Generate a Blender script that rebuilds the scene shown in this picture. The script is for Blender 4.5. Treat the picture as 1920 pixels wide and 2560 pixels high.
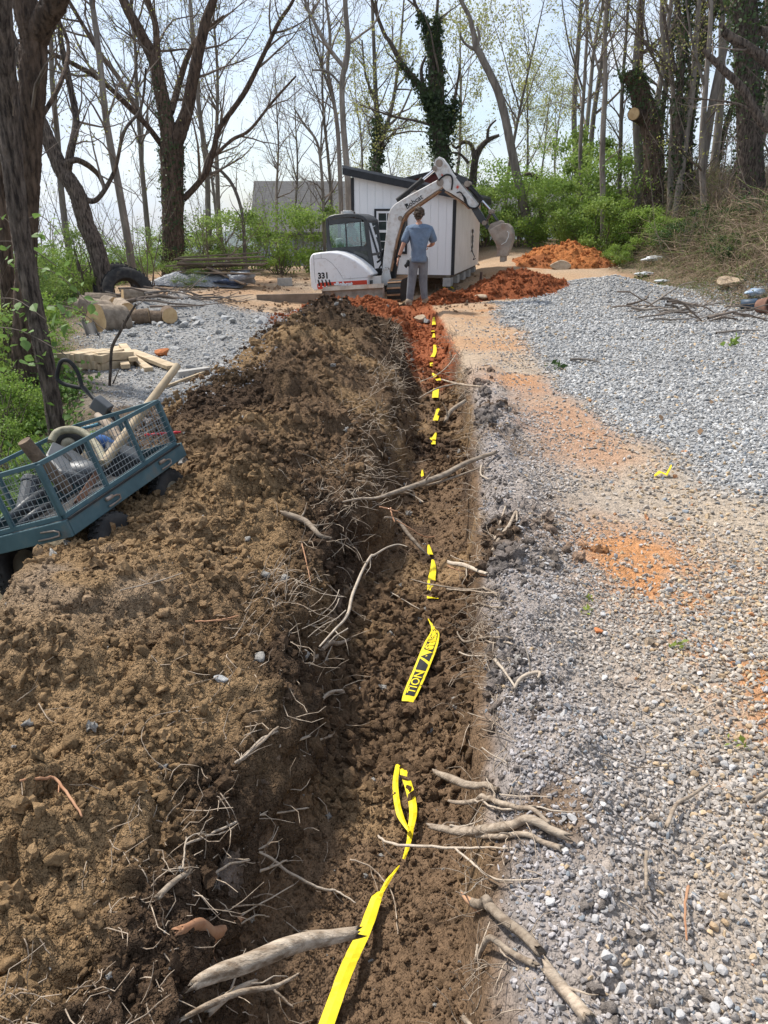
import bpy, bmesh, math, random
import numpy as np
from mathutils import Vector, Matrix, Euler, noise as mnoise
R = math.radians
scene = bpy.context.scene
for o in list(bpy.data.objects): bpy.data.objects.remove(o)

# ---------------------------------------------------------------- camera
FPX, CX, CY = 1850.0, 960.0, 1280.0
CAMH, PITCH = 1.65, R(21.5)
cam_data = bpy.data.cameras.new('camera')
cam_data.sensor_fit = 'VERTICAL'; cam_data.sensor_height = 36.0
cam_data.lens = 36.0 * FPX / 2560.0
cam_data.clip_start = 0.05; cam_data.clip_end = 9000
cam = bpy.data.objects.new('camera', cam_data)
cam.location = (0, 0, CAMH); cam.rotation_euler = (R(90) - PITCH, 0, 0)
scene.collection.objects.link(cam); scene.camera = cam

# ---------------------------------------------------------------- sky, sun, exposure
SUN_EL = R(55); SUN_DIR = Vector((-0.72, 0.55, 0)).normalized()      # horizontal direction TOWARDS the sun
sv = Vector((SUN_DIR.x * math.cos(SUN_EL), SUN_DIR.y * math.cos(SUN_EL), math.sin(SUN_EL)))
world = bpy.data.worlds.new('World'); scene.world = world; world.use_nodes = True
wn = world.node_tree; wn.nodes.clear(); WL = wn.links.new
def WN(t, **k):
    n = wn.nodes.new(t)
    for a, b in k.items(): setattr(n, a, b)
    return n
wo = WN('ShaderNodeOutputWorld'); wb = WN('ShaderNodeBackground'); wb.inputs[1].default_value = 0.13
sky = WN('ShaderNodeTexSky', sky_type='NISHITA', sun_disc=False, sun_elevation=SUN_EL,
         sun_rotation=math.atan2(sv.x, sv.y), altitude=300, air_density=1.0, dust_density=1.5)
tc = WN('ShaderNodeTexCoord')
mp = WN('ShaderNodeMapping'); mp.inputs['Scale'].default_value = (1.6, 1.6, 4.2)
n1 = WN('ShaderNodeTexNoise'); n1.inputs['Scale'].default_value = 1.5; n1.inputs['Detail'].default_value = 7; n1.inputs['Roughness'].default_value = 0.56
n1.inputs['Distortion'].default_value = 0.5
cr = WN('ShaderNodeValToRGB'); cr.color_ramp.elements[0].position = 0.34; cr.color_ramp.elements[1].position = 0.64
cr.color_ramp.elements[0].color = (0.12, 0.12, 0.12, 1); cr.color_ramp.elements[1].color = (1, 1, 1, 1)
n2 = WN('ShaderNodeTexNoise'); n2.inputs['Scale'].default_value = 3.1; n2.inputs['Detail'].default_value = 5
cr2 = WN('ShaderNodeValToRGB'); cr2.color_ramp.elements[0].color = (4.1, 4.9, 6.0, 1); cr2.color_ramp.elements[1].color = (5.6, 5.85, 6.25, 1)
cr2.color_ramp.elements[0].position = 0.33; cr2.color_ramp.elements[1].position = 0.62
mx = WN('ShaderNodeMix', data_type='RGBA')
WL(tc.outputs['Generated'], mp.inputs[0]); WL(mp.outputs[0], n1.inputs[0]); WL(mp.outputs[0], n2.inputs[0])
WL(n1.outputs[0], cr.inputs[0]); WL(n2.outputs[0], cr2.inputs[0])
WL(cr.outputs[0], mx.inputs[0]); WL(sky.outputs[0], mx.inputs[6]); WL(cr2.outputs[0], mx.inputs[7])
WL(mx.outputs[2], wb.inputs[0]); WL(wb.outputs[0], wo.inputs[0])
sd = bpy.data.lights.new('sun', 'SUN'); sd.energy = 4.1; sd.angle = R(4.0); sd.color = (1.0, 0.95, 0.87)
sun = bpy.data.objects.new('sun', sd); scene.collection.objects.link(sun)
sun.rotation_euler = (-sv).to_track_quat('-Z', 'Y').to_euler(); sun.location = (-20, 5, 30)
vs = scene.view_settings
vs.view_transform = 'Standard'; vs.look = 'None'; vs.exposure = 0.52; vs.gamma = 1.0; vs.use_curve_mapping = False
scene.render.engine = 'CYCLES'
scene.cycles.use_denoising = True; scene.cycles.denoiser = 'OPENIMAGEDENOISE'
scene.cycles.max_bounces = 6; scene.cycles.diffuse_bounces = 3; scene.cycles.transparent_max_bounces = 12
# ---------------------------------------------------------------- pixel <-> world
SP, CP = math.sin(PITCH), math.cos(PITCH)
def ray(px, py):
    r = (px - CX) / FPX; u = (CY - py) / FPX
    return Vector((r, CP + u * SP, -SP + u * CP))
def at(px, py, Y):
    d = ray(px, py); t = Y / d.y
    return Vector((d.x * t, Y, CAMH + d.z * t))
def gz(px, py, z=0.0):
    d = ray(px, py); t = (z - CAMH) / d.z
    return Vector((d.x * t, d.y * t, z))
def pxm(Y): return Y / FPX        # about metres per photo pixel at distance Y

# ---------------------------------------------------------------- noise (numpy)
def _hash(ix, iy, iz, seed):
    with np.errstate(over='ignore'):
        h = (ix.astype(np.int64) * 374761393 + iy.astype(np.int64) * 668265263 + iz.astype(np.int64) * 2147483647 + seed * 1274126177) & 0xFFFFFFFF
        h = ((h ^ (h >> 13)) * 1274126177) & 0xFFFFFFFF
        h = (h ^ (h >> 16)) & 0xFFFFFFFF
    return h.astype(np.float64) / 4294967295.0
def vnoise(x, y, z=None, seed=0):
    x = np.asarray(x, float); y = np.asarray(y, float); z = np.zeros_like(x) if z is None else np.asarray(z, float)
    ix, iy, iz = np.floor(x), np.floor(y), np.floor(z)
    fx, fy, fz = x - ix, y - iy, z - iz
    fx = fx * fx * fx * (fx * (fx * 6 - 15) + 10); fy = fy * fy * fy * (fy * (fy * 6 - 15) + 10); fz = fz * fz * (3 - 2 * fz)
    def L(a, b, t): return a + (b - a) * t
    c = [[[_hash(ix + i, iy + j, iz + k, seed) for k in (0, 1)] for j in (0, 1)] for i in (0, 1)] if np.any(fz) else None
    if c is None:
        a = L(_hash(ix, iy, iz, seed), _hash(ix + 1, iy, iz, seed), fx)
        b = L(_hash(ix, iy + 1, iz, seed), _hash(ix + 1, iy + 1, iz, seed), fx)
        return L(a, b, fy) * 2 - 1
    return L(L(L(c[0][0][0], c[1][0][0], fx), L(c[0][1][0], c[1][1][0], fx), fy),
             L(L(c[0][0][1], c[1][0][1], fx), L(c[0][1][1], c[1][1][1], fx), fy), fz) * 2 - 1
def fbm(x, y, z=None, f=1.0, o=4, g=0.5, seed=0):
    s = 0; a = 1.0; n = 0
    for k in range(o):
        s = s + a * vnoise(np.asarray(x) * f + k * 17.3, np.asarray(y) * f - k * 9.1, None if z is None else np.asarray(z) * f, seed + k)
        n += a; a *= g; f *= 2.03
    return s / n
def worley(x, y, f, seed=0):
    x = np.asarray(x) * f; y = np.asarray(y) * f
    ix, iy = np.floor(x), np.floor(y); d = np.full(x.shape, 9.0)
    for i in (-1, 0, 1):
        for j in (-1, 0, 1):
            cx = ix + i + _hash(ix + i, iy + j, ix * 0, seed); cy = iy + j + _hash(ix + i, iy + j, ix * 0 + 7, seed)
            d = np.minimum(d, (cx - x) ** 2 + (cy - y) ** 2)
    return np.sqrt(d)
def sst(a, b, x):
    t = np.clip((np.asarray(x, float) - a) / (b - a), 0, 1); return t * t * (3 - 2 * t)

# ---------------------------------------------------------------- scene bookkeeping
COL = scene.collection
def tag(o, label=None, cat=None, group=None, kind=None):
    if label: o['label'] = label
    if cat: o['category'] = cat
    if group: o['group'] = group
    if kind: o['kind'] = kind
    return o
def empty(name, loc=(0, 0, 0), rot=(0, 0, 0), label=None, cat=None, group=None):
    o = bpy.data.objects.new(name, None); COL.objects.link(o)
    o.location = loc; o.rotation_euler = rot; o.empty_display_size = 0.2
    return tag(o, label, cat, group)
def mesh_obj(name, v, f, mat=None, parent=None, smooth=False, loc=None):
    me = bpy.data.meshes.new(name)
    me.from_pydata([tuple(p) for p in v] if not isinstance(v, np.ndarray) else v.tolist(), [], f if not isinstance(f, np.ndarray) else f.tolist())
    if smooth: me.polygons.foreach_set('use_smooth', [True] * len(me.polygons))
    o = bpy.data.objects.new(name, me); COL.objects.link(o)
    if mat is not None:
        me.materials.append(mat)
    if parent is not None: o.parent = parent
    if loc is not None: o.location = loc
    me.update()
    return o
def fast_mesh(name, v, f, mat=None, parent=None, smooth=False, nv=None):
    """numpy arrays: v (N,3), f (M,k)"""
    me = bpy.data.meshes.new(name); v = np.asarray(v, np.float32); f = np.asarray(f, np.int32); k = f.shape[1]
    me.vertices.add(len(v)); me.vertices.foreach_set('co', v.ravel())
    me.loops.add(f.size); me.loops.foreach_set('vertex_index', f.ravel())
    me.polygons.add(len(f)); me.polygons.foreach_set('loop_start', np.arange(0, f.size, k, dtype=np.int32))
    if smooth: me.polygons.foreach_set('use_smooth', np.ones(len(f), bool))
    me.update(calc_edges=True)
    o = bpy.data.objects.new(name, me); COL.objects.link(o)
    if mat is not None: me.materials.append(mat)
    if parent is not None: o.parent = parent
    return o
def set_col(o, c, name='Col'):
    a = o.data.attributes.new(name, 'FLOAT_COLOR', 'POINT')
    c = np.asarray(c, np.float32)
    if c.shape[1] == 3: c = np.hstack([c, np.ones((len(c), 1), np.float32)])
    a.data.foreach_set('color', c.ravel())
def copy_tree(o, parent=None):
    c = o.copy(); COL.objects.link(c); c.parent = parent
    for ch in o.children: copy_tree(ch, c)
    return c

class MB:
    """collects shapes into one mesh"""
    def __init__(s): s.v = []; s.f = []
    def add(s, vs, fs):
        n = len(s.v); s.v += [tuple(p) for p in vs]; s.f += [tuple(i + n for i in q) for q in fs]; return s
    def box(s, c, size, rot=None, taper=1.0):
        hx, hy, hz = size[0] / 2, size[1] / 2, size[2] / 2
        vs = [Vector((x * (taper if z > 0 else 1), y * (taper if z > 0 else 1), z)) for z in (-hz, hz) for x, y in ((-hx, -hy), (hx, -hy), (hx, hy), (-hx, hy))]
        if rot is not None:
            m = rot if isinstance(rot, Matrix) else Euler(rot).to_matrix()
            vs = [m @ p for p in vs]
        c = Vector(c)
        return s.add([p + c for p in vs], [(3, 2, 1, 0), (4, 5, 6, 7), (0, 1, 5, 4), (1, 2, 6, 5), (2, 3, 7, 6), (3, 0, 4, 7)])
    def bar(s, a, b, w, h, up=(0, 0, 1)):
        a = Vector(a); b = Vector(b); d = b - a; L = d.length
        if L < 1e-6: return s
        x = d / L; u = Vector(up)
        if abs(x.dot(u)) > 0.98: u = Vector((0, 1, 0))
        y = u.cross(x).normalized(); z = x.cross(y)
        m = Matrix((x, y, z)).transposed()
        return s.box((a + b) / 2, (L, w, h), m)
    def tube(s, pts, r, n=8, cap=True):
        pts = [Vector(p) for p in pts]; rs = r if isinstance(r, (list, tuple)) else [r] * len(pts)
        vs = []; fs = []; prev = None
        for i, p in enumerate(pts):
            t = (pts[min(i + 1, len(pts) - 1)] - pts[max(i - 1, 0)])
            if t.length < 1e-9: t = Vector((0, 0, 1))
            t.normalize()
            if prev is None:
                a = Vector((0, 0, 1)) if abs(t.z) < 0.9 else Vector((1, 0, 0))
                u = t.cross(a).normalized()
            else:
                u = (prev - t * prev.dot(t))
                u = u.normalized() if u.length > 1e-6 else t.orthogonal().normalized()
            prev = u; w = t.cross(u)
            for k in range(n):
                a = 2 * math.pi * k / n
                vs.append(p + (u * math.cos(a) + w * math.sin(a)) * rs[i])
        for i in range(len(pts) - 1):
            for k in range(n):
                k2 = (k + 1) % n
                fs.append((i * n + k, i * n + k2, (i + 1) * n + k2, (i + 1) * n + k))
        if cap:
            fs.append(tuple(reversed(range(n)))); fs.append(tuple(range((len(pts) - 1) * n, len(pts) * n)))
        return s.add(vs, fs)
    def cyl(s, a, b, r, n=12, r2=None): return s.tube([a, b], [r, r if r2 is None else r2], n)
    def prism(s, poly, y0, y1, plane='xz'):
        """extrude a 2-D polygon (x,z) between y0 and y1"""
        n = len(poly)
        def P(p, y): return (p[0], y, p[1]) if plane == 'xz' else ((p[0], p[1], y) if plane == 'xy' else (y, p[0], p[1]))
        return s.add([P(p, y0) for p in poly] + [P(p, y1) for p in poly],
                     [tuple(range(n)), tuple(reversed(range(n, 2 * n)))] + [((i + 1) % n, i, n + i, n + (i + 1) % n) for i in range(n)])
    def lathe(s, prof, n=24, axis='z', center=(0, 0, 0)):
        """prof = [(radius, height)] closed ring if the ends match"""
        vs = []; fs = []; c = Vector(center); m = len(prof)
        for k in range(n):
            a = 2 * math.pi * k / n; ca, sa = math.cos(a), math.sin(a)
            for r, h in prof:
                p = {'z': (r * ca, r * sa, h), 'y': (r * ca, h, r * sa), 'x': (h, r * ca, r * sa)}[axis]
                vs.append(c + Vector(p))
        for k in range(n):
            k2 = (k + 1) % n
            for i in range(m - 1): fs.append((k * m + i, k2 * m + i, k2 * m + i + 1, k * m + i + 1))
        return s.add(vs, fs)
    def blob(s, c, r, sub=2, amp=0.2, seed=0, sq=(1, 1, 1), f=1.5):
        bm = bmesh.new(); bmesh.ops.create_icosphere(bm, subdivisions=sub, radius=1)
        vs = []
        for v in bm.verts:
            n = mnoise.fractal(v.co * f + Vector((seed * 3.7, seed * 1.3, -seed)), 1.0, 2.0, 3)
            p = v.co * (1 + amp * n); vs.append(Vector((p.x * r * sq[0], p.y * r * sq[1], p.z * r * sq[2])) + Vector(c))
        s.add(vs, [[v.index for v in f.verts] for f in bm.faces]); bm.free(); return s
    def xform(s, m): s.v = [tuple(m @ Vector(p)) for p in s.v]; return s
    def build(s, name, mat=None, parent=None, smooth=False, bevel=0, seg=2, angle=None):
        o = mesh_obj(name, s.v, s.f, mat, parent, smooth)
        if bevel:
            b = o.modifiers.new('bevel', 'BEVEL'); b.width = bevel; b.segments = seg; b.limit_method = 'ANGLE'; b.angle_limit = R(35)
            bm = bmesh.new(); bm.from_mesh(o.data); bmesh.ops.recalc_face_normals(bm, faces=bm.faces); bm.to_mesh(o.data); bm.free()
        if angle: smooth_by_angle(o.data, angle)
        return o
def smooth_by_angle(me, deg):
    me.polygons.foreach_set('use_smooth', [True] * len(me.polygons))
    bm = bmesh.new(); bm.from_mesh(me)
    for e in bm.edges:
        if len(e.link_faces) == 2 and e.calc_face_angle(0) > R(deg): e.smooth = False
    bm.to_mesh(me); bm.free()

# ---------------------------------------------------------------- materials
MATS = {}
class NT:
    def __init__(s, m): s.t = m.node_tree; s.n = s.t.nodes; s.l = s.t.links.new
    def new(s, t, **k):
        n = s.n.new(t)
        for a, b in k.items():
            if a.startswith('i_'): n.inputs[a[2:].replace('_', ' ')].default_value = b
            else: setattr(n, a, b)
        return n
def material(name, col=(0.5, 0.5, 0.5), col2=None, rough=0.8, metal=0.0, scale=8.0, detail=5.0, bump=0.0, bscale=None, bdist=0.01, attr=None, inst=False,
             stretch=(1, 1, 1), spec=0.3, ramp=(0.35, 0.65), vary=0.0, coat=0.0, trans=0.0, dirt=None, dirt_amt=0.5, dirt_scale=3.0, coord='Object'):
    if name in MATS: return MATS[name]
    m = bpy.data.materials.new(name); m.use_nodes = True; N = NT(m); N.n.clear()
    out = N.new('ShaderNodeOutputMaterial'); b = N.new('ShaderNodeBsdfPrincipled')
    b.inputs['Roughness'].default_value = rough; b.inputs['Metallic'].default_value = metal; b.inputs['Specular IOR Level'].default_value = spec
    b.inputs['Coat Weight'].default_value = coat
    t = N.new('ShaderNodeTexCoord'); mp = N.new('ShaderNodeMapping'); mp.inputs['Scale'].default_value = stretch
    N.l(t.outputs[coord], mp.inputs[0]); vec = mp.outputs[0]
    colsock = None
    if attr:
        a = N.new('ShaderNodeAttribute'); a.attribute_name = attr; a.attribute_type = 'INSTANCER' if inst else 'GEOMETRY'; colsock = a.outputs['Color']
    nz = N.new('ShaderNodeTexNoise'); nz.inputs['Scale'].default_value = scale; nz.inputs['Detail'].default_value = detail; nz.inputs['Roughness'].default_value = 0.62
    N.l(vec, nz.inputs[0])
    rp = N.new('ShaderNodeValToRGB'); rp.color_ramp.elements[0].position = ramp[0]; rp.color_ramp.elements[1].position = ramp[1]
    N.l(nz.outputs[0], rp.inputs[0])
    if attr:
        v = vary or 0.3
        rp.color_ramp.elements[0].color = (1 - v,) * 3 + (1,); rp.color_ramp.elements[1].color = (1 + v,) * 3 + (1,)
        mu = N.new('ShaderNodeMix', data_type='RGBA', blend_type='MULTIPLY'); mu.inputs[0].default_value = 1
        N.l(colsock, mu.inputs[6]); N.l(rp.outputs[0], mu.inputs[7]); colsock = mu.outputs[2]
    else:
        c2 = col2 or col
        rp.color_ramp.elements[0].color = (*col, 1); rp.color_ramp.elements[1].color = (*c2, 1); colsock = rp.outputs[0]
    if vary and not attr:
        oi = N.new('ShaderNodeObjectInfo'); hs = N.new('ShaderNodeHueSaturation'); mr = N.new('ShaderNodeMapRange')
        mr.inputs[3].default_value = 1 - vary; mr.inputs[4].default_value = 1 + vary
        N.l(oi.outputs['Random'], mr.inputs[0]); N.l(mr.outputs[0], hs.inputs['Value']); N.l(colsock, hs.inputs['Color']); colsock = hs.outputs[0]
    if dirt:
        dn = N.new('ShaderNodeTexNoise'); dn.inputs['Scale'].default_value = dirt_scale; dn.inputs['Detail'].default_value = 8; dn.inputs['Roughness'].default_value = 0.7
        N.l(t.outputs[coord], dn.inputs[0])
        dr = N.new('ShaderNodeValToRGB'); dr.color_ramp.elements[0].position = 0.65 - 0.35 * dirt_amt; dr.color_ramp.elements[1].position = 0.85 - 0.35 * dirt_amt
        N.l(dn.outputs[0], dr.inputs[0]); dm = N.new('ShaderNodeMix', data_type='RGBA'); dm.inputs[7].default_value = (*dirt, 1)
        ml = N.new('ShaderNodeMath', operation='MULTIPLY'); ml.inputs[1].default_value = min(1, 0.4 + dirt_amt * 0.6); N.l(dr.outputs[0], ml.inputs[0])
        N.l(ml.outputs[0], dm.inputs[0]); N.l(colsock, dm.inputs[6]); colsock = dm.outputs[2]
    N.l(colsock, b.inputs['Base Color'])
    if bump:
        bn = N.new('ShaderNodeTexNoise'); bn.inputs['Scale'].default_value = bscale or scale * 2; bn.inputs['Detail'].default_value = 6; bn.inputs['Roughness'].default_value = 0.65
        N.l(vec, bn.inputs[0]); bu = N.new('ShaderNodeBump'); bu.inputs['Strength'].default_value = bump; bu.inputs['Distance'].default_value = bdist
        N.l(bn.outputs[0], bu.inputs['Height']); N.l(bu.outputs[0], b.inputs['Normal'])
    sh = b.outputs[0]
    if trans:
        tr = N.new('ShaderNodeBsdfTranslucent'); N.l(colsock, tr.inputs[0]); ms = N.new('ShaderNodeMixShader'); ms.inputs[0].default_value = trans
        N.l(sh, ms.inputs[1]); N.l(tr.outputs[0], ms.inputs[2]); sh = ms.outputs[0]
    N.l(sh, out.inputs[0]); MATS[name] = m
    return m
def glass_mat(name, tint=(0.75, 0.85, 0.82), mix=0.35):
    if name in MATS: return MATS[name]
    m = bpy.data.materials.new(name); m.use_nodes = True; N = NT(m); N.n.clear()
    out = N.new('ShaderNodeOutputMaterial'); g = N.new('ShaderNodeBsdfGlossy'); g.inputs['Roughness'].default_value = 0.04
    g.inputs['Color'].default_value = (0.9, 0.95, 1, 1)
    tr = N.new('ShaderNodeBsdfTransparent'); tr.inputs[0].default_value = (*tint, 1)
    fr = N.new('ShaderNodeFresnel'); fr.inputs[0].default_value = 1.45; ad = N.new('ShaderNodeMath', operation='ADD'); ad.inputs[1].default_value = mix * 0.2
    ms = N.new('ShaderNodeMixShader'); N.l(fr.outputs[0], ad.inputs[0]); N.l(ad.outputs[0], ms.inputs[0]); N.l(tr.outputs[0], ms.inputs[1]); N.l(g.outputs[0], ms.inputs[2])
    N.l(ms.outputs[0], out.inputs[0]); MATS[name] = m
    return m

# ---------------------------------------------------------------- instanced stuff (gravel, clods, leaves nobody could count)
def proto_collection(name, objs):
    c = bpy.data.collections.new(name)
    for k, o in enumerate(objs):
        for u in list(o.users_collection): u.objects.unlink(o)
        o.name = '%s_%02d' % (name, k); c.objects.link(o)
    return c
def scatter(name, pts, rot, scl, idx, col, coll, label, cat=None, parent=None):
    n = len(pts); me = bpy.data.meshes.new(name); me.vertices.add(n); me.vertices.foreach_set('co', np.asarray(pts, np.float32).ravel())
    for an, ty, fld, d in (('rot', 'FLOAT_VECTOR', 'vector', rot), ('scl', 'FLOAT_VECTOR', 'vector', scl)):
        a = me.attributes.new(an, ty, 'POINT'); a.data.foreach_set(fld, np.asarray(d, np.float32).ravel())
    a = me.attributes.new('pick', 'INT', 'POINT'); a.data.foreach_set('value', np.asarray(idx, np.int32))
    a = me.attributes.new('col', 'FLOAT_COLOR', 'POINT'); a.data.foreach_set('color', np.hstack([np.asarray(col, np.float32), np.ones((n, 1), np.float32)]).ravel())
    o = bpy.data.objects.new(name, me); COL.objects.link(o); o.parent = parent
    g = bpy.data.node_groups.new(name + '_nodes', 'GeometryNodeTree')
    g.interface.new_socket('Geometry', in_out='INPUT', socket_type='NodeSocketGeometry'); g.interface.new_socket('Geometry', in_out='OUTPUT', socket_type='NodeSocketGeometry')
    gi = g.nodes.new('NodeGroupInput'); go = g.nodes.new('NodeGroupOutput'); ip = g.nodes.new('GeometryNodeInstanceOnPoints')
    ci = g.nodes.new('GeometryNodeCollectionInfo'); ci.inputs[0].default_value = coll; ci.inputs['Separate Children'].default_value = True; ci.inputs['Reset Children'].default_value = True
    def na(nm, ty):
        q = g.nodes.new('GeometryNodeInputNamedAttribute'); q.data_type = ty; q.inputs[0].default_value = nm; return q.outputs[0]
    e2r = g.nodes.new('FunctionNodeEulerToRotation'); g.links.new(na('rot', 'FLOAT_VECTOR'), e2r.inputs[0])
    g.links.new(gi.outputs[0], ip.inputs['Points']); g.links.new(ci.outputs[0], ip.inputs['Instance']); ip.inputs['Pick Instance'].default_value = True
    g.links.new(na('pick', 'INT'), ip.inputs['Instance Index']); g.links.new(e2r.outputs[0], ip.inputs['Rotation']); g.links.new(na('scl', 'FLOAT_VECTOR'), ip.inputs['Scale'])
    g.links.new(ip.outputs[0], go.inputs[0])
    md = o.modifiers.new('scatter', 'NODES'); md.node_group = g
    return tag(o, label, cat, None, 'stuff')
# ---------------------------------------------------------------- terrain shape
def I(y, ys, vs): return np.interp(y, ys, vs)
def lip_r(y): return I(y, [0, 1.1, 2.42, 4.4, 7.2, 10, 13.5, 16.5, 18], [0.08, 0.23, 0.39, 0.60, 0.88, 0.98, 1.05, 1.0, 1.0])
def lip_l(y): return lip_r(y) - I(y, [0, 1.5, 3, 6, 18], [0.74, 0.74, 0.76, 0.72, 0.66])
def tr_depth(y): return I(y, [0, 3, 9, 13, 15.6, 16.8], [0.46, 0.46, 0.42, 0.36, 0.28, 0.0])
def base_h(x, y):
    x = np.asarray(x, float); y = np.asarray(y, float)
    z = np.zeros_like(x + y)
    xe = I(y, [0, 2, 4, 6.5, 9, 14, 20, 26, 40, 80], [-1.2, -1.25, -1.5, -2.4, -3.9, -6.4, -8.4, -10, -13, -20])
    d = np.clip(xe - x, 0, None)
    z = z - np.minimum(0.50 * d, 0.75 + 0.22 * d) * sst(0, 0.5, d)
    xr = I(y, [0, 10, 14, 17, 22, 28, 40, 80], [16, 11, 8.4, 6.8, 7.0, 7.2, 8.5, 10])
    d2 = np.clip(x - xr, 0, None)
    z = z + 1.9 * sst(0, 3.6, d2) + 0.10 * np.clip(d2 - 3.6, 0, 20)
    z = z - 0.42 * np.exp(-((x + 1.3) / 2.2) ** 2 - ((y - 18.2) / 1.9) ** 2)             # hollow the digger stands in
    z = z + 0.085 * np.clip(y - 19, 0, 14) * sst(1.5, 4.0, x)                                # rise behind the shed
    far = np.clip(y - 30, 0, None); side = 1 - sst(2, 14, x - 0.12 * (y - 30))
    z = z - side * np.minimum(0.11 * far + 0.0012 * far ** 2, 46)
    z = z - (1 - side) * np.minimum(0.02 * far, 6) - (1 - side) * 44 * sst(90, 400, y)
    hill = 185 * sst(2100, 3300, y) * (0.75 + 0.35 * fbm(x, y, f=1 / 700., o=3, seed=5)) + 30 * sst(500, 1500, y) * fbm(x, y, f=1 / 350., o=3, seed=9)
    z = z + hill
    z = z + 0.05 * fbm(x, y, f=0.45, o=3, seed=3) * sst(2.5, 6, np.abs(x) + y) 
    return z
def gravel_w(x, y):       # light grey crushed stone on the right
    bx = I(y, [0, 3.9, 4.4, 4.95, 6.55, 8.5, 10, 14.3, 17, 18], [4.0, 2.8, 2.35, 2.05, 1.8, 1.95, 2.05, 2.2, 2.35, 2.6])
    w = sst(-0.25, 0.3, x - bx + 0.28 * fbm(x, y, f=0.9, o=3, seed=41))
    top = I(x, [1, 3, 4.5, 6, 7, 9, 12], [16.2, 17.2, 19.5, 21.5, 20, 16, 14])
    return w * (1 - sst(-0.5, 0.4, y - top + 0.6 * fbm(x, y, f=0.7, o=2, seed=42)))
def gravel_left(x, y):
    xe = I(y, [0, 6.5, 9, 14, 16, 18], [-2.2, -2.4, -3.9, -5.6, -5.0, -3])
    return sst(-0.3, 0.5, x - xe + 0.3 * fbm(x, y, f=1.1, o=3, seed=44)) * (1 - sst(-1.8, -0.9, x)) * sst(6.2, 7.0, y) * (1 - sst(13.6, 15.5, y + 0.5 * fbm(x, y, f=0.8, o=2, seed=45)))
HEAP_Y = (-1.6, 16.3)
def ground_h(x, y):
    x = np.asarray(x, float); y = np.asarray(y, float)
    z = base_h(x, y)
    nr = 0.05 * fbm(y, y * 0, f=1.6, o=4, g=.55, seed=11)
    nl = 0.09 * fbm(y, y * 0, f=1.7, o=4, seed=12)
    a = lip_r(y) + nr; b = lip_l(y) + nl
    dep = tr_depth(y)
    # slumped rim to the right
    e = x - a
    z = z + (0.075 + 0.06 * fbm(x, y, f=2.6, o=3, seed=21) + 0.05 * (0.5 - worley(x, y, 7, 25))) * np.exp(-((e - 0.22) / 0.16) ** 2) * (dep > 0.02) * (1 - sst(5, 11, y))
    z = z - 0.06 * (1 - sst(0.0, 0.10, e)) * (e > -0.02) * sst(0.1, 0.3, dep)
    z = z + (0.035 * fbm(x, y, f=3.2, o=4, seed=22) + 0.03 * (0.5 - worley(x, y, 8, 24)) * (y < 8)) * np.exp(-np.clip(e - 0.3, 0, 9) / 0.5) + 0.010 * fbm(x, y, f=7, o=3, seed=23)
    wall = sst(-0.075, -0.005, e)
    inside = (1 - wall) * sst(-0.16, 0.14, x - b) * sst(0.0, 0.05, dep)
    mid = (x - 0.5 * (a + b)) / 0.3
    fl = -dep + 0.06 * mid ** 2 + 0.06 * fbm(x, y, f=2.6, o=4, seed=31) + 0.035 * (0.5 - worley(x, y, 9, 3)) + 0.016 * (0.5 - worley(x, y, 21, 4)) + 0.008 * fbm(x, y, f=40, o=2, seed=36)
    fl = fl + 0.06 * sst(0.30, 1.0, mid) * (0.5 + fbm(x, y, f=3, o=3, seed=33)) * (y < 15)    # loose soil banked against the right wall
    z = z * (1 - inside) + (z * 0.3 + fl) * inside
    sh_ = (lip_l(y) - x) / heap_w(y); z = z - 0.32 * sst(0.02, 0.12, sh_) * sst(1.0, 0.88, sh_) * (y < HEAP_Y[1] - .4) * (y > HEAP_Y[0])
    # gravel hump and soft ruts on the right
    z = z + 0.38 * np.exp(-((x - 5.3) / 1.5) ** 2 - ((y - 18.3) / 1.5) ** 2) * (1 + 0.3 * fbm(x, y, f=1.5, o=3, seed=51))
    z = z + 0.02 * fbm(x, y, f=1.4, o=3, seed=52) * gravel_w(x, y)
    # small rise of brush and rubble on the left
    z = z + 0.35 * np.exp(-((x + 3.9) / 1.1) ** 2 - ((y - 14.2) / 0.9) ** 2) * (1 + 0.4 * fbm(x, y, f=2.5, o=3, seed=53))
    return z
def heap_w(y): return I(y, [0, 1, 2, 2.6, 3.2, 4, 4.6, 5.5, 6.5, 8, 11, 14, 16.3], [1.2, 1.2, 1.25, 1.28, 1.38, 1.48, 1.55, 1.8, 2.0, 2.1, 1.95, 2.2, 1.8])
def heap_top(y): return I(y, [0, 1.2, 2, 2.8, 3.4, 4.5, 5.5, 6.8, 8, 10, 12, 13.2, 14.5, 15.6, 16.3], [0.10, 0.13, 0.19, 0.30, 0.25, 0.31, 0.36, 0.42, 0.42, 0.37, 0.32, 0.18, 0.14, 0.10, 0.0])
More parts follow.
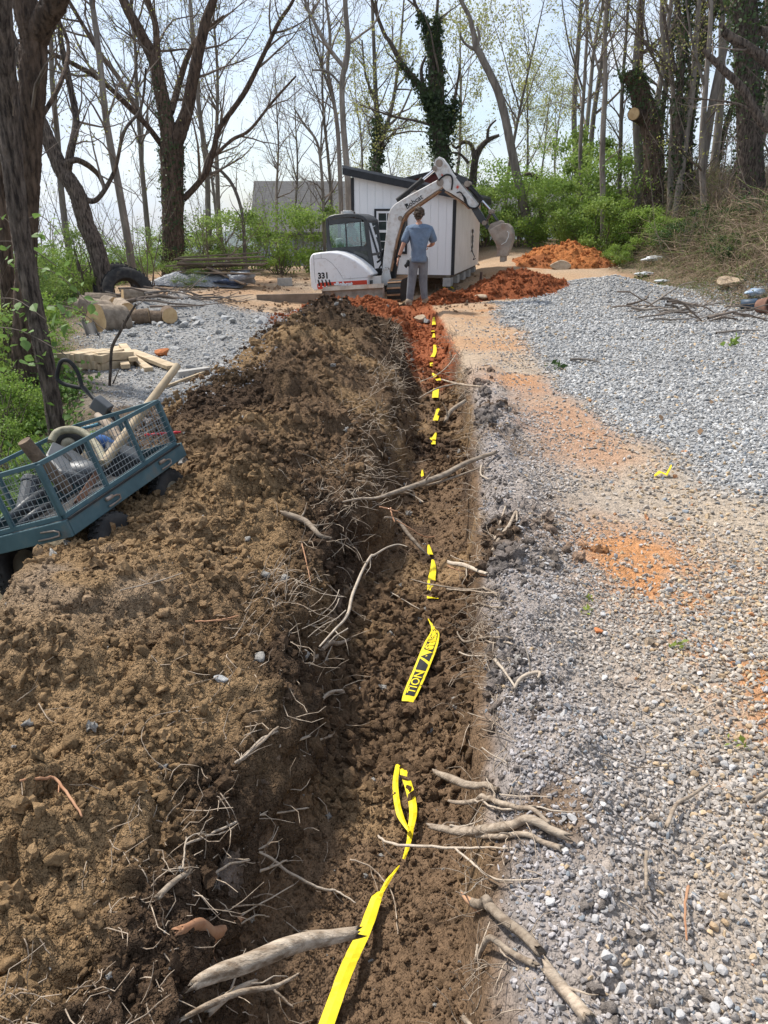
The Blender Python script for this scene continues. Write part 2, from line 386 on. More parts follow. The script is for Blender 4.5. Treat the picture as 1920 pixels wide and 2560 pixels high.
def heap_h(x, y):
    x = np.asarray(x, float); y = np.asarray(y, float)
    w = heap_w(y); s = (lip_l(y) + 0.09 * fbm(y, y * 0, f=1.7, o=4, seed=12) - x) / w
    pk = I(y, [0, 3, 4, 6, 10, 16], [0.72, 0.76, 0.68, 0.60, 0.52, 0.5])
    up = np.clip(s / pk, -1, 1); shape = np.where(s < pk, np.clip(up, 0, 1) ** 1.25 * (1.6 - 0.6 * np.clip(up, 0, 1)), np.cos(np.clip((s - pk) / (1 - pk), 0, 1.35) * math.pi / 2))
    H = heap_top(y)
    env = np.clip(shape, 0, 1); e2 = 0.25 + 0.75 * env
    n = 0.17 * fbm(x, y, f=1.15, o=3, seed=61) * (0.35 + env)
    wx = x + 0.14 * fbm(x, y, f=2.6, o=3, seed=62); wy = y + 0.14 * fbm(x, y, f=2.6, o=3, seed=59)
    mk = sst(-0.15, 0.35, fbm(x, y, f=1.5, o=3, seed=60)); mk2 = sst(-0.2, 0.3, fbm(x, y, f=2.4, o=3, seed=58))
    rg = 1 - np.abs(fbm(wx, wy, f=1.5, o=3, seed=57)) * 2.6
    n = n + 0.10 * np.clip(rg, -.4, 1) * e2 + 0.21 * (0.5 - worley(wx, wy, 2.2, 63)) * e2 * mk
    n = n + 0.06 * np.exp(-((x + 1.42) / .22) ** 2 - ((y - 2.7) / .20) ** 2) + 0.05 * np.exp(-((x + 1.0) / .3) ** 2 - ((y - 3.25) / .22) ** 2) - 0.16 * np.exp(-((x + .95) / .42) ** 2 - ((y - 2.5) / .34) ** 2)
    n = n + 0.13 * (0.5 - worley(wx * 1.3, wy, 4.8, 66)) * e2 * mk2
    n = n + (0.022 + 0.05 * mk2) * (0.5 - worley(wx, wy, 11, 67)) + (0.014 + 0.018 * mk) * (0.5 - worley(wx, wy, 24, 68)) + 0.016 * fbm(x, y, f=22, o=4, g=.6, seed=69)
    zz = -0.52 * sst(0.07, -0.13, s) + H * shape - 0.25 * np.clip(s - 1, 0, 1) + n * sst(-0.16, 0.05, s) + np.minimum(0, base_h(x, y)) * sst(0.55, 1.0, s)
    cap = I(y, [1.5, 2.3, 2.6, 3.0, 3.6, 4.6, 5.4, 6.5, 8], [.30, .32, .31, .22, .15, .08, .12, .24, .6]) + 0.02 * fbm(x, y, f=9, o=3, seed=56) + 0.25 * (0.5 - worley(x, y, 9, 55)) * .12
    over = zz - cap; return zz - sst(-0.85, -1.25, x) * np.where(over > 0, over * .88, 0)
def surf(x, y):
    x = np.asarray(x, float); y = np.asarray(y, float)
    g = ground_h(x, y); s = (lip_l(y) - x) / heap_w(y)
    m = (s > -0.14) & (s < 1.2) & (y > HEAP_Y[0]) & (y < HEAP_Y[1])
    return np.where(m, np.maximum(g, heap_h(x, y)), g)
def S(x, y): return float(surf(np.array([x]), np.array([y]))[0])
def on(x, y, dz=0.0): return Vector((x, y, S(x, y) + dz))
def hit(px, py):
    """first terrain point under a photo pixel"""
    d = ray(px, py); lo, hi = 0.8, 60.0
    for n in (90, 24):
        t = np.geomspace(lo, hi, n); z = CAMH + d.z * t; h = surf(d.x * t, d.y * t); k = max(1, int(np.argmax(z < h))); lo, hi = t[k - 1], t[k]
    return Vector((d.x * t[k], d.y * t[k], float(h[k])))

# soil colours (linear albedo)
C_TAN = np.array([0.40, 0.325, 0.245]); C_ORG = np.array([0.44, 0.215, 0.095]); C_DUST = np.array([0.255, 0.228, 0.218]); C_GRAV = np.array([0.36, 0.352, 0.34])
C_SOIL = np.array([0.158, 0.102, 0.061]); C_DARK = np.array([0.066, 0.043, 0.029]); C_PALE = np.array([0.272, 0.178, 0.095]); C_RED = np.array([0.30, 0.098, 0.042]); C_LIT = np.array([0.13, 0.105, 0.07])
def lerp(a, b, t): return a + (b - a) * np.asarray(t)[..., None]
def ground_col(x, y):
    c = np.broadcast_to(C_TAN, x.shape + (3,)).copy()
    c = lerp(c, C_ORG, 0.75 * sst(0.05, 0.5, fbm(x, y, f=0.55, o=4, seed=71)))
    c = lerp(c, C_DUST, 0.85 * np.exp(-np.clip(x - lip_r(y) - .15, 0, 9) / 0.6) * (1 - sst(7, 10, y)))
    c = lerp(c, np.array([0.43, 0.285, 0.175]), sst(8, 13, y) * (0.7 + 0.5 * fbm(x, y, f=1.2, o=4, seed=70)).clip(0, 1))
    org = 1.3 * np.exp(-((x - 1.32) / 0.33) ** 2 - ((y - 3.5) / 0.5) ** 2) + 1.2 * np.exp(-((x - 1.5) / 0.3) ** 2 - ((y - 2.3) / 0.7) ** 2) + 0.9 * np.exp(-((x - 2.2) / 0.9) ** 2 - ((y - 14.8) / 1.0) ** 2) + 0.7 * np.exp(-((x - 1.5) / 0.4) ** 2 - ((y - 8.2) / 1.2) ** 2)
    c = lerp(c, C_ORG, np.clip(org, 0, 1) * sst(-.35, .25, fbm(x, y, f=2.6, o=5, g=.65, seed=72)))
    c = lerp(c, C_GRAV * 0.75, np.maximum(gravel_w(x, y), gravel_left(x, y)))
    e = x - lip_r(y); ins = (1 - sst(-0.02, 0.06, e + 0.03 * fbm(x, y, f=9, o=2, seed=74))) * sst(-0.1, 0.05, x - lip_l(y)) * (y < 17.2)
    soil = lerp(np.broadcast_to(C_SOIL, c.shape), C_DARK, sst(-0.1, 0.5, fbm(x, y, f=1.3, o=4, seed=75)))
    soil = lerp(soil, C_PALE, 0.8 * sst(0.05, 0.5, fbm(x, y, f=2.3, o=4, seed=76)))
    soil = lerp(soil, C_RED, sst(9.2, 11.2, y + 1.1 * fbm(x, y, f=1.3, o=3, seed=77)))
    c = lerp(c, soil, ins)
    # brown soil slumped over the near right rim
    brn = sst(0.1, 0.45, fbm(x, y, f=1.6, o=4, seed=78) + 0.5 * np.exp(-((x - 0.55) / 0.22) ** 2 - ((y - 1.55) / 0.35) ** 2)) * np.exp(-np.clip(e - 0.16, 0, 9) / 0.25) * (y < 7)
    c = lerp(c, C_SOIL * 1.0, np.clip(brn * 1.3, 0, 1) * 0.85)
    xe = I(y, [0, 2, 4, 6.5, 9, 14, 20, 26, 40], [-1.0, -1.1, -1.4, -2.3, -3.4, -5.3, -7.0, -7.6, -10])
    c = lerp(c, C_LIT, sst(-0.3, 0.6, xe - x))
    xr = I(y, [0, 10, 14, 17, 22, 28, 40, 80], [16, 11, 8.2, 6.6, 6.9, 7.2, 8.5, 10])
    c = lerp(c, np.array([0.21, 0.165, 0.115]), sst(-0.6, 0.5, x - xr + 0.5 * fbm(x, y, f=0.8, o=3, seed=79)))
    c = lerp(c, np.array([0.07, 0.085, 0.045]), sst(28, 36, y))
    c = lerp(c, np.array([0.045, 0.06, 0.035]), sst(300, 800, y))
    return c
def axis(lo, hi, c0, c1, fine, grow):
    a = list(np.arange(c0, c1, fine)); st = fine; p = a[-1]
    while p < hi: st *= grow; p += st; a.append(p)
    st = fine; p = c0
    while p > lo: st *= grow; p -= st; a.insert(0, p)
    return np.array(a)
gx = axis(-3200, 3200, -0.7, 1.9, 0.014, 1.045)
gy = [-7.0]
while gy[-1] < 0.1: gy.append(min(0.12, gy[-1] + max(.012, .12 * (.12 - gy[-1]))))
while gy[-1] < 4200:
    y_ = gy[-1]; gy.append(y_ + (max(0.012, 0.0075 * y_) if y_ < 20 else 0.0075 * 20 * (y_ / 20) ** 1.7))
gy = np.array(gy)
def grid_faces(nx, ny):
    i = np.arange(nx * ny).reshape(ny, nx)
    return np.stack([i[:-1, :-1].ravel(), i[:-1, 1:].ravel(), i[1:, 1:].ravel(), i[1:, :-1].ravel()], 1)
M_ground = material('ground_soil', attr='Col', scale=26, detail=9, vary=0.30, rough=0.95, bump=0.7, bscale=38, bdist=0.012, spec=0.15)
def crumbs(m, layers):
    N = NT(m); b = [n for n in N.n if n.type == 'BSDF_PRINCIPLED'][0]; t = [n for n in N.n if n.type == 'TEX_COORD'][0]; prev = None
    old = [n for n in N.n if n.type == 'BUMP']
    if old: prev = old[0].outputs[0]
    for sc, st, di in layers:
        v = N.new('ShaderNodeTexVoronoi'); v.inputs['Scale'].default_value = sc; v.inputs['Randomness'].default_value = 1.0; N.l(t.outputs['Object'], v.inputs['Vector'])
        iv = N.new('ShaderNodeMath', operation='SUBTRACT'); iv.inputs[0].default_value = 1.0; N.l(v.outputs['Distance'], iv.inputs[1])
        bu = N.new('ShaderNodeBump'); bu.inputs['Strength'].default_value = st; bu.inputs['Distance'].default_value = di; N.l(iv.outputs[0], bu.inputs['Height'])
        if prev is not None: N.l(prev, bu.inputs['Normal'])
        prev = bu.outputs[0]
    N.l(prev, b.inputs['Normal'])
crumbs(M_ground, [(55, .6, .018), (130, .6, .009)])
X, Y = np.meshgrid(gx, gy); Z = ground_h(X, Y)
ground = fast_mesh('ground', np.stack([X.ravel(), Y.ravel(), Z.ravel()], 1), grid_faces(len(gx), len(gy)), M_ground, smooth=True)
set_col(ground, ground_col(X, Y).reshape(-1, 3)); tag(ground, kind='structure')

# ---------------------------------------------------------------- the long spoil heap beside the trench
def heap_col(x, y, z):
    s = (lip_l(y) - x) / heap_w(y)
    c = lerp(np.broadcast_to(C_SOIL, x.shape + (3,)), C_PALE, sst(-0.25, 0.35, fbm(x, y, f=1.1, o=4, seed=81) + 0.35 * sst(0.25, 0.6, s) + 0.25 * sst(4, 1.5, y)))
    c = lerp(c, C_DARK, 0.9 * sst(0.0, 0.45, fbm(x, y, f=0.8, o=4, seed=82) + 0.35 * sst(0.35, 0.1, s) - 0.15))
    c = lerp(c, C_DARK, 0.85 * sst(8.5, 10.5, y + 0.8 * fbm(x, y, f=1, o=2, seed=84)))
    c = lerp(c, np.array([0.30, 0.255, 0.22]), 0.6 * sst(0.0, 0.4, fbm(x, y, f=2.2, o=3, seed=83) + 0.3) * np.exp(-((x + 1.3) / 0.35) ** 2 - ((y - 2.95) / 0.5) ** 2))
    c = lerp(c, C_RED, sst(11.9, 13.0, y + 0.7 * fbm(x, y, f=1.2, o=3, seed=85)))
    return c
hy = [HEAP_Y[0]]
while hy[-1] < HEAP_Y[1]: hy.append(hy[-1] + max(0.010, 0.0058 * hy[-1]))
hy = np.array(hy); hs = np.linspace(-0.15, 1.22, 270)
SS, HY = np.meshgrid(hs, hy); HX = lip_l(HY) - SS * heap_w(HY); HZ = heap_h(HX, HY)
sl_ = sst(.25, -.02, SS); HXd = HX + (0.03 + 0.06 * sl_) * fbm(HX, HY, HZ * 2, f=6, o=4, seed=91); HYd = HY + 0.04 * fbm(HX, HY, HZ * 2, f=6, o=4, seed=92)
M_heap = material('dug_soil', attr='Col', scale=42, detail=9, vary=0.32, rough=1.0, bump=0.8, bscale=70, bdist=0.010, spec=0.1)
crumbs(M_heap, [(34, .5, .03), (75, .75, .018), (170, .75, .009)])
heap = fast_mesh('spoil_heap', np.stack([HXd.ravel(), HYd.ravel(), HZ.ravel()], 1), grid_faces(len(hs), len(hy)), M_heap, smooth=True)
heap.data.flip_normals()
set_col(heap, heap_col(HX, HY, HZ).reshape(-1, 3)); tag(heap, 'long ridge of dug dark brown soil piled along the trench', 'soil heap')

def mound(name, cx, cy, rx, ry, h, colfn, label, seed, rot=0.0, res=110, rough_=1.5, sharp=1.15):
    u = np.linspace(-1.25, 1.25, res); U, V = np.meshgrid(u, u)
    ca, sa = math.cos(rot), math.sin(rot); X_ = cx + ca * U * rx - sa * V * ry; Y_ = cy + sa * U * rx + ca * V * ry
    r = np.sqrt(U ** 2 + V ** 2) * (1 + 0.22 * fbm(U, V, f=1.6, o=3, seed=seed))
    sh = np.clip(1 - r ** sharp, -0.5, 1)
    n = 0.16 * h * fbm(X_, Y_, f=1.3, o=3, seed=seed + 1) + rough_ * (0.09 * (0.5 - worley(X_, Y_, 2.6, seed + 2)) + 0.06 * (0.5 - worley(X_, Y_, 6, seed + 3)) + 0.03 * fbm(X_, Y_, f=14, o=3, seed=seed + 4))
    Zm = ground_h(X_, Y_) * 1.0 + h * sh + n * np.clip(sh * 2, 0, 1) - 0.05
    o = fast_mesh(name, np.stack([X_.ravel(), Y_.ravel(), Zm.ravel()], 1), grid_faces(res, res), M_heap, smooth=True)
    set_col(o, colfn(X_, Y_, sh).reshape(-1, 3)); tag(o, label, 'soil heap'); return o
def redcol(x, y, s): return lerp(np.broadcast_to(C_RED, x.shape + (3,)), np.array([0.12, 0.085, 0.05]), sst(0.05, 0.3, fbm(x, y, f=0.9, o=3, seed=95) + 0.55 * (y - 18.9) - 0.1))
def orgcol(x, y, s): return lerp(np.broadcast_to(np.array([0.52, 0.20, 0.07]), x.shape + (3,)), np.array([0.40, 0.15, 0.06]), sst(-0.2, 0.4, fbm(x, y, f=1.5, o=3, seed=96)))
mound('spoil_heap', 3.0, 18.3, 1.6, 1.2, 0.55, redcol, 'mound of red clay and dark soil with blocky rocks below the bucket', 101, rot=0.35)
mound('spoil_heap', 5.65, 24.0, 1.9, 1.2, 0.72, orgcol, 'bright orange clay pile at the foot of the green bushes', 111, res=100, rough_=1.3)
mound('spoil_heap', 1.35, 17.0, 1.1, 0.7, 0.30, redcol, 'low spread of loose red clay between the man and the shed', 121, res=80, sharp=1.0)
# ---------------------------------------------------------------- loose stone and clods
rng = np.random.default_rng(7)
def rock_proto(k, mat, sub=1, amp=0.35, sq=(1, 0.75, 0.55), smooth=False, f=1.3, cut=True):
    bm = bmesh.new(); bmesh.ops.create_icosphere(bm, subdivisions=sub, radius=0.5)
    rr = random.Random(k)
    if cut:
        for q in range(7):
            n = Vector((rr.gauss(0, 1), rr.gauss(0, 1), rr.gauss(0, 1))).normalized(); dd = rr.uniform(0.20, 0.36)
            for v in bm.verts:
                e = v.co.dot(n) - dd
                if e > 0: v.co -= n * e
    for v in bm.verts:
        nz = mnoise.fractal(v.co * f * 2 + Vector((k * 5.1, k * 2.2, k)), 1.0, 2.0, 3); v.co *= 1 + amp * nz
        v.co = Vector((v.co.x * sq[0], v.co.y * sq[1], v.co.z * sq[2]))
    me = bpy.data.meshes.new('rock'); bm.to_mesh(me); bm.free(); me.materials.append(mat)
    if smooth: me.polygons.foreach_set('use_smooth', [True] * len(me.polygons))
    return bpy.data.objects.new('rock', me)
M_stone = material('crushed_stone', attr='col', inst=True, scale=5, detail=5, vary=0.16, rough=0.9, bump=0.25, bscale=14, bdist=0.05, spec=0.2)
M_clod = material('soil_clods', attr='col', inst=True, scale=4, detail=6, vary=0.28, rough=1.0, bump=0.6, bscale=9, bdist=0.12, spec=0.1)
stones = proto_collection('gravel_proto', [rock_proto(k, M_stone, 2, 0.10, (1, random.Random(k).uniform(0.6, 0.9), random.Random(k + 50).uniform(0.42, 0.7))) for k in range(8)])
clods = proto_collection('clod_proto', [rock_proto(k + 20, M_clod, 2, 0.95, (1, 0.9, 0.8), k % 2 == 0, 3.0, k % 2 == 0) for k in range(6)])
def euler_rand(n, tilt=0.5):
    return np.stack([rng.normal(0, tilt, n), rng.normal(0, tilt, n), rng.uniform(0, 6.283, n)], 1)
def in_view(x, y, z, m=60):
    dz = z - CAMH; dep = y * CP - dz * SP; u = (y * SP + dz * CP) / np.maximum(dep, .01); r = x / np.maximum(dep, .01)
    px = CX + r * FPX; py = CY - u * FPX
    return (dep > 0.1) & (px > -m - 200) & (px < 1920 + m + 200) & (py < 2560 + m + 250) & (py > -m)
def ring(y0, y1, dens, half=None):
    a = []
    n = int(dens * (y1 - y0) * 2 * (0.6 * y1 + 0.6)); x = rng.uniform(-(0.6 * y1 + 0.6), 0.6 * y1 + 0.6, n); y = rng.uniform(y0, y1, n)
    return x, y
def stone_col(x, y, n):
    g = np.maximum(gravel_w(x, y), gravel_left(x, y)); e = np.clip(x - lip_r(y), 0, 9)
    grey = np.array([0.43, 0.425, 0.415]); mauve = np.array([0.355, 0.332, 0.328]); tan = np.array([0.43, 0.375, 0.31])
    c = lerp(np.broadcast_to(tan, (n, 3)), mauve, np.exp(-np.clip(e - .15, 0, 9) / 0.6) * (1 - 0.4 * sst(0.0, 0.4, fbm(x, y, f=1.5, o=2, seed=131))))
    c = lerp(c, grey, g)
    c = c * (0.62 + 0.72 * rng.random(n) ** 1.3)[:, None]
    k = rng.random(n); tn = (1 - g) * sst(0.5, 1.3, e) 
    c = np.where((k < 0.03 * tn)[:, None], np.array([0.44, 0.22, 0.11]) * (0.7 + 0.5 * rng.random((n, 1))), c)
    c = np.where(((k > 0.75) & (k < 0.75 + 0.2 * tn + 0.03))[:, None], np.array([0.48, 0.36, 0.23]) * (0.8 + 0.4 * rng.random((n, 1))), c)
    c = np.where((k > 0.965)[:, None], np.array([0.24, 0.26, 0.28]), c)
    return c
P, RO, SC, IX, CO = [], [], [], [], []
for y0, y1, dens, smin, smax in ((0.5, 2.2, 12500, 0.006, 0.029), (2.2, 4, 8500, 0.007, 0.029), (4, 7, 2600, 0.012, 0.038), (7, 11, 1100, 0.018, 0.046), (11, 21, 330, 0.030, 0.062)):
    x, y = ring(y0, y1, dens)
    e = x - lip_r(y); g = gravel_w(x, y); gl = gravel_left(x, y)
    near = (0.12 + 0.88 * np.maximum(sst(.85, .45, e) * sst(7.5, 5.5, y), sst(4.6, 2.6, y + 0.8 * fbm(x, y, f=1.0, o=2, seed=135)))) * sst(8, 7, y) * sst(0.0, 0.12, e + 0.1 * fbm(x, y, f=3, o=3, seed=133))
    strip = 0.22 * sst(0.1, 0.3, e) * sst(15, 12, y)
    soilp = sst(0.05, 0.4, fbm(x, y, f=1.6, o=4, seed=78) + 0.5 * np.exp(-((x - 0.55) / 0.22) ** 2 - ((y - 1.55) / 0.35) ** 2)) * np.exp(-np.clip(e - 0.15, 0, 9) / 0.3)
    p = np.maximum(np.maximum(g, gl), np.maximum(near, strip)) * (1 - 0.8 * soilp) * (0.45 + 0.9 * sst(-0.5, 0.3, fbm(x, y, f=2.3, o=3, seed=134) + 0.5 * g)) * (e > 0.0) + (x < -1) * gl * 0.9
    orp = np.clip(1.3 * np.exp(-((x - 1.32) / 0.33) ** 2 - ((y - 3.5) / 0.5) ** 2) + np.exp(-((x - 1.5) / 0.25) ** 2 - ((y - 2.3) / 0.6) ** 2), 0, 1) * sst(-.35, .25, fbm(x, y, f=2.6, o=5, g=.65, seed=72)); p = p * (1 - .7 * orp)
    keep = rng.random(len(x)) < p
    x, y = x[keep], y[keep]; z = surf(x, y); k = in_view(x, y, z); x, y, z = x[k], y[k], z[k]; n = len(x)
    s = smin + (smax - smin) * rng.random(n) ** 2.2
    s = s * (0.75 + 0.35 * sst(0.2, 1.2, x - lip_r(y)) + 0.1 * gravel_w(x, y))
    P.append(np.stack([x, y, z + 0.18 * s], 1)); RO.append(euler_rand(n, 0.45)); SC.append((s * 1.15)[:, None] * (0.8 + 0.4 * rng.random((n, 3)))); IX.append(rng.integers(0, 8, n)); CO.append(stone_col(x, y, n))
cat_ = np.concatenate
scatter('gravel', cat_(P), cat_(RO), cat_(SC), cat_(IX), cat_(CO), stones, 'loose grey and tan crushed gravel covering the yard')
NGRAV = sum(len(p) for p in P)
# single larger stones, each its own piece of the yard surface
big = [rock_proto(k + 40, material('yard_stone', (0.38, 0.365, 0.355), (0.47, 0.455, 0.44), scale=6, vary=0.35, rough=0.9, bump=0.3, bscale=20, bdist=0.02), 2, 0.08, (1, 0.8, 0.6)) for k in range(6)]
big2 = [rock_proto(k + 46, material('yard_stone_tan', (0.42, 0.31, 0.19), (0.34, 0.23, 0.14), scale=6, vary=0.3, rough=0.9, bump=0.3, bscale=20, bdist=0.02), 2, 0.08, (1, 0.8, 0.6)) for k in range(4)]
nb = 0
while nb < 230:
    y = 0.8 + 4.5 * rng.random() ** 1.5; x = rng.uniform(0.3, 0.62 * y + 0.5); e = x - float(lip_r(np.array(y)))
    if e < 0.15 or not in_view(np.array([x]), np.array([y]), np.array([0.0]), -200)[0]: continue
    src = big2[nb % 4] if (e > 0.55 and rng.random() < 0.45) else big[nb % 6]
    o = src.copy(); o.name = 'stone'; COL.objects.link(o); o.parent = ground
    s = rng.uniform(0.022, 0.037); o.scale = (s, s, s); o.location = (x, y, S(x, y) + 0.012 * s / 0.04); o.rotation_euler = (rng.normal(0, .35), rng.normal(0, .35), rng.uniform(0, 6.28)); nb += 1
# clods on the heap and in the trench
P, RO, SC, IX, CO = [], [], [], [], []
for y0, y1, dens, smin, smax in ((0.5, 2.2, 19000, 0.003, 0.05), (2.2, 4, 10000, 0.004, 0.06), (4, 7, 4000, 0.007, 0.07), (7, 16, 900, 0.013, 0.10)):
    n = int(dens * (y1 - y0) * 3.6); x = rng.uniform(-2.4, 1.25, n); y = rng.uniform(y0, y1, n)
    s_ = (lip_l(y) - x) / heap_w(y); e = x - lip_r(y)
    p = ((s_ > -0.02) & (s_ < 1.15)) * (0.45 + 0.55 * sst(-0.2, 0.35, fbm(x, y, f=1.8, o=3, seed=141))) + ((s_ <= 0) & (e < -0.04)) * 0.75 + 0.7 * (e > 0.02) * np.exp(-np.clip(e - .1, 0, 9) / 0.16) * (y < 9) * sst(-.75, .3, fbm(x, y, f=2.4, o=3, seed=143))
    k = rng.random(n) < p; x, y = x[k], y[k]; z = surf(x, y); k = in_view(x, y, z); x, y, z = x[k], y[k], z[k]; n = len(x)
    s = smin + (smax - smin) * rng.random(n) ** 9.0 * (0.35 + 1.1 * sst(-0.3, 0.4, fbm(x, y, f=1.1, o=2, seed=142)))
    s = np.where(rng.random(n) < .022, rng.uniform(.016, .05, n) * (1 + .12 * y) * np.where(x > lip_l(y), .5, 1.), s)
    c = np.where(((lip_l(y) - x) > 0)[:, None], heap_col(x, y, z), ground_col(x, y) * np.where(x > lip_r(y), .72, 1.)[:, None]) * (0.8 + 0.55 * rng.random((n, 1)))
    pb = rng.random(n) < 0.012; c = np.where(pb[:, None], np.array([0.38, 0.36, 0.33]), c)
    P.append(np.stack([x, y, z + 0.12 * s], 1)); RO.append(euler_rand(n, 1.2)); SC.append(s[:, None] * (0.75 + 0.5 * rng.random((n, 3)))); IX.append(rng.integers(0, 6, n)); CO.append(c)
for mo_, fn in zip([o for o in bpy.data.objects if o.name.startswith('spoil_heap.')], (redcol, orgcol, redcol)):
    v = np.zeros(len(mo_.data.vertices) * 3, np.float32); mo_.data.vertices.foreach_get('co', v); v = v.reshape(-1, 3).astype(float); v = v[v[:, 2] > ground_h(v[:, 0], v[:, 1]) + .03]; v = v[rng.integers(0, len(v), 1500)] + rng.normal(0, .02, (1500, 3)) * np.array([1, 1, 0]); n = len(v)
    s = .02 + .13 * rng.random(n) ** 6; P.append(v); RO.append(euler_rand(n, 1.2)); SC.append(s[:, None] * (0.75 + 0.5 * rng.random((n, 3)))); IX.append(rng.integers(0, 6, n)); CO.append(fn(v[:, 0], v[:, 1], v[:, 2]) * (.75 + .5 * rng.random((n, 1))))
n = 4200; x = rng.uniform(-6.5, 3, n); y = rng.uniform(14.5, 25, n); k = rng.random(n) < sst(-.4, .3, fbm(x, y, f=.9, o=3, seed=144)) * (1 - gravel_w(x, y)); x, y = x[k], y[k]; n = len(x); s = .02 + .12 * rng.random(n) ** 5
P.append(np.stack([x, y, ground_h(x, y) + .1 * s], 1)); RO.append(euler_rand(n, 1.2)); SC.append(s[:, None] * (0.75 + 0.5 * rng.random((n, 3))) * np.array([1, 1, .7])); IX.append(rng.integers(0, 6, n)); CO.append(ground_col(x, y) * (.6 + .45 * rng.random((n, 1))))
scatter('soil_clod', cat_(P), cat_(RO), cat_(SC), cat_(IX), cat_(CO), clods, 'crumbly brown soil clods over the spoil heap and trench floor')
print('gravel', NGRAV, 'clods', sum(len(p) for p in P))
# ---------------------------------------------------------------- buildings
M_white = material('white_siding', (0.81, 0.81, 0.82), (0.86, 0.86, 0.86), scale=3, rough=0.6, bump=0.08, bscale=60, bdist=0.003, stretch=(1, 1, 0.1), dirt=(0.55, 0.48, 0.40), dirt_amt=0.12, dirt_scale=2)
M_cream = material('cream_siding', (0.72, 0.67, 0.61), (0.80, 0.75, 0.69), scale=2, rough=0.6, bump=0.08, bscale=50, bdist=0.003, dirt=(0.45, 0.36, 0.26), dirt_amt=0.2, dirt_scale=1.5)  # white side wall: warm light on it is put into the base colour
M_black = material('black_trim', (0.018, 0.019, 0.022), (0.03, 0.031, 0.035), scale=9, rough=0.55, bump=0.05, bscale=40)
M_roof = material('shingle', (0.07, 0.07, 0.075), (0.12, 0.115, 0.115), scale=18, rough=0.9, bump=0.4, bscale=60)
M_pane = material('dark_pane', (0.02, 0.028, 0.028), (0.05, 0.06, 0.055), scale=2, rough=0.06, spec=0.6)
M_block = material('concrete_block', (0.33, 0.32, 0.30), (0.43, 0.41, 0.38), scale=14, rough=0.95, bump=0.4, bscale=60)
SY = 19.0
c_fr = at(1132, 688, SY); zt_r = at(1132, 493, SY).z; zb = c_fr.z
dirR = Vector((0.235, 0.972, 0)).normalized(); dirF = Vector((-dirR.y, dirR.x, 0))
c_l0 = at(882, 600, SY + 0.62); WID = (Vector((c_l0.x, c_l0.y, 0)) - Vector((c_fr.x, c_fr.y, 0))).dot(dirF); LEN = 5.1
zt_l = at(882, 438, SY + 0.62).z
shed = empty('shed', (c_fr.x, c_fr.y, zb), (0, 0, math.atan2(-dirF.y, -dirF.x)), 'white board sided shed with black trim and sloping flat roof', 'shed')
# local: +X along the front towards the right corner (origin there), -X towards the left corner, +Y back
HR, HL = zt_r - zb, zt_l - zb
def top(x): return HR + (HL - HR) * (-x / WID)
wf = MB().prism([(-WID, 0), (0, 0), (0, HR), (-WID, HL)], 0.012, 0.09).build('wall', M_white, shed)
seam = 1.92
nb_ = 13; bw = WID / nb_
for k in range(nb_):
    x0 = -WID + k * bw + 0.005; x1 = x0 + bw - 0.010
    for a, b0 in ((0.0, seam), (seam + 0.012, None)):
        t0 = min(seam, top(x0) - 0.02) if b0 else top(x0) - 0.02; t1 = min(seam, top(x1) - 0.02) if b0 else top(x1) - 0.02
        if t0 - a < 0.03 or t1 - a < 0.03: continue
        MB().prism([(x0, a), (x1, a), (x1, t1), (x0, t0)], 0.0, 0.012).build('board', M_white, wf)
for nm, mt, poly, y0, y1 in (('wall', M_white, [(-WID, 0), (-WID + 0.09, 0), (-WID + 0.09, HL - 0.02), (-WID, HL)], 0.09, LEN), ('wall', M_white, [(-WID, 0), (0, 0), (0, HR), (-WID, HL)], LEN, LEN + 0.06)):
    MB().prism(poly, y0, y1).build(nm, mt, shed)
# right side wall with a ragged opening near its foot
def hole(y, z): return 0
sw = MB(); hy0, hy1, hz0, hz1 = 3.1, 3.75, 0.42, 1.02
for (y0, y1, z0, z1) in ((0.09, hy0, 0, HR - 0.02), (hy1, LEN, 0, HR - 0.02), (hy0, hy1, 0, hz0), (hy0, hy1, hz1, HR - 0.02)):
    sw.box((-0.03, (y0 + y1) / 2, (z0 + z1) / 2), (0.06, y1 - y0 + 0.0, z1 - z0))
sw = sw.build('wall', M_cream, shed); sw['label'] = 'white side wall with warm light put into its colour and a torn opening'
rr = random.Random(3)
for sgn, y0 in ((1, hy0), (-1, hy1)):
    pts = [(y0 - sgn * .03, hz0 - .02)] + [(y0 + sgn * (rr.uniform(.1, .3) if k % 2 else rr.uniform(.0, .06)), hz0 + (hz1 - hz0) * k / 9) for k in range(10)] + [(y0 - sgn * .03, hz1 + .02)]
    MB().prism(pts, 0.004, 0.014, 'yz').build('torn_edge', M_cream, shed)
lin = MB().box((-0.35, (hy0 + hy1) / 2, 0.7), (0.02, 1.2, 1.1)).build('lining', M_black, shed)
MB().tube([(0.03, 3.25, 0.45), (0.12, 3.2, 0.30), (0.10, 3.1, 0.22), (0.18, 2.95, 0.26)], 0.012, 6).build('cable', M_black, shed)
for x in (-WID - 0.01, 0.01 - 0.05):
    MB().box((x + 0.03, 0.02, (top(min(0, x)) - 0.06) / 2), (0.075, 0.08, top(min(0, x)) - 0.06)).build('corner_trim', M_black, shed)
MB().box((0.012, 0.05, HR / 2 - .03), (0.022, 0.07, HR - 0.06)).build('corner_trim', M_black, shed)
ov = 0.16; sl = (HL - HR) / WID
def rf(x, dz): return HR + 0.0 + sl * (-x) + dz
rp_ = [(-WID - ov, rf(-WID - ov, 0.0)), (ov + 0.1, rf(ov + 0.1, 0.0)), (ov + 0.1, rf(ov + .1, 0.11)), (-WID - ov, rf(-WID - ov, 0.11))]
roof = MB().prism(rp_, -ov, LEN + ov).build('roof', M_roof, shed)
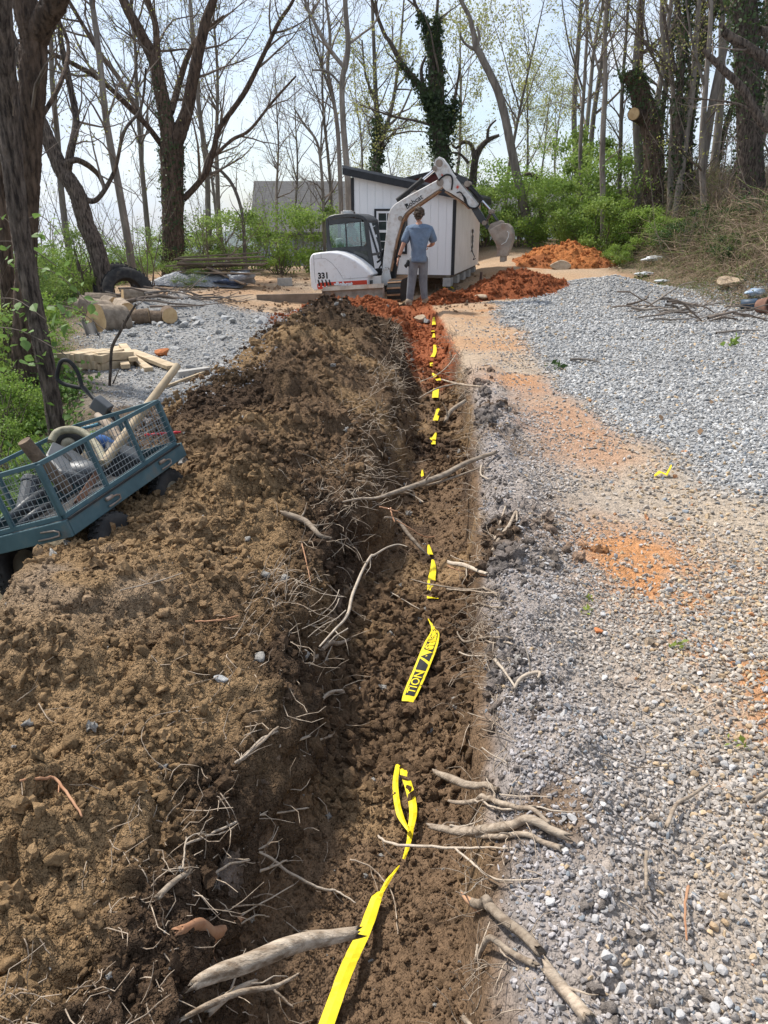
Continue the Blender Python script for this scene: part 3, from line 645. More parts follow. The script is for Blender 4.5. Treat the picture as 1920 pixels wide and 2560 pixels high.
MB().prism([(-WID - ov - .012, rf(-WID - ov, -0.03)), (ov + .11, rf(ov + .1, -0.03)), (ov + .11, rf(ov + .1, 0.125)), (-WID - ov - .012, rf(-WID - ov, 0.125))], -ov - 0.045, -ov - 0.003).build('fascia', M_black, roof)
MB().prism([(-WID - ov - .02, rf(-WID - ov, 0.128)), (ov + .12, rf(ov + .1, 0.128)), (ov + .12, rf(ov + .1, 0.185)), (-WID - ov - .02, rf(-WID - ov, 0.185))], -ov - 0.03, LEN + ov).build('drip_edge', material('drip_edge', (0.10, 0.105, 0.115), (0.15, 0.155, 0.165), rough=0.5), roof)
MB().box((ov + 0.125, LEN / 2, rf(ov + .1, 0.05)), (0.03, LEN + 2 * ov, 0.15)).build('fascia', M_black, roof)
# window, half behind the boom
wl = at(937, 522, SY + .45); wr_ = at(1010, 622, SY + .3)
wx0 = -WID + 0.57; wx1 = wx0 + 0.82; wz0, wz1 = wl.z - zb - 1.03, wl.z - zb
win = MB()
for (x0, x1, z0, z1) in ((wx0, wx1, wz1 - .05, wz1), (wx0, wx1, wz0, wz0 + .06), (wx0, wx0 + .05, wz0 + .06, wz1 - .05), (wx1 - .05, wx1, wz0 + .06, wz1 - .05)):
    win.box(((x0 + x1) / 2, -0.022, (z0 + z1) / 2), (x1 - x0, 0.04, z1 - z0))
win = win.build('window', M_black, shed)
fr = MB(); ix0, ix1, iz0, iz1 = wx0 + .05, wx1 - .05, wz0 + .06, wz1 - .05; zm = (iz0 + iz1) / 2
for (x0, x1, z0, z1) in ((ix0, ix1, iz1 - .05, iz1), (ix0, ix1, iz0, iz0 + .05), (ix0, ix0 + .05, iz0 + .05, iz1 - .05), (ix1 - .05, ix1, iz0 + .05, iz1 - .05), (ix0 + .05, ix1 - .05, zm - .03, zm + .03)):
    fr.box(((x0 + x1) / 2, -0.016, (z0 + z1) / 2), (x1 - x0, 0.032, z1 - z0))
fr.build('frame', M_white, win)
mu = MB()
for k in (1, 2): mu.box((ix0 + .05 + (ix1 - ix0 - .1) * k / 3, -0.012, zm), (0.016, 0.016, iz1 - iz0 - .1))
for z in ((iz0 + zm) / 2, (iz1 + zm) / 2): mu.box(((ix0 + ix1) / 2, -0.0125, z), (ix1 - ix0 - .1, 0.015, 0.016))
mu.build('muntin', M_white, win)
for z0, z1 in ((iz0 + .05, zm - .03), (zm + .03, iz1 - .05)):
    MB().box(((ix0 + ix1) / 2, -0.003, (z0 + z1) / 2), (ix1 - ix0 - .1, 0.005, z1 - z0)).build('pane', M_pane, win)
for k, yy in enumerate((0.15, 1.3, 2.5, 3.6, 4.8)):
    for xx in (-0.14, -WID / 2, -WID + 0.14):
        MB().box((xx, yy, -0.17), (0.2, 0.4, 0.2)).build('support_block', M_block, shed, bevel=0.01)
MB().box((-0.12, LEN / 2, -0.035), (0.10, LEN, 0.07)).build('skid', material('skid_timber', (0.12, 0.10, 0.08), (0.2, 0.17, 0.13), scale=6, rough=0.9), shed)
MB().box((-WID / 2, 0.12, -0.035), (WID - .3, 0.10, 0.07)).build('skid', MATS['skid_timber'], shed)

# dark red outbuilding behind the shed roof
M_maroon = material('maroon_boards', (0.075, 0.018, 0.018), (0.11, 0.03, 0.028), scale=5, rough=0.7, stretch=(8, 1, 0.3))
ob = at(1100, 430, 27.0)
barn = empty('outbuilding', (ob.x, 27.0, 0.3), (0, 0, R(8)), 'dark maroon outbuilding with black roof standing behind the white shed', 'building')
bh = ob.z - 0.3
gable = [(-2.3, 0), (1.0, 0), (1.0, bh - 0.35), (0.1, bh), (-2.3, bh - 0.55)]
MB().prism(gable, 0, 3.5).build('wall', M_maroon, barn)
MB().prism([(-2.5, bh - .60), (0.1, bh + .01), (1.1, bh - .39), (1.1, bh - .28), (0.1, bh + .12), (-2.5, bh - .48)], -0.2, 3.7).build('roof', M_black, barn)

# neighbouring houses
def house(x, y, z0, w, d, eave, ridge, rz, wallmat, roofmat, label, chimney=False):
    h = empty('house', (x, y, z0), (0, 0, rz), label, 'house')
    MB().box((0, 0, eave / 2), (w, d, eave)).build('wall', wallmat, h)
    MB().prism([(-d / 2, eave), (d / 2, eave), (0, ridge - .05)], -w / 2, w / 2, 'yz').build('gable', wallmat, h)
    r = MB()
    for s in (-1, 1):
        r.prism([(s * (d / 2 + .4), eave - .25), (0, ridge), (0, ridge + .14), (s * (d / 2 + .45), eave - .1)], -w / 2 - .3, w / 2 + .3, 'yz')
    r = r.build('roof', roofmat, h)
    if chimney: MB().box((w * 0.22, -d * .12, ridge - .1), (0.7, 0.6, 1.7)).build('chimney', MATS['white_siding'], r)
    for k in range(3):
        xx = -w / 2 + (k + .5) * w / 3; f = MB().box((xx, -d / 2 - .02, eave * .55), (1.0, 0.06, 1.2)).build('window', MATS['white_siding'], h)
        MB().box((xx, -d / 2 - .06, eave * .55), (0.84, 0.03, 1.04)).build('pane', M_pane, f)
    return h
M_grs = material('grey_shingle', (0.075, 0.075, 0.08), (0.15, 0.145, 0.14), scale=6, rough=0.9, bump=0.5, bscale=12, stretch=(.4, 1, 9))
M_siding = material('grey_siding', (0.34, 0.34, 0.35), (0.40, 0.40, 0.41), scale=4, rough=0.7)
hp = at(760, 453, 46.0)
house(hp.x + 0.7, 46 + 3, hp.z - 6.2, 7.4, 7.5, 3.6, 6.2, R(4), M_siding, M_grs, 'grey house whose shingle roof shows over the bushes behind the digger')
hp = at(1375, 468, 52.0)
house(hp.x, 52, hp.z - 4.3, 7, 6, 2.6, 4.2, R(-18), MATS['white_siding'], M_grs, 'white house with a chimney glimpsed through the trees beyond the clay pile', True)
# ---------------------------------------------------------------- lettering
def text_mesh(s, size=1.0, offset=0.0, shear=0.0, space=1.0):
    cu = bpy.data.curves.new('lettering', 'FONT'); cu.body = s; cu.size = size; cu.offset = offset; cu.shear = shear; cu.space_character = space; cu.resolution_u = 3
    cu.align_x = 'CENTER'; cu.align_y = 'CENTER'
    o = bpy.data.objects.new('lettering', cu); COL.objects.link(o); dg = bpy.context.evaluated_depsgraph_get(); dg.update()
    me = bpy.data.meshes.new_from_object(o.evaluated_get(dg)); v = [tuple(p.co) for p in me.vertices]; f = [tuple(q.vertices) for q in me.polygons]
    bpy.data.objects.remove(o); bpy.data.meshes.remove(me); return v, f

# ---------------------------------------------------------------- excavator
M_bw = material('digger_white', (0.72, 0.72, 0.73), (0.78, 0.78, 0.79), scale=4, rough=0.35, spec=0.5, coat=0.2, dirt=(0.42, 0.33, 0.25), dirt_amt=0.30, dirt_scale=7)
M_bg = material('boom_white', (0.55, 0.54, 0.52), (0.66, 0.65, 0.63), scale=5, rough=0.5, spec=0.4, dirt=(0.30, 0.21, 0.14), dirt_amt=0.5, dirt_scale=7)
M_cab = material('cab_black', (0.022, 0.024, 0.026), (0.04, 0.042, 0.044), scale=6, rough=0.4, spec=0.5, dirt=(0.12, 0.10, 0.085), dirt_amt=0.15, dirt_scale=5)
M_blk = material('black_rubber', (0.013, 0.013, 0.014), (0.03, 0.03, 0.03), scale=9, rough=0.7, dirt=(0.12, 0.09, 0.07), dirt_amt=0.2, dirt_scale=6)
M_redst = material('red_stripe', (0.52, 0.045, 0.02), (0.58, 0.06, 0.03), scale=5, rough=0.4)
M_steel = material('worn_steel', (0.20, 0.165, 0.135), (0.36, 0.30, 0.25), scale=5, rough=0.55, metal=0.3, bump=0.15, bscale=20, dirt=(0.24, 0.11, 0.05), dirt_amt=0.4, dirt_scale=4)
M_chrome = material('chrome_rod', (0.6, 0.6, 0.62), (0.7, 0.7, 0.7), rough=0.18, metal=1.0)
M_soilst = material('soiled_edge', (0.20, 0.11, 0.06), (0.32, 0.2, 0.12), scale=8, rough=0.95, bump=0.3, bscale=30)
M_glass = glass_mat('cab_glass', (0.62, 0.74, 0.70), 0.5)
EB = at(875.7, 774.9, 17.8); ERZ = R(-15)
ex = empty('excavator', EB, (0, 0, ERZ), 'white compact excavator with black cab, red stripe and raised digging arm', 'excavator')
EM = Matrix.Translation(EB) @ Matrix.Rotation(ERZ, 4, 'Z'); EMI = EM.inverted(); ECAM = EMI @ Vector((0, 0, CAMH))
def E(sx, sy, yl=0.0):
    d = EMI.to_3x3() @ ray(sx, sy); t = (yl - ECAM.y) / d.y; p = ECAM + d * t
    return (p.x, p.z)
def c1(x, y): return (740 + x * 0.36166, 370 + y * 0.36166)
def z1(x, y): return (760 + x * 0.18083, 500 + y * 0.18083)
def Ec(pts, yl=0.0): return [E(*c1(*p), yl) for p in pts]
def Ez(pts, yl=0.0): return [E(*z1(*p), yl) for p in pts]
NEAR = -0.74
hood_o = Ez([(135, 1262), (92, 1200), (76, 980), (72, 830), (92, 760), (130, 738), (240, 722), (350, 712), (470, 726), (590, 766), (720, 838), (830, 924), (935, 1042), (885, 1062), (885, 1195), (200, 1247)], NEAR)
MB().prism(hood_o, NEAR, -0.12).build('engine_hood', M_bw, ex, bevel=0.075, seg=4, angle=40)
rear = Ez([(135, 1262), (92, 1200), (76, 980), (72, 830), (92, 760), (135, 735), (300, 735), (330, 1250)], NEAR)
MB().prism([(x + 0.01, z - .004) for x, z in rear], -0.60, 0.72).build('counterweight', M_bw, ex, bevel=0.09, seg=4, angle=40)
def panel(name, pts, yl, th, mat, parent=ex, bevel=0): return MB().prism(pts, yl - th, yl).build(name, mat, parent, bevel=bevel)
panel('stripe', Ez([(182, 1165), (215, 1143), (868, 1106), (874, 1165), (200, 1236), (186, 1215)], NEAR), NEAR - 0.001, 0.005, M_redst)
for k, x in enumerate((192, 244, 296, 344)):
    panel('vent_slot', Ez([(x - 4, 1104), (x + 10, 1098), (x + 38, 1170), (x + 30, 1192), (x + 14, 1188)], NEAR), NEAR - 0.006, 0.004, M_blk)
for k, x in enumerate((192, 244, 296, 344)):
    pp = [(x + 30, 1192), (x + 24, 1204), (x + 8, 1198), (x + 14, 1188)]
    panel('slot_rim', Ez(pp, NEAR), NEAR - 0.006, 0.004, M_bw)
def etext(s, cxy, size, mat, name, yl, rot=0.0, **k):
    v, f = text_mesh(s, size, **k); x0, zz0 = E(*cxy, yl); ca, sa = math.cos(rot), math.sin(rot)
    return mesh_obj(name, [(x0 + a * ca - b * sa, yl, zz0 + a * sa + b * ca) for a, b, c in v], f, mat, ex)
etext('331', z1(266, 1050), 0.17, M_blk, 'model_number', NEAR - 0.004, R(3), offset=0.008)
etext('Bobcat', z1(556, 1168), 0.135, M_bw, 'brand_lettering', NEAR - 0.010, R(3), offset=0.010)
def emblem(cxy, s, yl, mat, name):
    x0, zz0 = E(*cxy, yl)
    pts = [(-1, .8), (-.55, .55), (-.2, .62), (.15, .5), (.9, 1.0), (.75, .3), (1.0, .1), (.45, -.05), (.3, -.5), (0, -.3), (-.25, -.75), (-.4, -.25), (-.95, -.1), (-.7, .25)]
    panel(name, [(x0 + a * s, zz0 + b * s * .8) for a, b in pts], yl, 0.002, mat)
emblem(z1(443, 1172), 0.055, NEAR - 0.007, M_bw, 'emblem')
# seams on the hood
seam_m = material('panel_gap', (0.12, 0.12, 0.125), rough=0.8)
def gap(pts, w=0.004, yl=NEAR - 0.001):
    q = Ez(pts, yl); m = MB()
    for a, b in zip(q[:-1], q[1:]): m.bar((a[0], yl, a[1]), (b[0], yl, b[1]), 0.004, w * 2, up=(0, 1, 0))
    m.build('panel_gap', seam_m, ex)
gap([(132, 760), (140, 900), (150, 1060), (165, 1150)]); gap([(235, 735), (238, 805), (300, 812), (380, 870), (460, 960), (515, 1045), (540, 1092), (880, 1068)]); gap([(132, 818), (236, 806)])
# deck and swing post
panel('side_deck', Ez([(880, 1062), (1075, 1045), (1075, 1200), (880, 1200)], -0.55), -0.55, 0.05, M_bg)
MB().prism(Ez([(300, 1240), (1080, 1190), (1080, 1080), (300, 1100)], -0.2), -0.5, 0.66).build('turntable_deck', M_cab, ex)
for k in range(3): panel('grille_bar', Ez([(905, 1112 + k * 26), (952, 1109 + k * 26), (952, 1130 + k * 26), (905, 1133 + k * 26)], -0.6), -0.602, 0.006, M_blk)
post = Ec([(560, 905), (600, 880), (618, 830), (640, 822), (655, 850), (668, 915), (660, 938), (625, 952), (560, 950)], -0.1)
MB().prism(post, -0.24, -0.16).build('swing_post', M_bg, ex, bevel=0.012); MB().prism(post, 0.10, 0.18).build('swing_post', M_bg, ex, bevel=0.012)
MB().prism(Ec([(555, 915), (610, 910), (610, 935), (555, 935)], -0.1), -0.2, 0.14).build('swing_pin_housing', M_blk, ex)
# cab
CN, CF = -0.14, 0.76
def cabpts(p, yl): return Ez(p, CN)
roofp = cabpts([(297, 290), (306, 255), (345, 222), (420, 200), (590, 182), (740, 192), (815, 222), (862, 262), (880, 300), (840, 296), (790, 262), (740, 246), (590, 236), (430, 252), (345, 280), (322, 300)], CN)
MB().prism(roofp, CN, CF).build('cab_roof', M_cab, ex, bevel=0.02, angle=40)
for yl0, yl1 in ((CN, CN + 0.06), (CF - 0.06, CF)):
    MB().prism(cabpts([(297, 285), (335, 285), (352, 560), (378, 672), (350, 720), (316, 718), (305, 500)], CN), yl0, yl1).build('cab_post', M_cab, ex, bevel=0.01)
    MB().prism(cabpts([(818, 255), (872, 268), (905, 520), (950, 820), (985, 1042), (945, 1042), (880, 800), (852, 640), (858, 600), (835, 400)], CN), yl0, yl1).build('cab_post', M_cab, ex, bevel=0.01)
    MB().prism(cabpts([(345, 664), (850, 634), (880, 690), (948, 1046), (840, 940), (720, 842), (590, 772), (470, 732), (345, 722)], CN), yl0 + 0.004, yl1 - 0.004).build('cab_panel', M_cab, ex)
    panel('window_band', cabpts([(322, 300), (345, 276), (590, 240), (790, 262), (800, 296), (560, 318), (340, 352)], CN), yl0 + 0.034, 0.02, M_cab)
    panel('side_window', cabpts([(335, 350), (800, 300), (850, 600), (820, 638), (378, 664)], CN), yl0 + 0.03, 0.006, M_glass)
lw = panel('lower_window', cabpts([(688, 712), (866, 700), (884, 720), (898, 890), (876, 908), (850, 902), (690, 745)], CN), CN - 0.001, 0.006, material('dark_glass', (0.02, 0.024, 0.024), (0.06, 0.065, 0.06), scale=4, rough=0.1, spec=0.6))
panel('window_mullion', cabpts([(560, 322), (578, 320), (600, 652), (580, 654)], CN), CN + 0.03, 0.012, M_cab)
panel('window_mullion', cabpts([(765, 305), (778, 303), (798, 636), (782, 640)], CN), CN + 0.03, 0.012, M_cab)
MB().prism(cabpts([(345, 690), (900, 690), (960, 1046), (700, 1046), (345, 730)], CN), CN + 0.07, CF - 0.07).build('cab_floor', M_cab, ex)
fw = [E(*z1(862, 280), CN), E(*z1(985, 1040), CN)]
mfw = MB(); mfw.add([(fw[0][0] - .02, CN + .06, fw[0][1]), (fw[0][0] - .02, CF - .06, fw[0][1]), (fw[1][0] - .03, CF - .06, fw[1][1]), (fw[1][0] - .03, CN + .06, fw[1][1])], [(0, 1, 2, 3)]); mfw.build('windscreen', M_glass, ex)
for t_ in (0.02, 0.62, 0.98):
    q = [fw[0][0] - .01 + (fw[1][0] - fw[0][0]) * t_, fw[0][1] + (fw[1][1] - fw[0][1]) * t_]
    MB().bar((q[0], CN + .05, q[1]), (q[0], CF - .05, q[1]), 0.04, 0.05).build('windscreen_bar', M_cab, ex)
bx = E(*z1(590, 165), 0.2); bb = MB(); bb.cyl((bx[0], 0.25, bx[1] - .05), (bx[0], 0.25, bx[1] + .012), 0.15, 18); bb.cyl((bx[0], 0.25, bx[1] + .012), (bx[0], 0.25, bx[1] + .035), 0.10, 18)
bb.build('roof_vent', M_bg, ex)
# seat
sx_ = E(*z1(495, 580), 0.25)
MB().box((sx_[0] - 0.02, 0.3, sx_[1] - .05), (0.12, 0.30, 0.26)).build('headrest', material('grey_vinyl', (0.5, 0.5, 0.5), (0.6, 0.6, 0.6), rough=0.5), ex, bevel=0.04)
MB().box((sx_[0] - 0.02, 0.3, sx_[1] - .45), (0.14, 0.48, 0.6)).build('seat_back', M_cab, ex, bevel=0.04); MB().box((sx_[0] + 0.25, 0.3, sx_[1] - .72), (0.5, 0.48, 0.13)).build('seat', M_cab, ex, bevel=0.04)
# boom
boom = Ec([(604, 850), (612, 760), (640, 520), (648, 460), (660, 424), (690, 390), (760, 345), (985, 222), (1006, 220), (1022, 245), (1018, 272), (990, 292), (800, 420), (764, 452), (748, 482), (735, 520), (700, 640), (660, 850), (640, 872), (615, 868)], -0.04)
bo = MB().prism(boom, -0.16, 0.09).build('boom', M_bg, ex, bevel=0.015, angle=30)
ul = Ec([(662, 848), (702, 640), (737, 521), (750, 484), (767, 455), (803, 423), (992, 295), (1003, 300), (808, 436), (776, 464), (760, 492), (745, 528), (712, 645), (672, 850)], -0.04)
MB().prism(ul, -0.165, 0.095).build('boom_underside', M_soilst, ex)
etext('Bobcat', c1(815, 372), 0.15, M_blk, 'brand_lettering', -0.166, R(31), offset=0.002)
emblem(c1(762, 394), 0.045, -0.163, M_blk, 'emblem')
def pin(cx, cy, r, y0=-0.20, y1=0.13, mat=None, n=14):
    x, z = E(*c1(cx, cy), -0.04); MB().cyl((x, y0, z), (x, y1, z), r, n).build('pivot_pin', mat or M_steel, ex)
def ram(a, b, cut, r, yl=-0.03, barrel=None):
    x0, zz0 = E(*c1(*a), yl); x1, zz1 = E(*c1(*b), yl); cx_, cz_ = x0 + (x1 - x0) * cut, zz0 + (zz1 - zz0) * cut
    o = MB().cyl((x0, yl, zz0), (cx_, yl, cz_), r, 14).build('hydraulic_ram', barrel or M_blk, ex)
    MB().cyl((cx_, yl, cz_), (x1, yl, zz1), r * 0.5, 10).build('ram_rod', M_chrome, o); MB().cyl((x0 + (x1 - x0) * (cut - .06), yl, zz0 + (zz1 - zz0) * (cut - .06)), (cx_, yl, cz_), r * 1.15, 14).build('ram_collar', barrel or M_blk, o)
ram((700, 365), (958, 152), 0.70, 0.055, -0.03)
ram((668, 930), (735, 498), 0.86, 0.06, -0.04)
MB().bar(*[(E(*c1(*q), -0.04)[0], -0.04, E(*c1(*q), -0.04)[1]) for q in ((668, 900), (742, 505))], 0.13, 0.10).build('ram_guard', M_cab, ex, bevel=0.01)
arm = Ec([(975, 110), (982, 75), (998, 62), (1016, 70), (1052, 118), (1080, 170), (1230, 350), (1258, 385), (1244, 412), (1205, 412), (1180, 380), (1085, 318), (1040, 295), (1012, 262), (985, 200), (958, 150)], -0.04)
MB().prism(arm, -0.17, 0.10).build('arm', M_bg, ex, bevel=0.014, angle=30)
MB().prism(Ec([(1195, 385), (1235, 360), (1262, 395), (1245, 418), (1212, 420)], -0.04), -0.18, 0.11).build('arm_collar', M_bg, ex, bevel=0.01)
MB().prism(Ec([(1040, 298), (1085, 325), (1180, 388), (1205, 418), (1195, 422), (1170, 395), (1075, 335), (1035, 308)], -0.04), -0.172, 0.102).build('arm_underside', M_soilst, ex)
MB().prism(Ec([(1210, 415), (1250, 395), (1300, 470), (1345, 560), (1318, 560), (1295, 528), (1268, 512)], -0.04), -0.11, 0.04).build('inner_arm', M_cab, ex, bevel=0.008)
MB().prism(Ec([(1112, 205), (1125, 188), (1185, 205), (1190, 250), (1175, 262), (1130, 230)], 0.0), -0.12, 0.06).build('ram_bracket', M_cab, ex, bevel=0.006)
ram((1180, 245), (1352, 438), 0.62, 0.05, -0.03)
for a, b in (((1308, 520), (1350, 440)), ((1350, 440), (1395, 505))):
    p0 = E(*c1(*a), -0.04); p1 = E(*c1(*b), -0.04)
    for yl in (-0.15, 0.07): MB().bar((p0[0], yl, p0[1]), (p1[0], yl, p1[1]), 0.025, 0.10, up=(0, 1, 0)).build('linkage', M_cab, ex, bevel=0.008)
for q in ((1000, 108, .075), (968, 145, .05), (1005, 240, .075), (732, 486, .05), (638, 838, .055), (655, 922, .045), (1308, 518, .05), (1352, 440, .05), (1190, 250, .06)): pin(*q)
for q in ((985, 110), ): 
    x, z = E(*c1(1000, 108), -0.04); MB().cyl((x, -0.185, z), (x, -0.176, z), 0.11, 18).build('pin_plate', M_bg, ex)
def estar(cx, cy, s):
    x0, zz0 = E(*c1(cx, cy), -0.17); pts = []
    for k in range(16):
        a = k * math.pi / 8; r = (s if k % 2 == 0 else s * .35) * (1 if k % 4 == 0 else .8); pts.append((x0 + r * math.cos(a), zz0 + r * math.sin(a)))
    panel('star_mark', pts, -0.171, 0.002, M_redst)
estar(1117, 270, 0.062); estar(1010, 187, 0.035)
def hose(pts, r=0.018, yl=-0.2):
    q = [(*E(*c1(a, b), yl),) for a, b in pts]; dense = []
    for k in range(len(q) - 1):
        p0, p1, p2, p3 = q[max(k - 1, 0)], q[k], q[k + 1], q[min(k + 2, len(q) - 1)]
        for j in range(5):
            t = j / 5; dense.append(tuple(0.5 * ((2 * p1[i]) + (-p0[i] + p2[i]) * t + (2 * p0[i] - 5 * p1[i] + 4 * p2[i] - p3[i]) * t * t + (-p0[i] + 3 * p1[i] - 3 * p2[i] + p3[i]) * t ** 3) for i in (0, 1)))
    dense.append(q[-1]); MB().tube([(a, yl, b) for a, b in dense], r, 7).build('hose', M_blk, ex, smooth=True)
hose([(985, 225), (1005, 205), (1035, 186), (1068, 190), (1082, 220), (1078, 265), (1074, 290)])
hose([(1150, 325), (1170, 350), (1185, 395), (1215, 415), (1250, 412), (1268, 385), (1262, 345), (1235, 310), (1195, 272)]); hose([(1110, 310), (1135, 305), (1155, 330), (1165, 365), (1180, 390)], 0.012)
hose([(560, 790), (585, 770), (595, 720), (612, 700)], 0.022, -0.1); hose([(575, 830), (605, 770), (600, 720), (618, 690)], 0.018, -0.05); hose([(690, 700), (680, 760), (690, 830), (672, 890)], 0.012, -0.18)
# bucket: two side plates joined by a curved back
bk = Ec([(1340, 568), (1382, 545), (1435, 520), (1468, 524), (1492, 548), (1505, 590), (1502, 640), (1486, 690), (1462, 742), (1395, 746), (1400, 705), (1390, 660), (1368, 620)], -0.04)
bkt = MB()
for yl in (-0.30, 0.22): bkt.prism(bk, yl - 0.012, yl + 0.012)
back = bk[2:9]
for a, b in zip(back[:-1], back[1:]): bkt.bar((a[0], -0.04, a[1]), (b[0], -0.04, b[1]), 0.52, 0.03, up=(0, 1, 0)) if False else bkt.add([(a[0], -0.30, a[1]), (b[0], -0.30, b[1]), (b[0], 0.22, b[1]), (a[0], 0.22, a[1]), (a[0] - .02, -0.30, a[1] - .02), (b[0] - .02, -0.30, b[1] - .02), (b[0] - .02, 0.22, b[1] - .02), (a[0] - .02, 0.22, a[1] - .02)], [(0, 1, 2, 3), (7, 6, 5, 4), (0, 4, 5, 1), (3, 2, 6, 7)])
bkt = bkt.build('bucket', M_steel, ex, bevel=0.005)
for k in range(4):
    a, b = bk[8], bk[9]; yl = -0.25 + k * 0.14; t = 0.4
    cx_, cz_ = a[0] + (b[0] - a[0]) * t, a[1] + (b[1] - a[1]) * t
    MB().box((cx_, yl, cz_ - .05), (0.10, 0.05, 0.14), taper=1.0).build('bucket_tooth', M_steel, bkt, bevel=0.008)
MB().prism(Ec([(1330, 560), (1345, 525), (1385, 508), (1425, 500), (1442, 515), (1430, 530), (1385, 545), (1345, 575)], -0.04), -0.14, 0.06).build('bucket_ear', M_steel, ex, bevel=0.01)
rib = MB(); q = Ec([(1420, 668), (1450, 650), (1468, 615), (1472, 585), (1458, 575)], -0.31)
rib.tube([(a, -0.315, b) for a, b in q], 0.008, 5); rib.build('weld_bead', M_bg, bkt)
# undercarriage, turned so that the blade faces us
bl0 = at(*c1(182, 1074), 16.75); bl1 = at(*c1(603, 1050), 16.5); bt0 = at(*c1(182, 990), 16.75); bt1 = at(*c1(603, 955), 16.5)
def L(p): return EMI @ Vector(p)
xb = (bl1 - bl0).normalized(); zb_ = (bt0 - bl0).normalized(); yb = Vector((-xb.y, xb.x, 0)).normalized(); wdt = (bl1 - bl0).length; hgt = (bt0 - bl0).length
blm = MB(); prof = [(0.0, 0.0), (0.05, 0.10), (0.06, 0.22), (0.04, 0.33), (0.0, hgt), (0.02, hgt + .005), (0.06, 0.34), (0.085, 0.22), (0.075, 0.10), (0.02, -.005)]
n_ = len(prof)
for x in (0, wdt): blm.v += [tuple(L(bl0 + xb * x + yb * a + zb_ * b)) for a, b in prof]
blm.f += [(i, (i + 1) % n_, n_ + (i + 1) % n_, n_ + i) for i in range(n_)] + [tuple(range(n_)), tuple(range(2 * n_ - 1, n_ - 1, -1))]
blade = blm.build('dozer_blade', M_steel, ex)
for x in (0.004, wdt - .004):
    m = MB(); m.v = [tuple(L(bl0 + xb * (x + dx) + yb * a + zb_ * b)) for dx in (-.012, .012) for a, b in ((-.015, -.01), (0.11, 0.0), (.11, hgt * .8), (-.015, hgt + .012))]
    m.f = [(0, 1, 2, 3), (7, 6, 5, 4), (0, 4, 5, 1), (1, 5, 6, 2), (2, 6, 7, 3), (3, 7, 4, 0)]; m.build('end_plate', M_steel, blade)
def track(off, name='track'):
    o0 = bl0 + xb * off + yb * 0.30 - Vector((0, 0, 0.10)); ln = 1.85; hh = 0.46; r = hh / 2; pts = []
    for k in range(9): a = math.pi / 2 + math.pi * k / 8; pts.append((r + r * math.cos(a), r + r * math.sin(a)))
    for k in range(9): a = -math.pi / 2 + math.pi * k / 8; pts.append((ln - r + r * math.cos(a), r + r * math.sin(a)))
    m = MB(); n = len(pts)
    for w in (0, 0.30): m.v += [tuple(L(o0 + xb * w + yb * a + Vector((0, 0, b)))) for a, b in pts]
    m.f = [tuple(range(n)), tuple(range(2 * n - 1, n - 1, -1))] + [((i + 1) % n, i, n + i, n + (i + 1) % n) for i in range(n)]
    t = m.build(name, M_blk, ex); per = []
    for k in range(30):
        u = k / 30 * (2 * (ln - 2 * r) + 2 * math.pi * r); s1 = ln - 2 * r
        if u < s1: a, b, an = r + u, hh, 0
        elif u < s1 + math.pi * r: q = (u - s1) / r; a, b, an = ln - r + r * math.sin(q), r + r * math.cos(q), -q
        elif u < 2 * s1 + math.pi * r: a, b, an = ln - r - (u - s1 - math.pi * r), 0, 0
        else: q = (u - 2 * s1 - math.pi * r) / r; a, b, an = r - r * math.sin(q), r - r * math.cos(q), -q
        c = L(o0 + xb * .15 + yb * a + Vector((0, 0, b))); 
        m2 = (EMI.to_3x3() @ Matrix((xb, yb, Vector((0, 0, 1)))).transposed()) @ Matrix.Rotation(an, 3, 'X')
        per.append(MB().box(c, (0.30, 0.035, 0.03), m2))
    allm = MB()
    for p in per: allm.add(p.v, p.f)
    allm.build('track_lugs', M_soilst, t)
track(0.02); track(wdt + 0.02)
for off in (0.35, wdt - 0.35):
    a = bl0 + xb * off + yb * .08 + zb_ * .15; b = a + yb * 1.0 + Vector((0, 0, .05)); MB().bar(L(a), L(b), 0.09, 0.12).build('blade_arm', M_cab, ex)
cc = bl0 + xb * wdt / 2 + yb * 1.2; MB().cyl(L(cc + Vector((0, 0, .25))), L(cc + Vector((0, 0, .62))), 0.42, 20).build('swing_bearing', M_blk, ex)
MB().box(L(cc + Vector((0, 0, .22))), (0.9, 0.9, 0.25)).build('undercarriage_frame', M_blk, ex)
# ---------------------------------------------------------------- people
def skin_mesh(joints, bones, root, sub=2):
    names = list(joints); me = bpy.data.meshes.new('skin'); me.from_pydata([joints[n][0] for n in names], [(names.index(a), names.index(b)) for a, b in bones], [])
    o = bpy.data.objects.new('skin', me); COL.objects.link(o); md = o.modifiers.new('s', 'SKIN'); md.use_smooth_shade = True
    if not me.skin_vertices: bpy.context.view_layer.objects.active = o
    sl = me.skin_vertices[0].data
    for i, n in enumerate(names):
        r = joints[n][1]; sl[i].radius = r if isinstance(r, tuple) else (r, r); sl[i].use_root = (n == root)
    ss = o.modifiers.new('u', 'SUBSURF'); ss.levels = sub; ss.render_levels = sub
    dg = bpy.context.evaluated_depsgraph_get(); dg.update(); ev = bpy.data.meshes.new_from_object(o.evaluated_get(dg))
    v = [tuple(p.co) for p in ev.vertices]; f = [tuple(q.vertices) for q in ev.polygons]
    bpy.data.objects.remove(o); bpy.data.meshes.remove(ev); return v, f
def skin_part(name, parts, mat, parent):
    m = MB()
    for v, f in parts: m.add(v, f)
    return m.build(name, mat, parent, smooth=True)
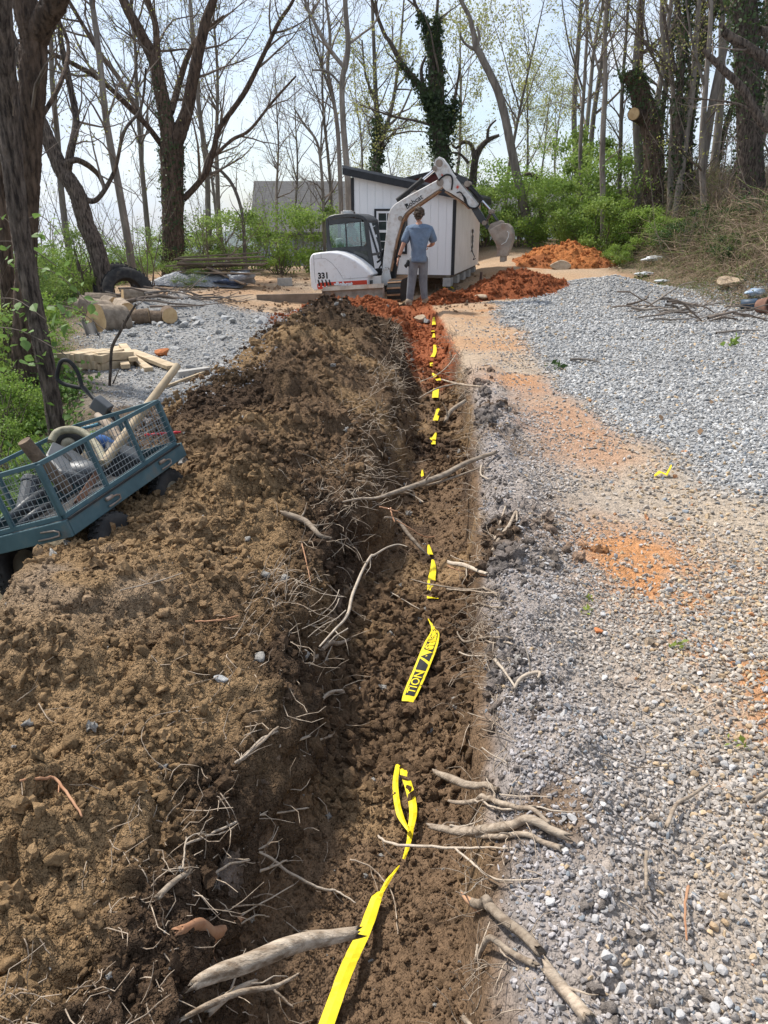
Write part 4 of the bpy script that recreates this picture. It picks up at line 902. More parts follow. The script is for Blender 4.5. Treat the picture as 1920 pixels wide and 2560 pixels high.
def hand(w, d, side, curl=0.35, s=1.0):
    """palm and five fingers hanging from wrist w along d"""
    d = Vector(d).normalized(); out = Vector((side, 0, 0)); out = (out - d * out.dot(d)).normalized(); fwd = d.cross(out) * side
    w = Vector(w); parts = []
    j = {'w': (tuple(w), .026 * s), 'p': (tuple(w + d * .05 * s), (.040 * s, .020 * s)), 'k': (tuple(w + d * .09 * s), (.042 * s, .018 * s))}
    parts.append(skin_mesh(j, [('w', 'p'), ('p', 'k')], 'w', 1))
    for q, ln in enumerate((0.070, 0.080, 0.074, 0.058)):
        b = w + d * .085 * s + fwd * (0.030 - 0.02 * q) * s; p1 = b + d * ln * .5 * s; p2 = p1 + (d * (1 - curl) - out * curl).normalized() * ln * .5 * s
        parts.append(skin_mesh({'a': (tuple(b), .0095 * s), 'b': (tuple(p1), .009 * s), 'c': (tuple(p2), .0075 * s)}, [('a', 'b'), ('b', 'c')], 'a', 1))
    b = w + d * .03 * s + fwd * .03 * s; p1 = b + (d + fwd * .9).normalized() * .04 * s; p2 = p1 + (d + fwd * .3).normalized() * .03 * s
    parts.append(skin_mesh({'a': (tuple(b), .012 * s), 'b': (tuple(p1), .010 * s), 'c': (tuple(p2), .008 * s)}, [('a', 'b'), ('b', 'c')], 'a', 1))
    return parts
def head(c, yaw, s=1.0):
    """head with brow, nose, jaw and ears; faces +Y before yaw"""
    m = MB(); bm = bmesh.new(); bmesh.ops.create_uvsphere(bm, u_segments=24, v_segments=18, radius=1); vs = []
    for v in bm.verts:
        x, y, z = v.co; fx = 0.078 * x * (1 - 0.18 * max(0, -z)); fy = 0.098 * y; fz = 0.118 * z
        if z < -0.2: fy += 0.018 * (-z) * (1 if y > 0 else 0.2); fx *= 1 - 0.15 * (-z)
        if y > 0.75 and -0.35 < z < 0.15: fy += 0.024 * math.exp(-(x / 0.16) ** 2) * (1 - abs(z + .18) * 2.2)
        if y > 0.6 and abs(z - 0.12) < .12: fy -= 0.008 * math.exp(-((abs(x) - .38) / .16) ** 2)
        if y > 0.6 and abs(z + 0.45) < .07: fy -= 0.005 * math.exp(-(x / .3) ** 2)
        vs.append((fx * s, fy * s, fz * s))
    m.add(vs, [[q.index for q in f.verts] for f in bm.faces]); bm.free()
    for sd_ in (-1, 1): m.blob((sd_ * 0.080 * s, -0.005 * s, -0.012 * s), 0.03 * s, 1, 0.1, 1, (0.35, 0.7, 1.1))
    mt = Matrix.Translation(Vector(c)) @ Matrix.Rotation(yaw, 4, 'Z'); m.xform(mt); return m.v, m.f
M_skin = material('skin', (0.42, 0.22, 0.15), (0.48, 0.26, 0.18), scale=20, rough=0.55)
M_shirt = material('blue_shirt', (0.12, 0.165, 0.235), (0.175, 0.225, 0.30), scale=6, rough=0.9, bump=1.0, bscale=9, bdist=0.05)
M_pants = material('grey_trousers', (0.13, 0.135, 0.15), (0.20, 0.205, 0.22), scale=8, rough=0.9, bump=0.5, bscale=18, bdist=0.02)
M_boot = material('tan_boot', (0.26, 0.19, 0.13), (0.38, 0.30, 0.22), scale=12, rough=0.9)
M_hair = material('brown_hair', (0.035, 0.022, 0.015), (0.12, 0.085, 0.06), scale=40, rough=0.7, bump=0.8, bscale=60, bdist=0.02)
MY = 15.1
mp_ = at(*c1(845, 1088), MY); mp_.z = at(*c1(845, 1090), MY).z
person = empty('person', mp_, (0, 0, R(4)), 'person in blue short sleeved shirt and grey trousers standing with back turned', 'person')
J = {'neck0': ((0, 0, 1.40), (.075, .07)), 'neck1': ((-.005, .01, 1.50), .062), 'neck2': ((-.01, .02, 1.57), .058),
     'shl': ((-.19, 0, 1.42), .06), 'ell': ((-.31, -.05, 1.14), .043), 'wrl': ((-.40, -.02, 0.90), .030),
     'shr': ((.19, 0, 1.42), .06), 'elr': ((.275, .03, 1.15), .045), 'wrr': ((.22, .25, 1.10), .030)}
parts = [skin_mesh(J, [('neck0', 'neck1'), ('neck1', 'neck2'), ('neck0', 'shl'), ('shl', 'ell'), ('ell', 'wrl'), ('neck0', 'shr'), ('shr', 'elr'), ('elr', 'wrr')], 'neck0'), head((-.015, .035, 1.665), R(22))]
parts += hand((-.40, -.02, .905), (-.25, .05, -1), -1) + hand((.22, .25, 1.10), (-.5, .8, -.1), 1)
skin_part('body', parts, M_skin, person)
sh = {'h0': ((-.01, 0, .79), (.265, .185)), 'hem': ((-.01, 0, .86), (.25, .175)), 'wa': ((-.01, 0, 1.0), (.235, .16)), 'ch': ((0, 0, 1.24), (.245, .155)), 'up': ((0, -.005, 1.38), (.20, .125)), 'co': ((-.003, .005, 1.515), (.088, .084)),
      'sl': ((-.20, 0, 1.395), .10), 'al': ((-.262, -.025, 1.25), .09), 'cl': ((-.30, -.042, 1.15), .088), 'sr': ((.20, 0, 1.395), .10), 'ar': ((.26, .012, 1.25), .09), 'cr': ((.28, .026, 1.165), .088)}
skin_part('shirt', [skin_mesh(sh, [('h0', 'hem'), ('hem', 'wa'), ('wa', 'ch'), ('ch', 'up'), ('up', 'co'), ('up', 'sl'), ('sl', 'al'), ('al', 'cl'), ('up', 'sr'), ('sr', 'ar'), ('ar', 'cr')], 'ch')], M_shirt, person)
pt = {'pt': ((-.01, 0, .98), (.185, .14)), 'pe': ((-.01, 0, .90), (.175, .14)), 'hl': ((-.10, 0, .80), .115), 'kl': ((-.135, .01, .47), .092), 'cl': ((-.16, -.01, .25), .084), 'al': ((-.175, 0, .06), .074),
      'hr': ((.085, 0, .80), .113), 'kr': ((.09, .03, .47), .090), 'cr': ((.115, .03, .25), .074), 'ar': ((.13, .05, .10), .072)}
skin_part('trousers', [skin_mesh(pt, [('pt', 'pe'), ('pe', 'hl'), ('hl', 'kl'), ('kl', 'cl'), ('cl', 'al'), ('pe', 'hr'), ('hr', 'kr'), ('kr', 'cr'), ('cr', 'ar')], 'pe')], M_pants, person)
for nm, x, y, z, rz in (('boot', -.19, .04, .035, .25), ('boot', .14, .12, .075, -.2)):
    b = MB().blob((0, 0, 0), 0.1, 3, 0.05, 2, (0.56, 1.45, 0.48)).xform(Matrix.Translation((x, y, z)) @ Matrix.Rotation(rz, 4, 'Z')); b.blob((x, y - .07, z + .05), 0.07, 2, .05, 1); b.build(nm, M_boot, person, smooth=True)
hr_ = MB(); rr = random.Random(5)
for k in range(120):
    th = rr.uniform(0, 6.28); ph = rr.uniform(-.95, 1.5); d = Vector((math.cos(th) * math.cos(ph), math.sin(th) * math.cos(ph), math.sin(ph)))
    if (d.y > 0.45 and d.z < 0.55) or (d.y > -.2 and d.z < -.15): continue
    hr_.blob((-.012 + d.x * .076, .028 + d.y * .092, 1.685 + d.z * .105), rr.uniform(.028, .045), 1, .35, k, (1, 1, .8))
hr_.build('hair', M_hair, person, smooth=True)
MB().lathe([(0.031, -.014), (0.037, -.012), (0.037, .012), (0.031, .014), (0.031, -.014)], 14).xform(Matrix.Translation((-.388, -.022, .93)) @ Matrix.Rotation(.35, 4, 'Y')).build('wristwatch', M_blk, person)
MB().blob((-.215, -.03, .80), .055, 2, .5, 4, (.8, .6, 1.1)).blob((-.25, -.04, .76), .04, 2, .5, 8).build('tool_pouch', M_blk, person, smooth=True)
MB().box((0, 0, 0), (.165, .012, .012)).box((-.08, -.045, 0), (.006, .09, .008)).box((.08, -.045, 0), (.006, .09, .008)).xform(Matrix.Translation((-.05, .125, 1.685)) @ Matrix.Rotation(R(22), 4, 'Z')).build('glasses', M_blk, person)

# the driver in the cab (sits on the seat, held by the excavator)
op = E(*z1(640, 640), 0.3)
opw = EM @ Vector((op[0], 0.3, op[1])); M_teal = material('teal_shirt', (0.16, 0.30, 0.33), (0.22, 0.37, 0.40), scale=8, rough=0.9)
drv = empty('person', opw, (0, 0, ERZ - R(90)), 'person in pale teal shirt seated at the controls inside the excavator cab', 'person')
J = {'n0': ((0, 0, .34), (.075, .07)), 'n1': ((0, .01, .46), .06), 'n2': ((0, .02, .52), .058), 'sl': ((-.19, 0, .34), .06), 'el': ((-.26, .12, .08), .045), 'wl': ((-.22, .33, .06), .03), 'sr': ((.19, 0, .34), .06), 'er': ((.26, .12, .08), .045), 'wr': ((.22, .33, .06), .03)}
pp_ = [skin_mesh(J, [('n0', 'n1'), ('n1', 'n2'), ('n0', 'sl'), ('sl', 'el'), ('el', 'wl'), ('n0', 'sr'), ('sr', 'er'), ('er', 'wr')], 'n0'), head((0, .04, .62), R(-20))] + hand((-.22, .33, .06), (.1, 1, -.2), -1) + hand((.22, .33, .06), (-.1, 1, -.2), 1)
skin_part('body', pp_, M_skin, drv)
sh = {'he': ((0, 0, -.18), (.19, .15)), 'wa': ((0, 0, 0), (.20, .16)), 'ch': ((0, 0, .2), (.205, .14)), 'up': ((0, 0, .34), (.15, .11)), 'co': ((0, .01, .43), .08), 'sl': ((-.19, 0, .335), .09), 'al': ((-.235, .07, .17), .075), 'sr': ((.19, 0, .335), .09), 'ar': ((.235, .07, .17), .075)}
skin_part('shirt', [skin_mesh(sh, [('he', 'wa'), ('wa', 'ch'), ('ch', 'up'), ('up', 'co'), ('up', 'sl'), ('sl', 'al'), ('up', 'sr'), ('sr', 'ar')], 'ch')], M_teal, drv)
pt = {'pe': ((0, 0, -.18), (.17, .13)), 'hl': ((-.1, .05, -.2), .1), 'kl': ((-.13, .45, -.18), .075), 'al': ((-.13, .5, -.55), .06), 'hr': ((.1, .05, -.2), .1), 'kr': ((.13, .45, -.18), .075), 'ar': ((.13, .5, -.55), .06)}
skin_part('trousers', [skin_mesh(pt, [('pe', 'hl'), ('hl', 'kl'), ('kl', 'al'), ('pe', 'hr'), ('hr', 'kr'), ('kr', 'ar')], 'pe')], M_pants, drv)
m = MB()
for k in range(40):
    th = rr.uniform(0, 6.28); ph = rr.uniform(-.2, 1.5); d = Vector((math.cos(th) * math.cos(ph), math.sin(th) * math.cos(ph), math.sin(ph)))
    if d.y > 0.4 and d.z < 0.6: continue
    m.blob((d.x * .075, .035 + d.y * .092, .635 + d.z * .105), .036, 1, .3, k)
m.build('hair', M_hair, drv, smooth=True)
# ---------------------------------------------------------------- vegetation
M_bark = material('bark_dark', (0.030, 0.022, 0.018), (0.18, 0.14, 0.112), scale=34, detail=8, rough=0.95, bump=1.0, bscale=45, bdist=0.03, stretch=(1, 1, 0.17), vary=0.2, ramp=(.38, .64))
M_barkw = material('bark_warm', (0.026, 0.017, 0.012), (0.155, 0.105, 0.075), scale=24, detail=8, rough=0.95, bump=1.0, bscale=30, bdist=0.04, stretch=(1, 1, 0.17), vary=0.2)
M_barkg = material('bark_grey', (0.12, 0.10, 0.085), (0.27, 0.235, 0.20), scale=8, detail=7, rough=0.95, bump=0.8, bscale=18, bdist=0.03, stretch=(1, 1, 0.2), vary=0.3)
M_twig = material('twig', (0.11, 0.085, 0.068), (0.22, 0.175, 0.14), scale=5, rough=0.9, vary=0.25)
M_cutw = material('cut_wood', (0.42, 0.27, 0.13), (0.55, 0.38, 0.20), scale=9, rough=0.8, bump=0.1)
def leafmat(name, a, b, tr=0.45): return material(name, a, b, scale=1.3, detail=6, rough=0.55, trans=tr, vary=0.15, ramp=(0.3, 0.7), coord='Object')
M_bud = leafmat('spring_buds', (0.26, 0.29, 0.075), (0.42, 0.40, 0.13)); M_leafy = leafmat('leaf_yellow_green', (0.16, 0.25, 0.035), (0.30, 0.36, 0.06))
M_leafg = leafmat('leaf_green', (0.12, 0.205, 0.04), (0.31, 0.40, 0.095), .55); M_leafd = leafmat('leaf_dark', (0.025, 0.06, 0.015), (0.07, 0.12, 0.03)); M_ivy = leafmat('ivy_leaf', (0.022, 0.045, 0.014), (0.085, 0.125, 0.045), 0.3)
M_leafb = leafmat('leaf_bright', (0.13, 0.24, 0.035), (0.30, 0.40, 0.08)); M_dry = material('dry_leaf', (0.16, 0.095, 0.055), (0.28, 0.19, 0.11), scale=3, rough=0.9, vary=0.2)
class TB:
    """fast tube/leaf collector (numpy at the end)"""
    def __init__(s): s.v = []; s.f = []; s.n = 0
    def tube(s, pts, rs, n):
        pts = np.asarray(pts, float); m = len(pts); t = np.gradient(pts, axis=0); t /= np.linalg.norm(t, axis=1)[:, None] + 1e-9
        a = np.array([0.31, 0.17, 0.93]) if abs(t[0, 2]) < 0.8 else np.array([0.9, 0.3, 0.1])
        u = np.cross(t, a); u /= np.linalg.norm(u, axis=1)[:, None] + 1e-9; w = np.cross(t, u); an = np.arange(n) * 2 * math.pi / n
        ring = pts[:, None, :] + (u[:, None, :] * np.cos(an)[None, :, None] + w[:, None, :] * np.sin(an)[None, :, None]) * np.asarray(rs)[:, None, None]
        i = np.arange(m * n).reshape(m, n); j = np.roll(i, -1, 1)
        s.f.append(np.stack([i[:-1].ravel(), j[:-1].ravel(), j[1:].ravel(), i[1:].ravel()], 1) + s.n); s.v.append(ring.reshape(-1, 3)); s.n += m * n
    def bark(s, pts, rs_, n, seed, amp):
        pts = np.asarray(pts, float); m = len(pts); t = np.gradient(pts, axis=0); t /= np.linalg.norm(t, axis=1)[:, None] + 1e-9; u = np.cross(t, np.array([.31, .95, .05])); u /= np.linalg.norm(u, axis=1)[:, None] + 1e-9; w = np.cross(t, u); a = np.arange(n) * 2 * math.pi / n; k = np.arange(m)[:, None]
        rd = 1 + amp * fbm(np.cos(a)[None] * 5 + 0 * k, np.sin(a)[None] * 5 + k * .22, o=3, g=.8, seed=seed) + .05 * fbm(np.cos(a)[None] + 0 * k, np.sin(a)[None] + k * .1, o=2, seed=seed + 9)
        ring = pts[:, None] + (u[:, None] * np.cos(a)[None, :, None] + w[:, None] * np.sin(a)[None, :, None]) * (np.asarray(rs_)[:, None] * rd)[:, :, None]; i = np.arange(m * n).reshape(m, n); j = np.roll(i, -1, 1)
        s.f.append(np.stack([i[:-1].ravel(), j[:-1].ravel(), j[1:].ravel(), i[1:].ravel()], 1) + s.n); s.v.append(ring.reshape(-1, 3)); s.n += m * n
    def leaves(s, p, size, rs, up=0.3, asp=0.62, nrm=None):
        p = np.asarray(p, float); n = len(p)
        if n == 0: return
        d = rs.normal(size=(n, 3)); d[:, 2] -= 0.15; d /= np.linalg.norm(d, axis=1)[:, None]
        q = rs.normal(size=(n, 3)); q[:, 2] += up * 3
        if nrm is not None: q = nrm + 0.45 * rs.normal(size=(n, 3))
        w = np.cross(d, q); w /= np.linalg.norm(w, axis=1)[:, None] + 1e-9; z = np.cross(w, d)
        L = (np.asarray(size) * (0.7 + 0.6 * rs.random(n)))[:, None] if np.ndim(size) == 0 else np.asarray(size)[:, None]
        a = p; b = p + d * L * .5 + w * L * .5 * asp + z * L * .08; c = p + d * L; e = p + d * L * .5 - w * L * .5 * asp + z * L * .08
        i = np.arange(n) * 4 + s.n; s.v.append(np.stack([a, b, c, e], 1).reshape(-1, 3)); s.f.append(np.stack([i, i + 1, i + 2, i + 3], 1)); s.n += 4 * n
    def build(s, name, mat, parent, smooth=True, loc=None):
        if not s.v: return None
        v = np.concatenate(s.v)
        if loc is not None: v = v - np.asarray(loc)
        return fast_mesh(name, v, np.concatenate(s.f), mat, parent, smooth)
def spline(pts, k=6):
    p = np.asarray(pts, float); out = []
    for i in range(len(p) - 1):
        p0, p1, p2, p3 = p[max(i - 1, 0)], p[i], p[i + 1], p[min(i + 2, len(p) - 1)]
        for j in range(k):
            t = j / k; out.append(0.5 * (2 * p1 + (p2 - p0) * t + (2 * p0 - 5 * p1 + 4 * p2 - p3) * t * t + (3 * p1 - p0 - 3 * p2 + p3) * t ** 3))
    out.append(p[-1]); return np.array(out)
def wander(p0, d, L, rs, k=5, wob=0.16, up=0.05):
    pts = [np.asarray(p0, float)]; d = np.asarray(d, float)
    for i in range(k):
        d = d + rs.normal(0, wob, 3); d[2] += up; d = d / np.linalg.norm(d); pts.append(pts[-1] + d * L / k)
    return np.array(pts)
def twigs(tb, tips, pts, rad, rs, level, dens, lf, maxlev, up, rmin, start=0.2, angle=(0.5, 1.1)):
    """side branches along a limb, each carrying its own"""
    seg = np.linalg.norm(np.diff(pts, axis=0), axis=1); L = seg.sum(); cum = np.concatenate([[0], np.cumsum(seg)])
    n = rs.poisson(dens[level] * L * (1 - start)) if L > 0.05 else 0
    for q in range(min(n, 60)):
        s = L * (start + (1 - start) * rs.random()); i = min(np.searchsorted(cum, s) - 1, len(seg) - 1); i = max(i, 0); t = (s - cum[i]) / (seg[i] + 1e-9)
        p = pts[i] * (1 - t) + pts[i + 1] * t; r = rad[i] * (1 - t) + rad[i + 1] * t; d = (pts[i + 1] - pts[i]) / (seg[i] + 1e-9)
        o = rs.normal(size=3); o -= d * o.dot(d); o /= np.linalg.norm(o) + 1e-9; an = rs.uniform(*angle)
        dd = d * math.cos(an) + o * math.sin(an); ln = lf[level] * rs.uniform(0.5, 1.2) * (1 - 0.45 * s / L)
        r0 = max(rmin, min(r * 0.55, 0.016 * ln + 0.004)); k = 5 if level == 0 else 4
        c = wander(p, dd, ln, rs, k, 0.17, up); rr_ = np.linspace(r0, rmin * .7, k + 1); tb.tube(c, rr_, 5 if r0 > .02 else 3)
        if level + 1 < maxlev: twigs(tb, tips, c, rr_, rs, level + 1, dens, lf, maxlev, up, rmin, 0.15, angle)
        tips.append(c[-1]); tips.append(c[len(c) // 2])
def traced_tree(name, limbs, Y, label, bark=None, seed=1, dens=(1.3, 2.6, 3.0), lf=(1.6, 0.7, 0.35), maxlev=3, dmul=1.6, rmin=0.006, sides=10, buds=0, budsize=0.05, budmat=None, ivy=None, group=None, start=0.25, cat='tree', twig_limbs=None, up=0.05, knots=6, base_z=None):
    """limbs: [[(px,py,width_px,dY),...]]; the first is the trunk"""
    dens = (dens[0] * dmul, dens[1] * 1.5, dens[2] * 1.6)
    rs = np.random.default_rng(seed); P = []
    for lm in limbs:
        pts = []; rad = []
        for q in lm:
            yy = Y + (q[3] if len(q) > 3 else 0); pts.append(at(q[0], q[1], yy)); rad.append(q[2] * pxm(yy) / 2)
        sp = spline([tuple(p) for p in pts], knots); rd = spline([(r, 0, 0) for r in rad], knots)[:, 0]
        P.append((sp, np.maximum(rd, rmin)))
    b = P[0][0][0].copy(); zg = float(base_h(np.array([b[0]]), np.array([b[1]]))[0]) - 0.1 if base_z is None else base_z
    if b[2] > zg + 0.05:
        ext = np.array([[b[0], b[1], zg]]); P[0] = (np.concatenate([ext, P[0][0]]), np.concatenate([[P[0][1][0] * 1.25], P[0][1]])); b = ext[0]
    root = empty(name, tuple(b), (0, 0, 0), label, cat, group)
    for k, (sp, rd) in enumerate(P):
        t = TB(); w = rs.normal(0, 1, sp.shape) * (rd * 0.025)[:, None]; (t.bark(spline(sp, 4), np.repeat(rd, 4)[:-3] * .92, 44, seed * 7 + k, .13) if rd.max() > .05 and Y < 26 else t.tube(sp + w, rd * .92, sides if rd.max() > .04 else 6))
        t.build('trunk' if k == 0 else 'limb', bark or M_bark, root, loc=b)
    t = TB(); tips = []
    for k, (sp, rd) in enumerate(P):
        if twig_limbs is not None and k not in twig_limbs: continue
        twigs(t, tips, sp, rd, rs, 0, dens, lf, maxlev, up, rmin, start if k == 0 else 0.1)
    t.build('crown', M_twig, root, loc=b)
    if buds and tips:
        tp = np.array(tips); tp = tp[rs.integers(0, len(tp), buds)] + rs.normal(0, .10, (buds, 3)); t = TB(); t.leaves(tp, budsize, rs); t.build('foliage', budmat or M_bud, root, False, loc=b)
    if ivy:
        t = TB()
        for (li, t0, t1, n, sz, off) in ivy:
            sp, rd = P[li]; i = rs.uniform(t0, t1, n) * (len(sp) - 1); k = i.astype(int).clip(0, len(sp) - 2); f = (i - k)[:, None]
            d = rs.normal(size=(n, 3)); d[:, 2] *= .3; d /= np.linalg.norm(d, axis=1)[:, None]
            p = sp[k] * (1 - f) + sp[k + 1] * f + d * (rd[k] + off * np.abs(rs.normal(0, 1, n)) * (0.6 + 0.6 * np.sin(i * 1.7 + li)))[:, None]
            t.leaves(p, sz, rs, nrm=d + np.array([0, 0, .3]))
        t.build('ivy', M_ivy, root, False, loc=b)
    return root
# --- traced trees
traced_tree('tree', [[(143, 1085, 46), (128, 985, 45), (108, 880, 45), (92, 800, 45, .05), (62, 640, 46, .1), (38, 480, 47, .1), (22, 300, 50, .1), (6, 100, 50, .0), (-8, -150, 50, -.1)]], 6.3,
            'slender dark trunk leaning up beside the handle of the cart', seed=2, dens=(0.3, 2, 2), lf=(0.9, .4, .2), maxlev=2, start=.55, rmin=.003, knots=10, sides=14)
traced_tree('tree', [[(58, 900, 56), (64, 700, 52), (70, 520, 50), (76, 350, 54), (81, 200, 60), (85, 90, 58)], [(86, 100, 62), (62, 0, 52), (50, -200, 48, .2)], [(88, 95, 56), (115, 40, 52, -.1), (148, -20, 50, -.2), (200, -200, 46, -.4)], [(30, 880, 38, .6), (12, 600, 34, .6), (2, 300, 34, .6), (-2, 0, 32, .6), (-6, -200, 30, .6)], [(80, 330, 14), (150, 210, 11, .5), (170, 110, 9, 1), (128, 20, 8, 1)]], 8.2,
            'thick dark forked trunk standing behind the slender one', bark=M_barkw, seed=3, dens=(0.6, 2, 2.4), lf=(1.6, .7, .35), start=.3, rmin=.004, knots=9, sides=14)
traced_tree('tree', [[(268, 748, 46), (250, 655, 44), (232, 600, 42), (214, 557, 42), (192, 482, 40), (156, 428, 38), (132, 375, 34), (100, 300, 30), (60, 180, 24), (10, 40, 18)], [(166, 440, 22), (176, 380, 18), (190, 300, 16, .4), (172, 200, 14, .5), (150, 80, 10, .5), (140, -60, 8)], [(150, 420, 18), (190, 400, 14), (240, 430, 12, .8), (262, 470, 9, 1)], [(196, 490, 16), (240, 500, 12), (285, 430, 9), (310, 330, 8), (352, 270, 6, .5), (365, 170, 5, .5)]], 17.2,
            'crooked tree leaning over the two old tyres', seed=4, dens=(1.1, 2.0, 2.6), lf=(2.2, .9, .5), rmin=.006, buds=500, budsize=.05, start=.35)
traced_tree('tree', [[(434, 695, 62), (434, 620, 54), (432, 520, 52), (430, 430, 54), (429, 360, 58)], [(428, 365, 44), (414, 290, 36), (401, 223, 32), (385, 150, 28), (350, 80, 24), (312, 9, 20), (280, -80, 16)], [(433, 365, 40), (464, 290, 30), (478, 220, 27), (488, 170, 26), (513, 58, 22), (535, -5, 18), (560, -90, 14)],
                     [(398, 210, 22), (392, 120, 16), (388, 60, 14), (370, 0, 12), (350, -90, 10)], [(408, 368, 14), (357, 303, 12, -.5), (250, 200, 11, -1), (120, 129, 9, -1.5), (40, 100, 6, -1.8)], [(345, 280, 12, -.4), (300, 200, 11, .2), (245, 125, 10, .6), (200, 50, 9, .8), (165, -10, 8, 1)],
                     [(459, 498, 15), (490, 465, 14), (517, 428, 14), (535, 370, 13), (549, 321, 12), (611, 232, 12), (660, 134, 10), (696, 58, 9), (731, 4, 7), (760, -70, 5)], [(530, 395, 8), (580, 350, 8, .4), (624, 325, 7, .6), (682, 254, 6, .8), (740, 190, 4, 1)], [(428, 280, 16), (450, 200, 14, .6), (470, 140, 12, .8), (500, 90, 9, .9), (560, 40, 6, 1)]], 24.0,
            'large spreading tree with a forked trunk behind the plank pile', bark=M_barkw, seed=5, dens=(1.2, 1.7, 2.2), lf=(2.6, 1.1, .5), rmin=.007, buds=1400, budsize=.06, start=.75, ivy=[(0, .2, 1.0, 900, .09, .05), (1, 0, .5, 300, .08, .04)], sides=14, knots=8)
traced_tree('tree', [[(522, 640, 15), (520, 520, 14), (518, 440, 13), (508, 350, 12), (500, 290, 11), (485, 160, 9), (475, 0, 7), (470, -80, 5)]], 27, 'thin straight grey tree just right of the large forked tree', bark=M_barkg, seed=6, dens=(1.4, 1.8, 2.2), lf=(2.0, .9, .5), start=.3, buds=500)
traced_tree('tree', [[(612, 640, 9), (606, 540, 8), (585, 470, 8), (555, 430, 7), (530, 415, 5)]], 25, 'small hooked sapling bending towards the large forked tree', bark=M_barkg, seed=7, dens=(1.6, 2, 2), lf=(1.4, .6, .4), start=.3)
traced_tree('tree', [[(874, 640, 15), (872, 520, 15), (868, 430, 15), (859, 325, 14), (855, 213, 13), (864, 159, 14), (870, 108, 12), (863, 0, 10), (868, -90, 8)], [(860, 168, 9), (819, 116, 9), (776, 36, 7), (760, -10, 6), (745, -90, 4)], [(855, 215, 6), (820, 180, 5), (780, 175, 4)], [(872, 110, 6), (905, 85, 5), (935, 60, 4), (955, 10, 3)]], 24, 'bare double forked tree rising beside the left corner of the shed', bark=M_barkg, seed=8, dens=(1.2, 1.8, 2.4), lf=(2.0, .9, .45), start=.35, buds=500)
traced_tree('tree', [[(855, 640, 11), (852, 499, 11), (845, 336, 10), (834, 253, 9), (819, 170, 8), (825, 90, 7), (812, -20, 5)], [(834, 255, 6), (800, 150, 5), (775, 60, 4), (770, -40, 3)]], 25.5, 'slimmer bare tree paired with the double forked tree by the shed', bark=M_barkg, seed=9, dens=(1.4, 2, 2.4), lf=(1.6, .8, .4), start=.4, buds=300)
traced_tree('tree', [[(812, 640, 8), (808, 499, 8), (801, 400, 7), (790, 350, 6), (760, 310, 5), (735, 270, 3)], [(801, 400, 5), (805, 320, 4), (818, 240, 3)]], 26, 'low scrubby bare tree in front of the grey house', bark=M_barkg, seed=10, dens=(2.2, 2.6, 2.4), lf=(1.6, .8, .4), start=.3)
traced_tree('tree', [[(937, 560, 26), (940, 427, 24), (946, 350, 18), (940, 253, 12), (936, 150, 9), (930, 0, 7), (925, -80, 5)], [(944, 400, 18), (958, 340, 12), (968, 312, 10), (985, 240, 8), (1000, 120, 6), (1010, 0, 4)], [(966, 318, 7), (1000, 285, 5), (1030, 220, 4)], [(943, 260, 7), (915, 190, 5), (905, 100, 4)]], 33, 'many stemmed budding tree with ivied foot behind the shed roof', bark=M_barkg, seed=11, dens=(1.3, 1.7, 2.2), lf=(2.6, 1.1, .5), buds=3000, budsize=.085, start=.35, ivy=[(0, .05, .45, 1200, .14, .12)])
traced_tree('tree', [[(1110, 560, 38), (1106, 416, 36), (1095, 330, 32), (1085, 270, 28), (1070, 240, 22)], [(1075, 245, 26), (1050, 215, 18), (1007, 163, 13), (975, 105, 10), (960, 83, 9), (930, 0, 7), (915, -80, 5)], [(1086, 270, 26), (1083, 217, 24), (1078, 120, 18), (1062, 60, 11), (1035, 0, 7), (1025, -90, 5)], [(1100, 290, 24), (1098, 200, 22), (1094, 110, 16), (1092, 40, 8), (1100, -60, 5)], [(1115, 330, 18), (1128, 290, 14), (1138, 240, 8), (1150, 170, 5)], [(1085, 315, 7), (1040, 302, 6), (980, 290, 5), (900, 262, 3)], [(1060, 225, 9), (1053, 175, 8), (1065, 140, 5)]], 30,
            'tall tree wrapped in thick dark ivy behind the shed', bark=M_bark, seed=12, dens=(1.2, 1.5, 2.0), lf=(2.8, 1.2, .55), buds=2600, budsize=.08, start=.6,
            ivy=[(0, 0, 1, 3400, .14, .15), (1, 0, .35, 700, .12, .08), (2, 0, .7, 1500, .12, .10), (3, 0, .75, 1300, .12, .09), (4, 0, .6, 900, .13, .16)])
traced_tree('tree', [[(1333, 640, 26), (1322, 570, 24), (1300, 474, 22), (1278, 370, 21), (1264, 300, 20), (1243, 224, 19), (1203, 141, 17), (1190, 118, 15), (1183, 80, 12), (1172, 40, 11), (1150, -5, 9), (1120, -90, 6)], [(1195, 128, 8), (1170, 115, 6), (1156, 100, 5), (1150, 82, 4)], [(1190, 120, 9), (1198, 90, 7), (1192, 66, 5)]], 28.5, 'bare pole-like trunk curving up to the left past the hedge', bark=M_barkg, seed=13, dens=(.25, 2, 2), lf=(1.0, .6, .4), start=.5, rmin=.006)
traced_tree('tree', [[(1180, 520, 20), (1185, 420, 18), (1195, 380, 16), (1218, 352, 12), (1248, 338, 7)], [(1186, 405, 12), (1180, 365, 10), (1160, 355, 8), (1140, 370, 6), (1128, 358, 4)], [(1218, 352, 8), (1222, 320, 6), (1240, 300, 4)], [(1172, 408, 8), (1150, 385, 6), (1128, 382, 4)]], 31, 'low twisting dark tree beside the ivy wrapped tree', seed=14, dens=(1.2, 2, 2), lf=(1.2, .6, .4), start=.4)
traced_tree('tree', [[(1354, 560, 14), (1352, 470, 13), (1350, 452, 13), (1340, 442, 12), (1320, 435, 9), (1304, 440, 6)]], 30, 'broken stub of a dark trunk hooked over beside the white house', seed=15, dens=(.3, 1, 1), lf=(.4, .2, .1), maxlev=1)
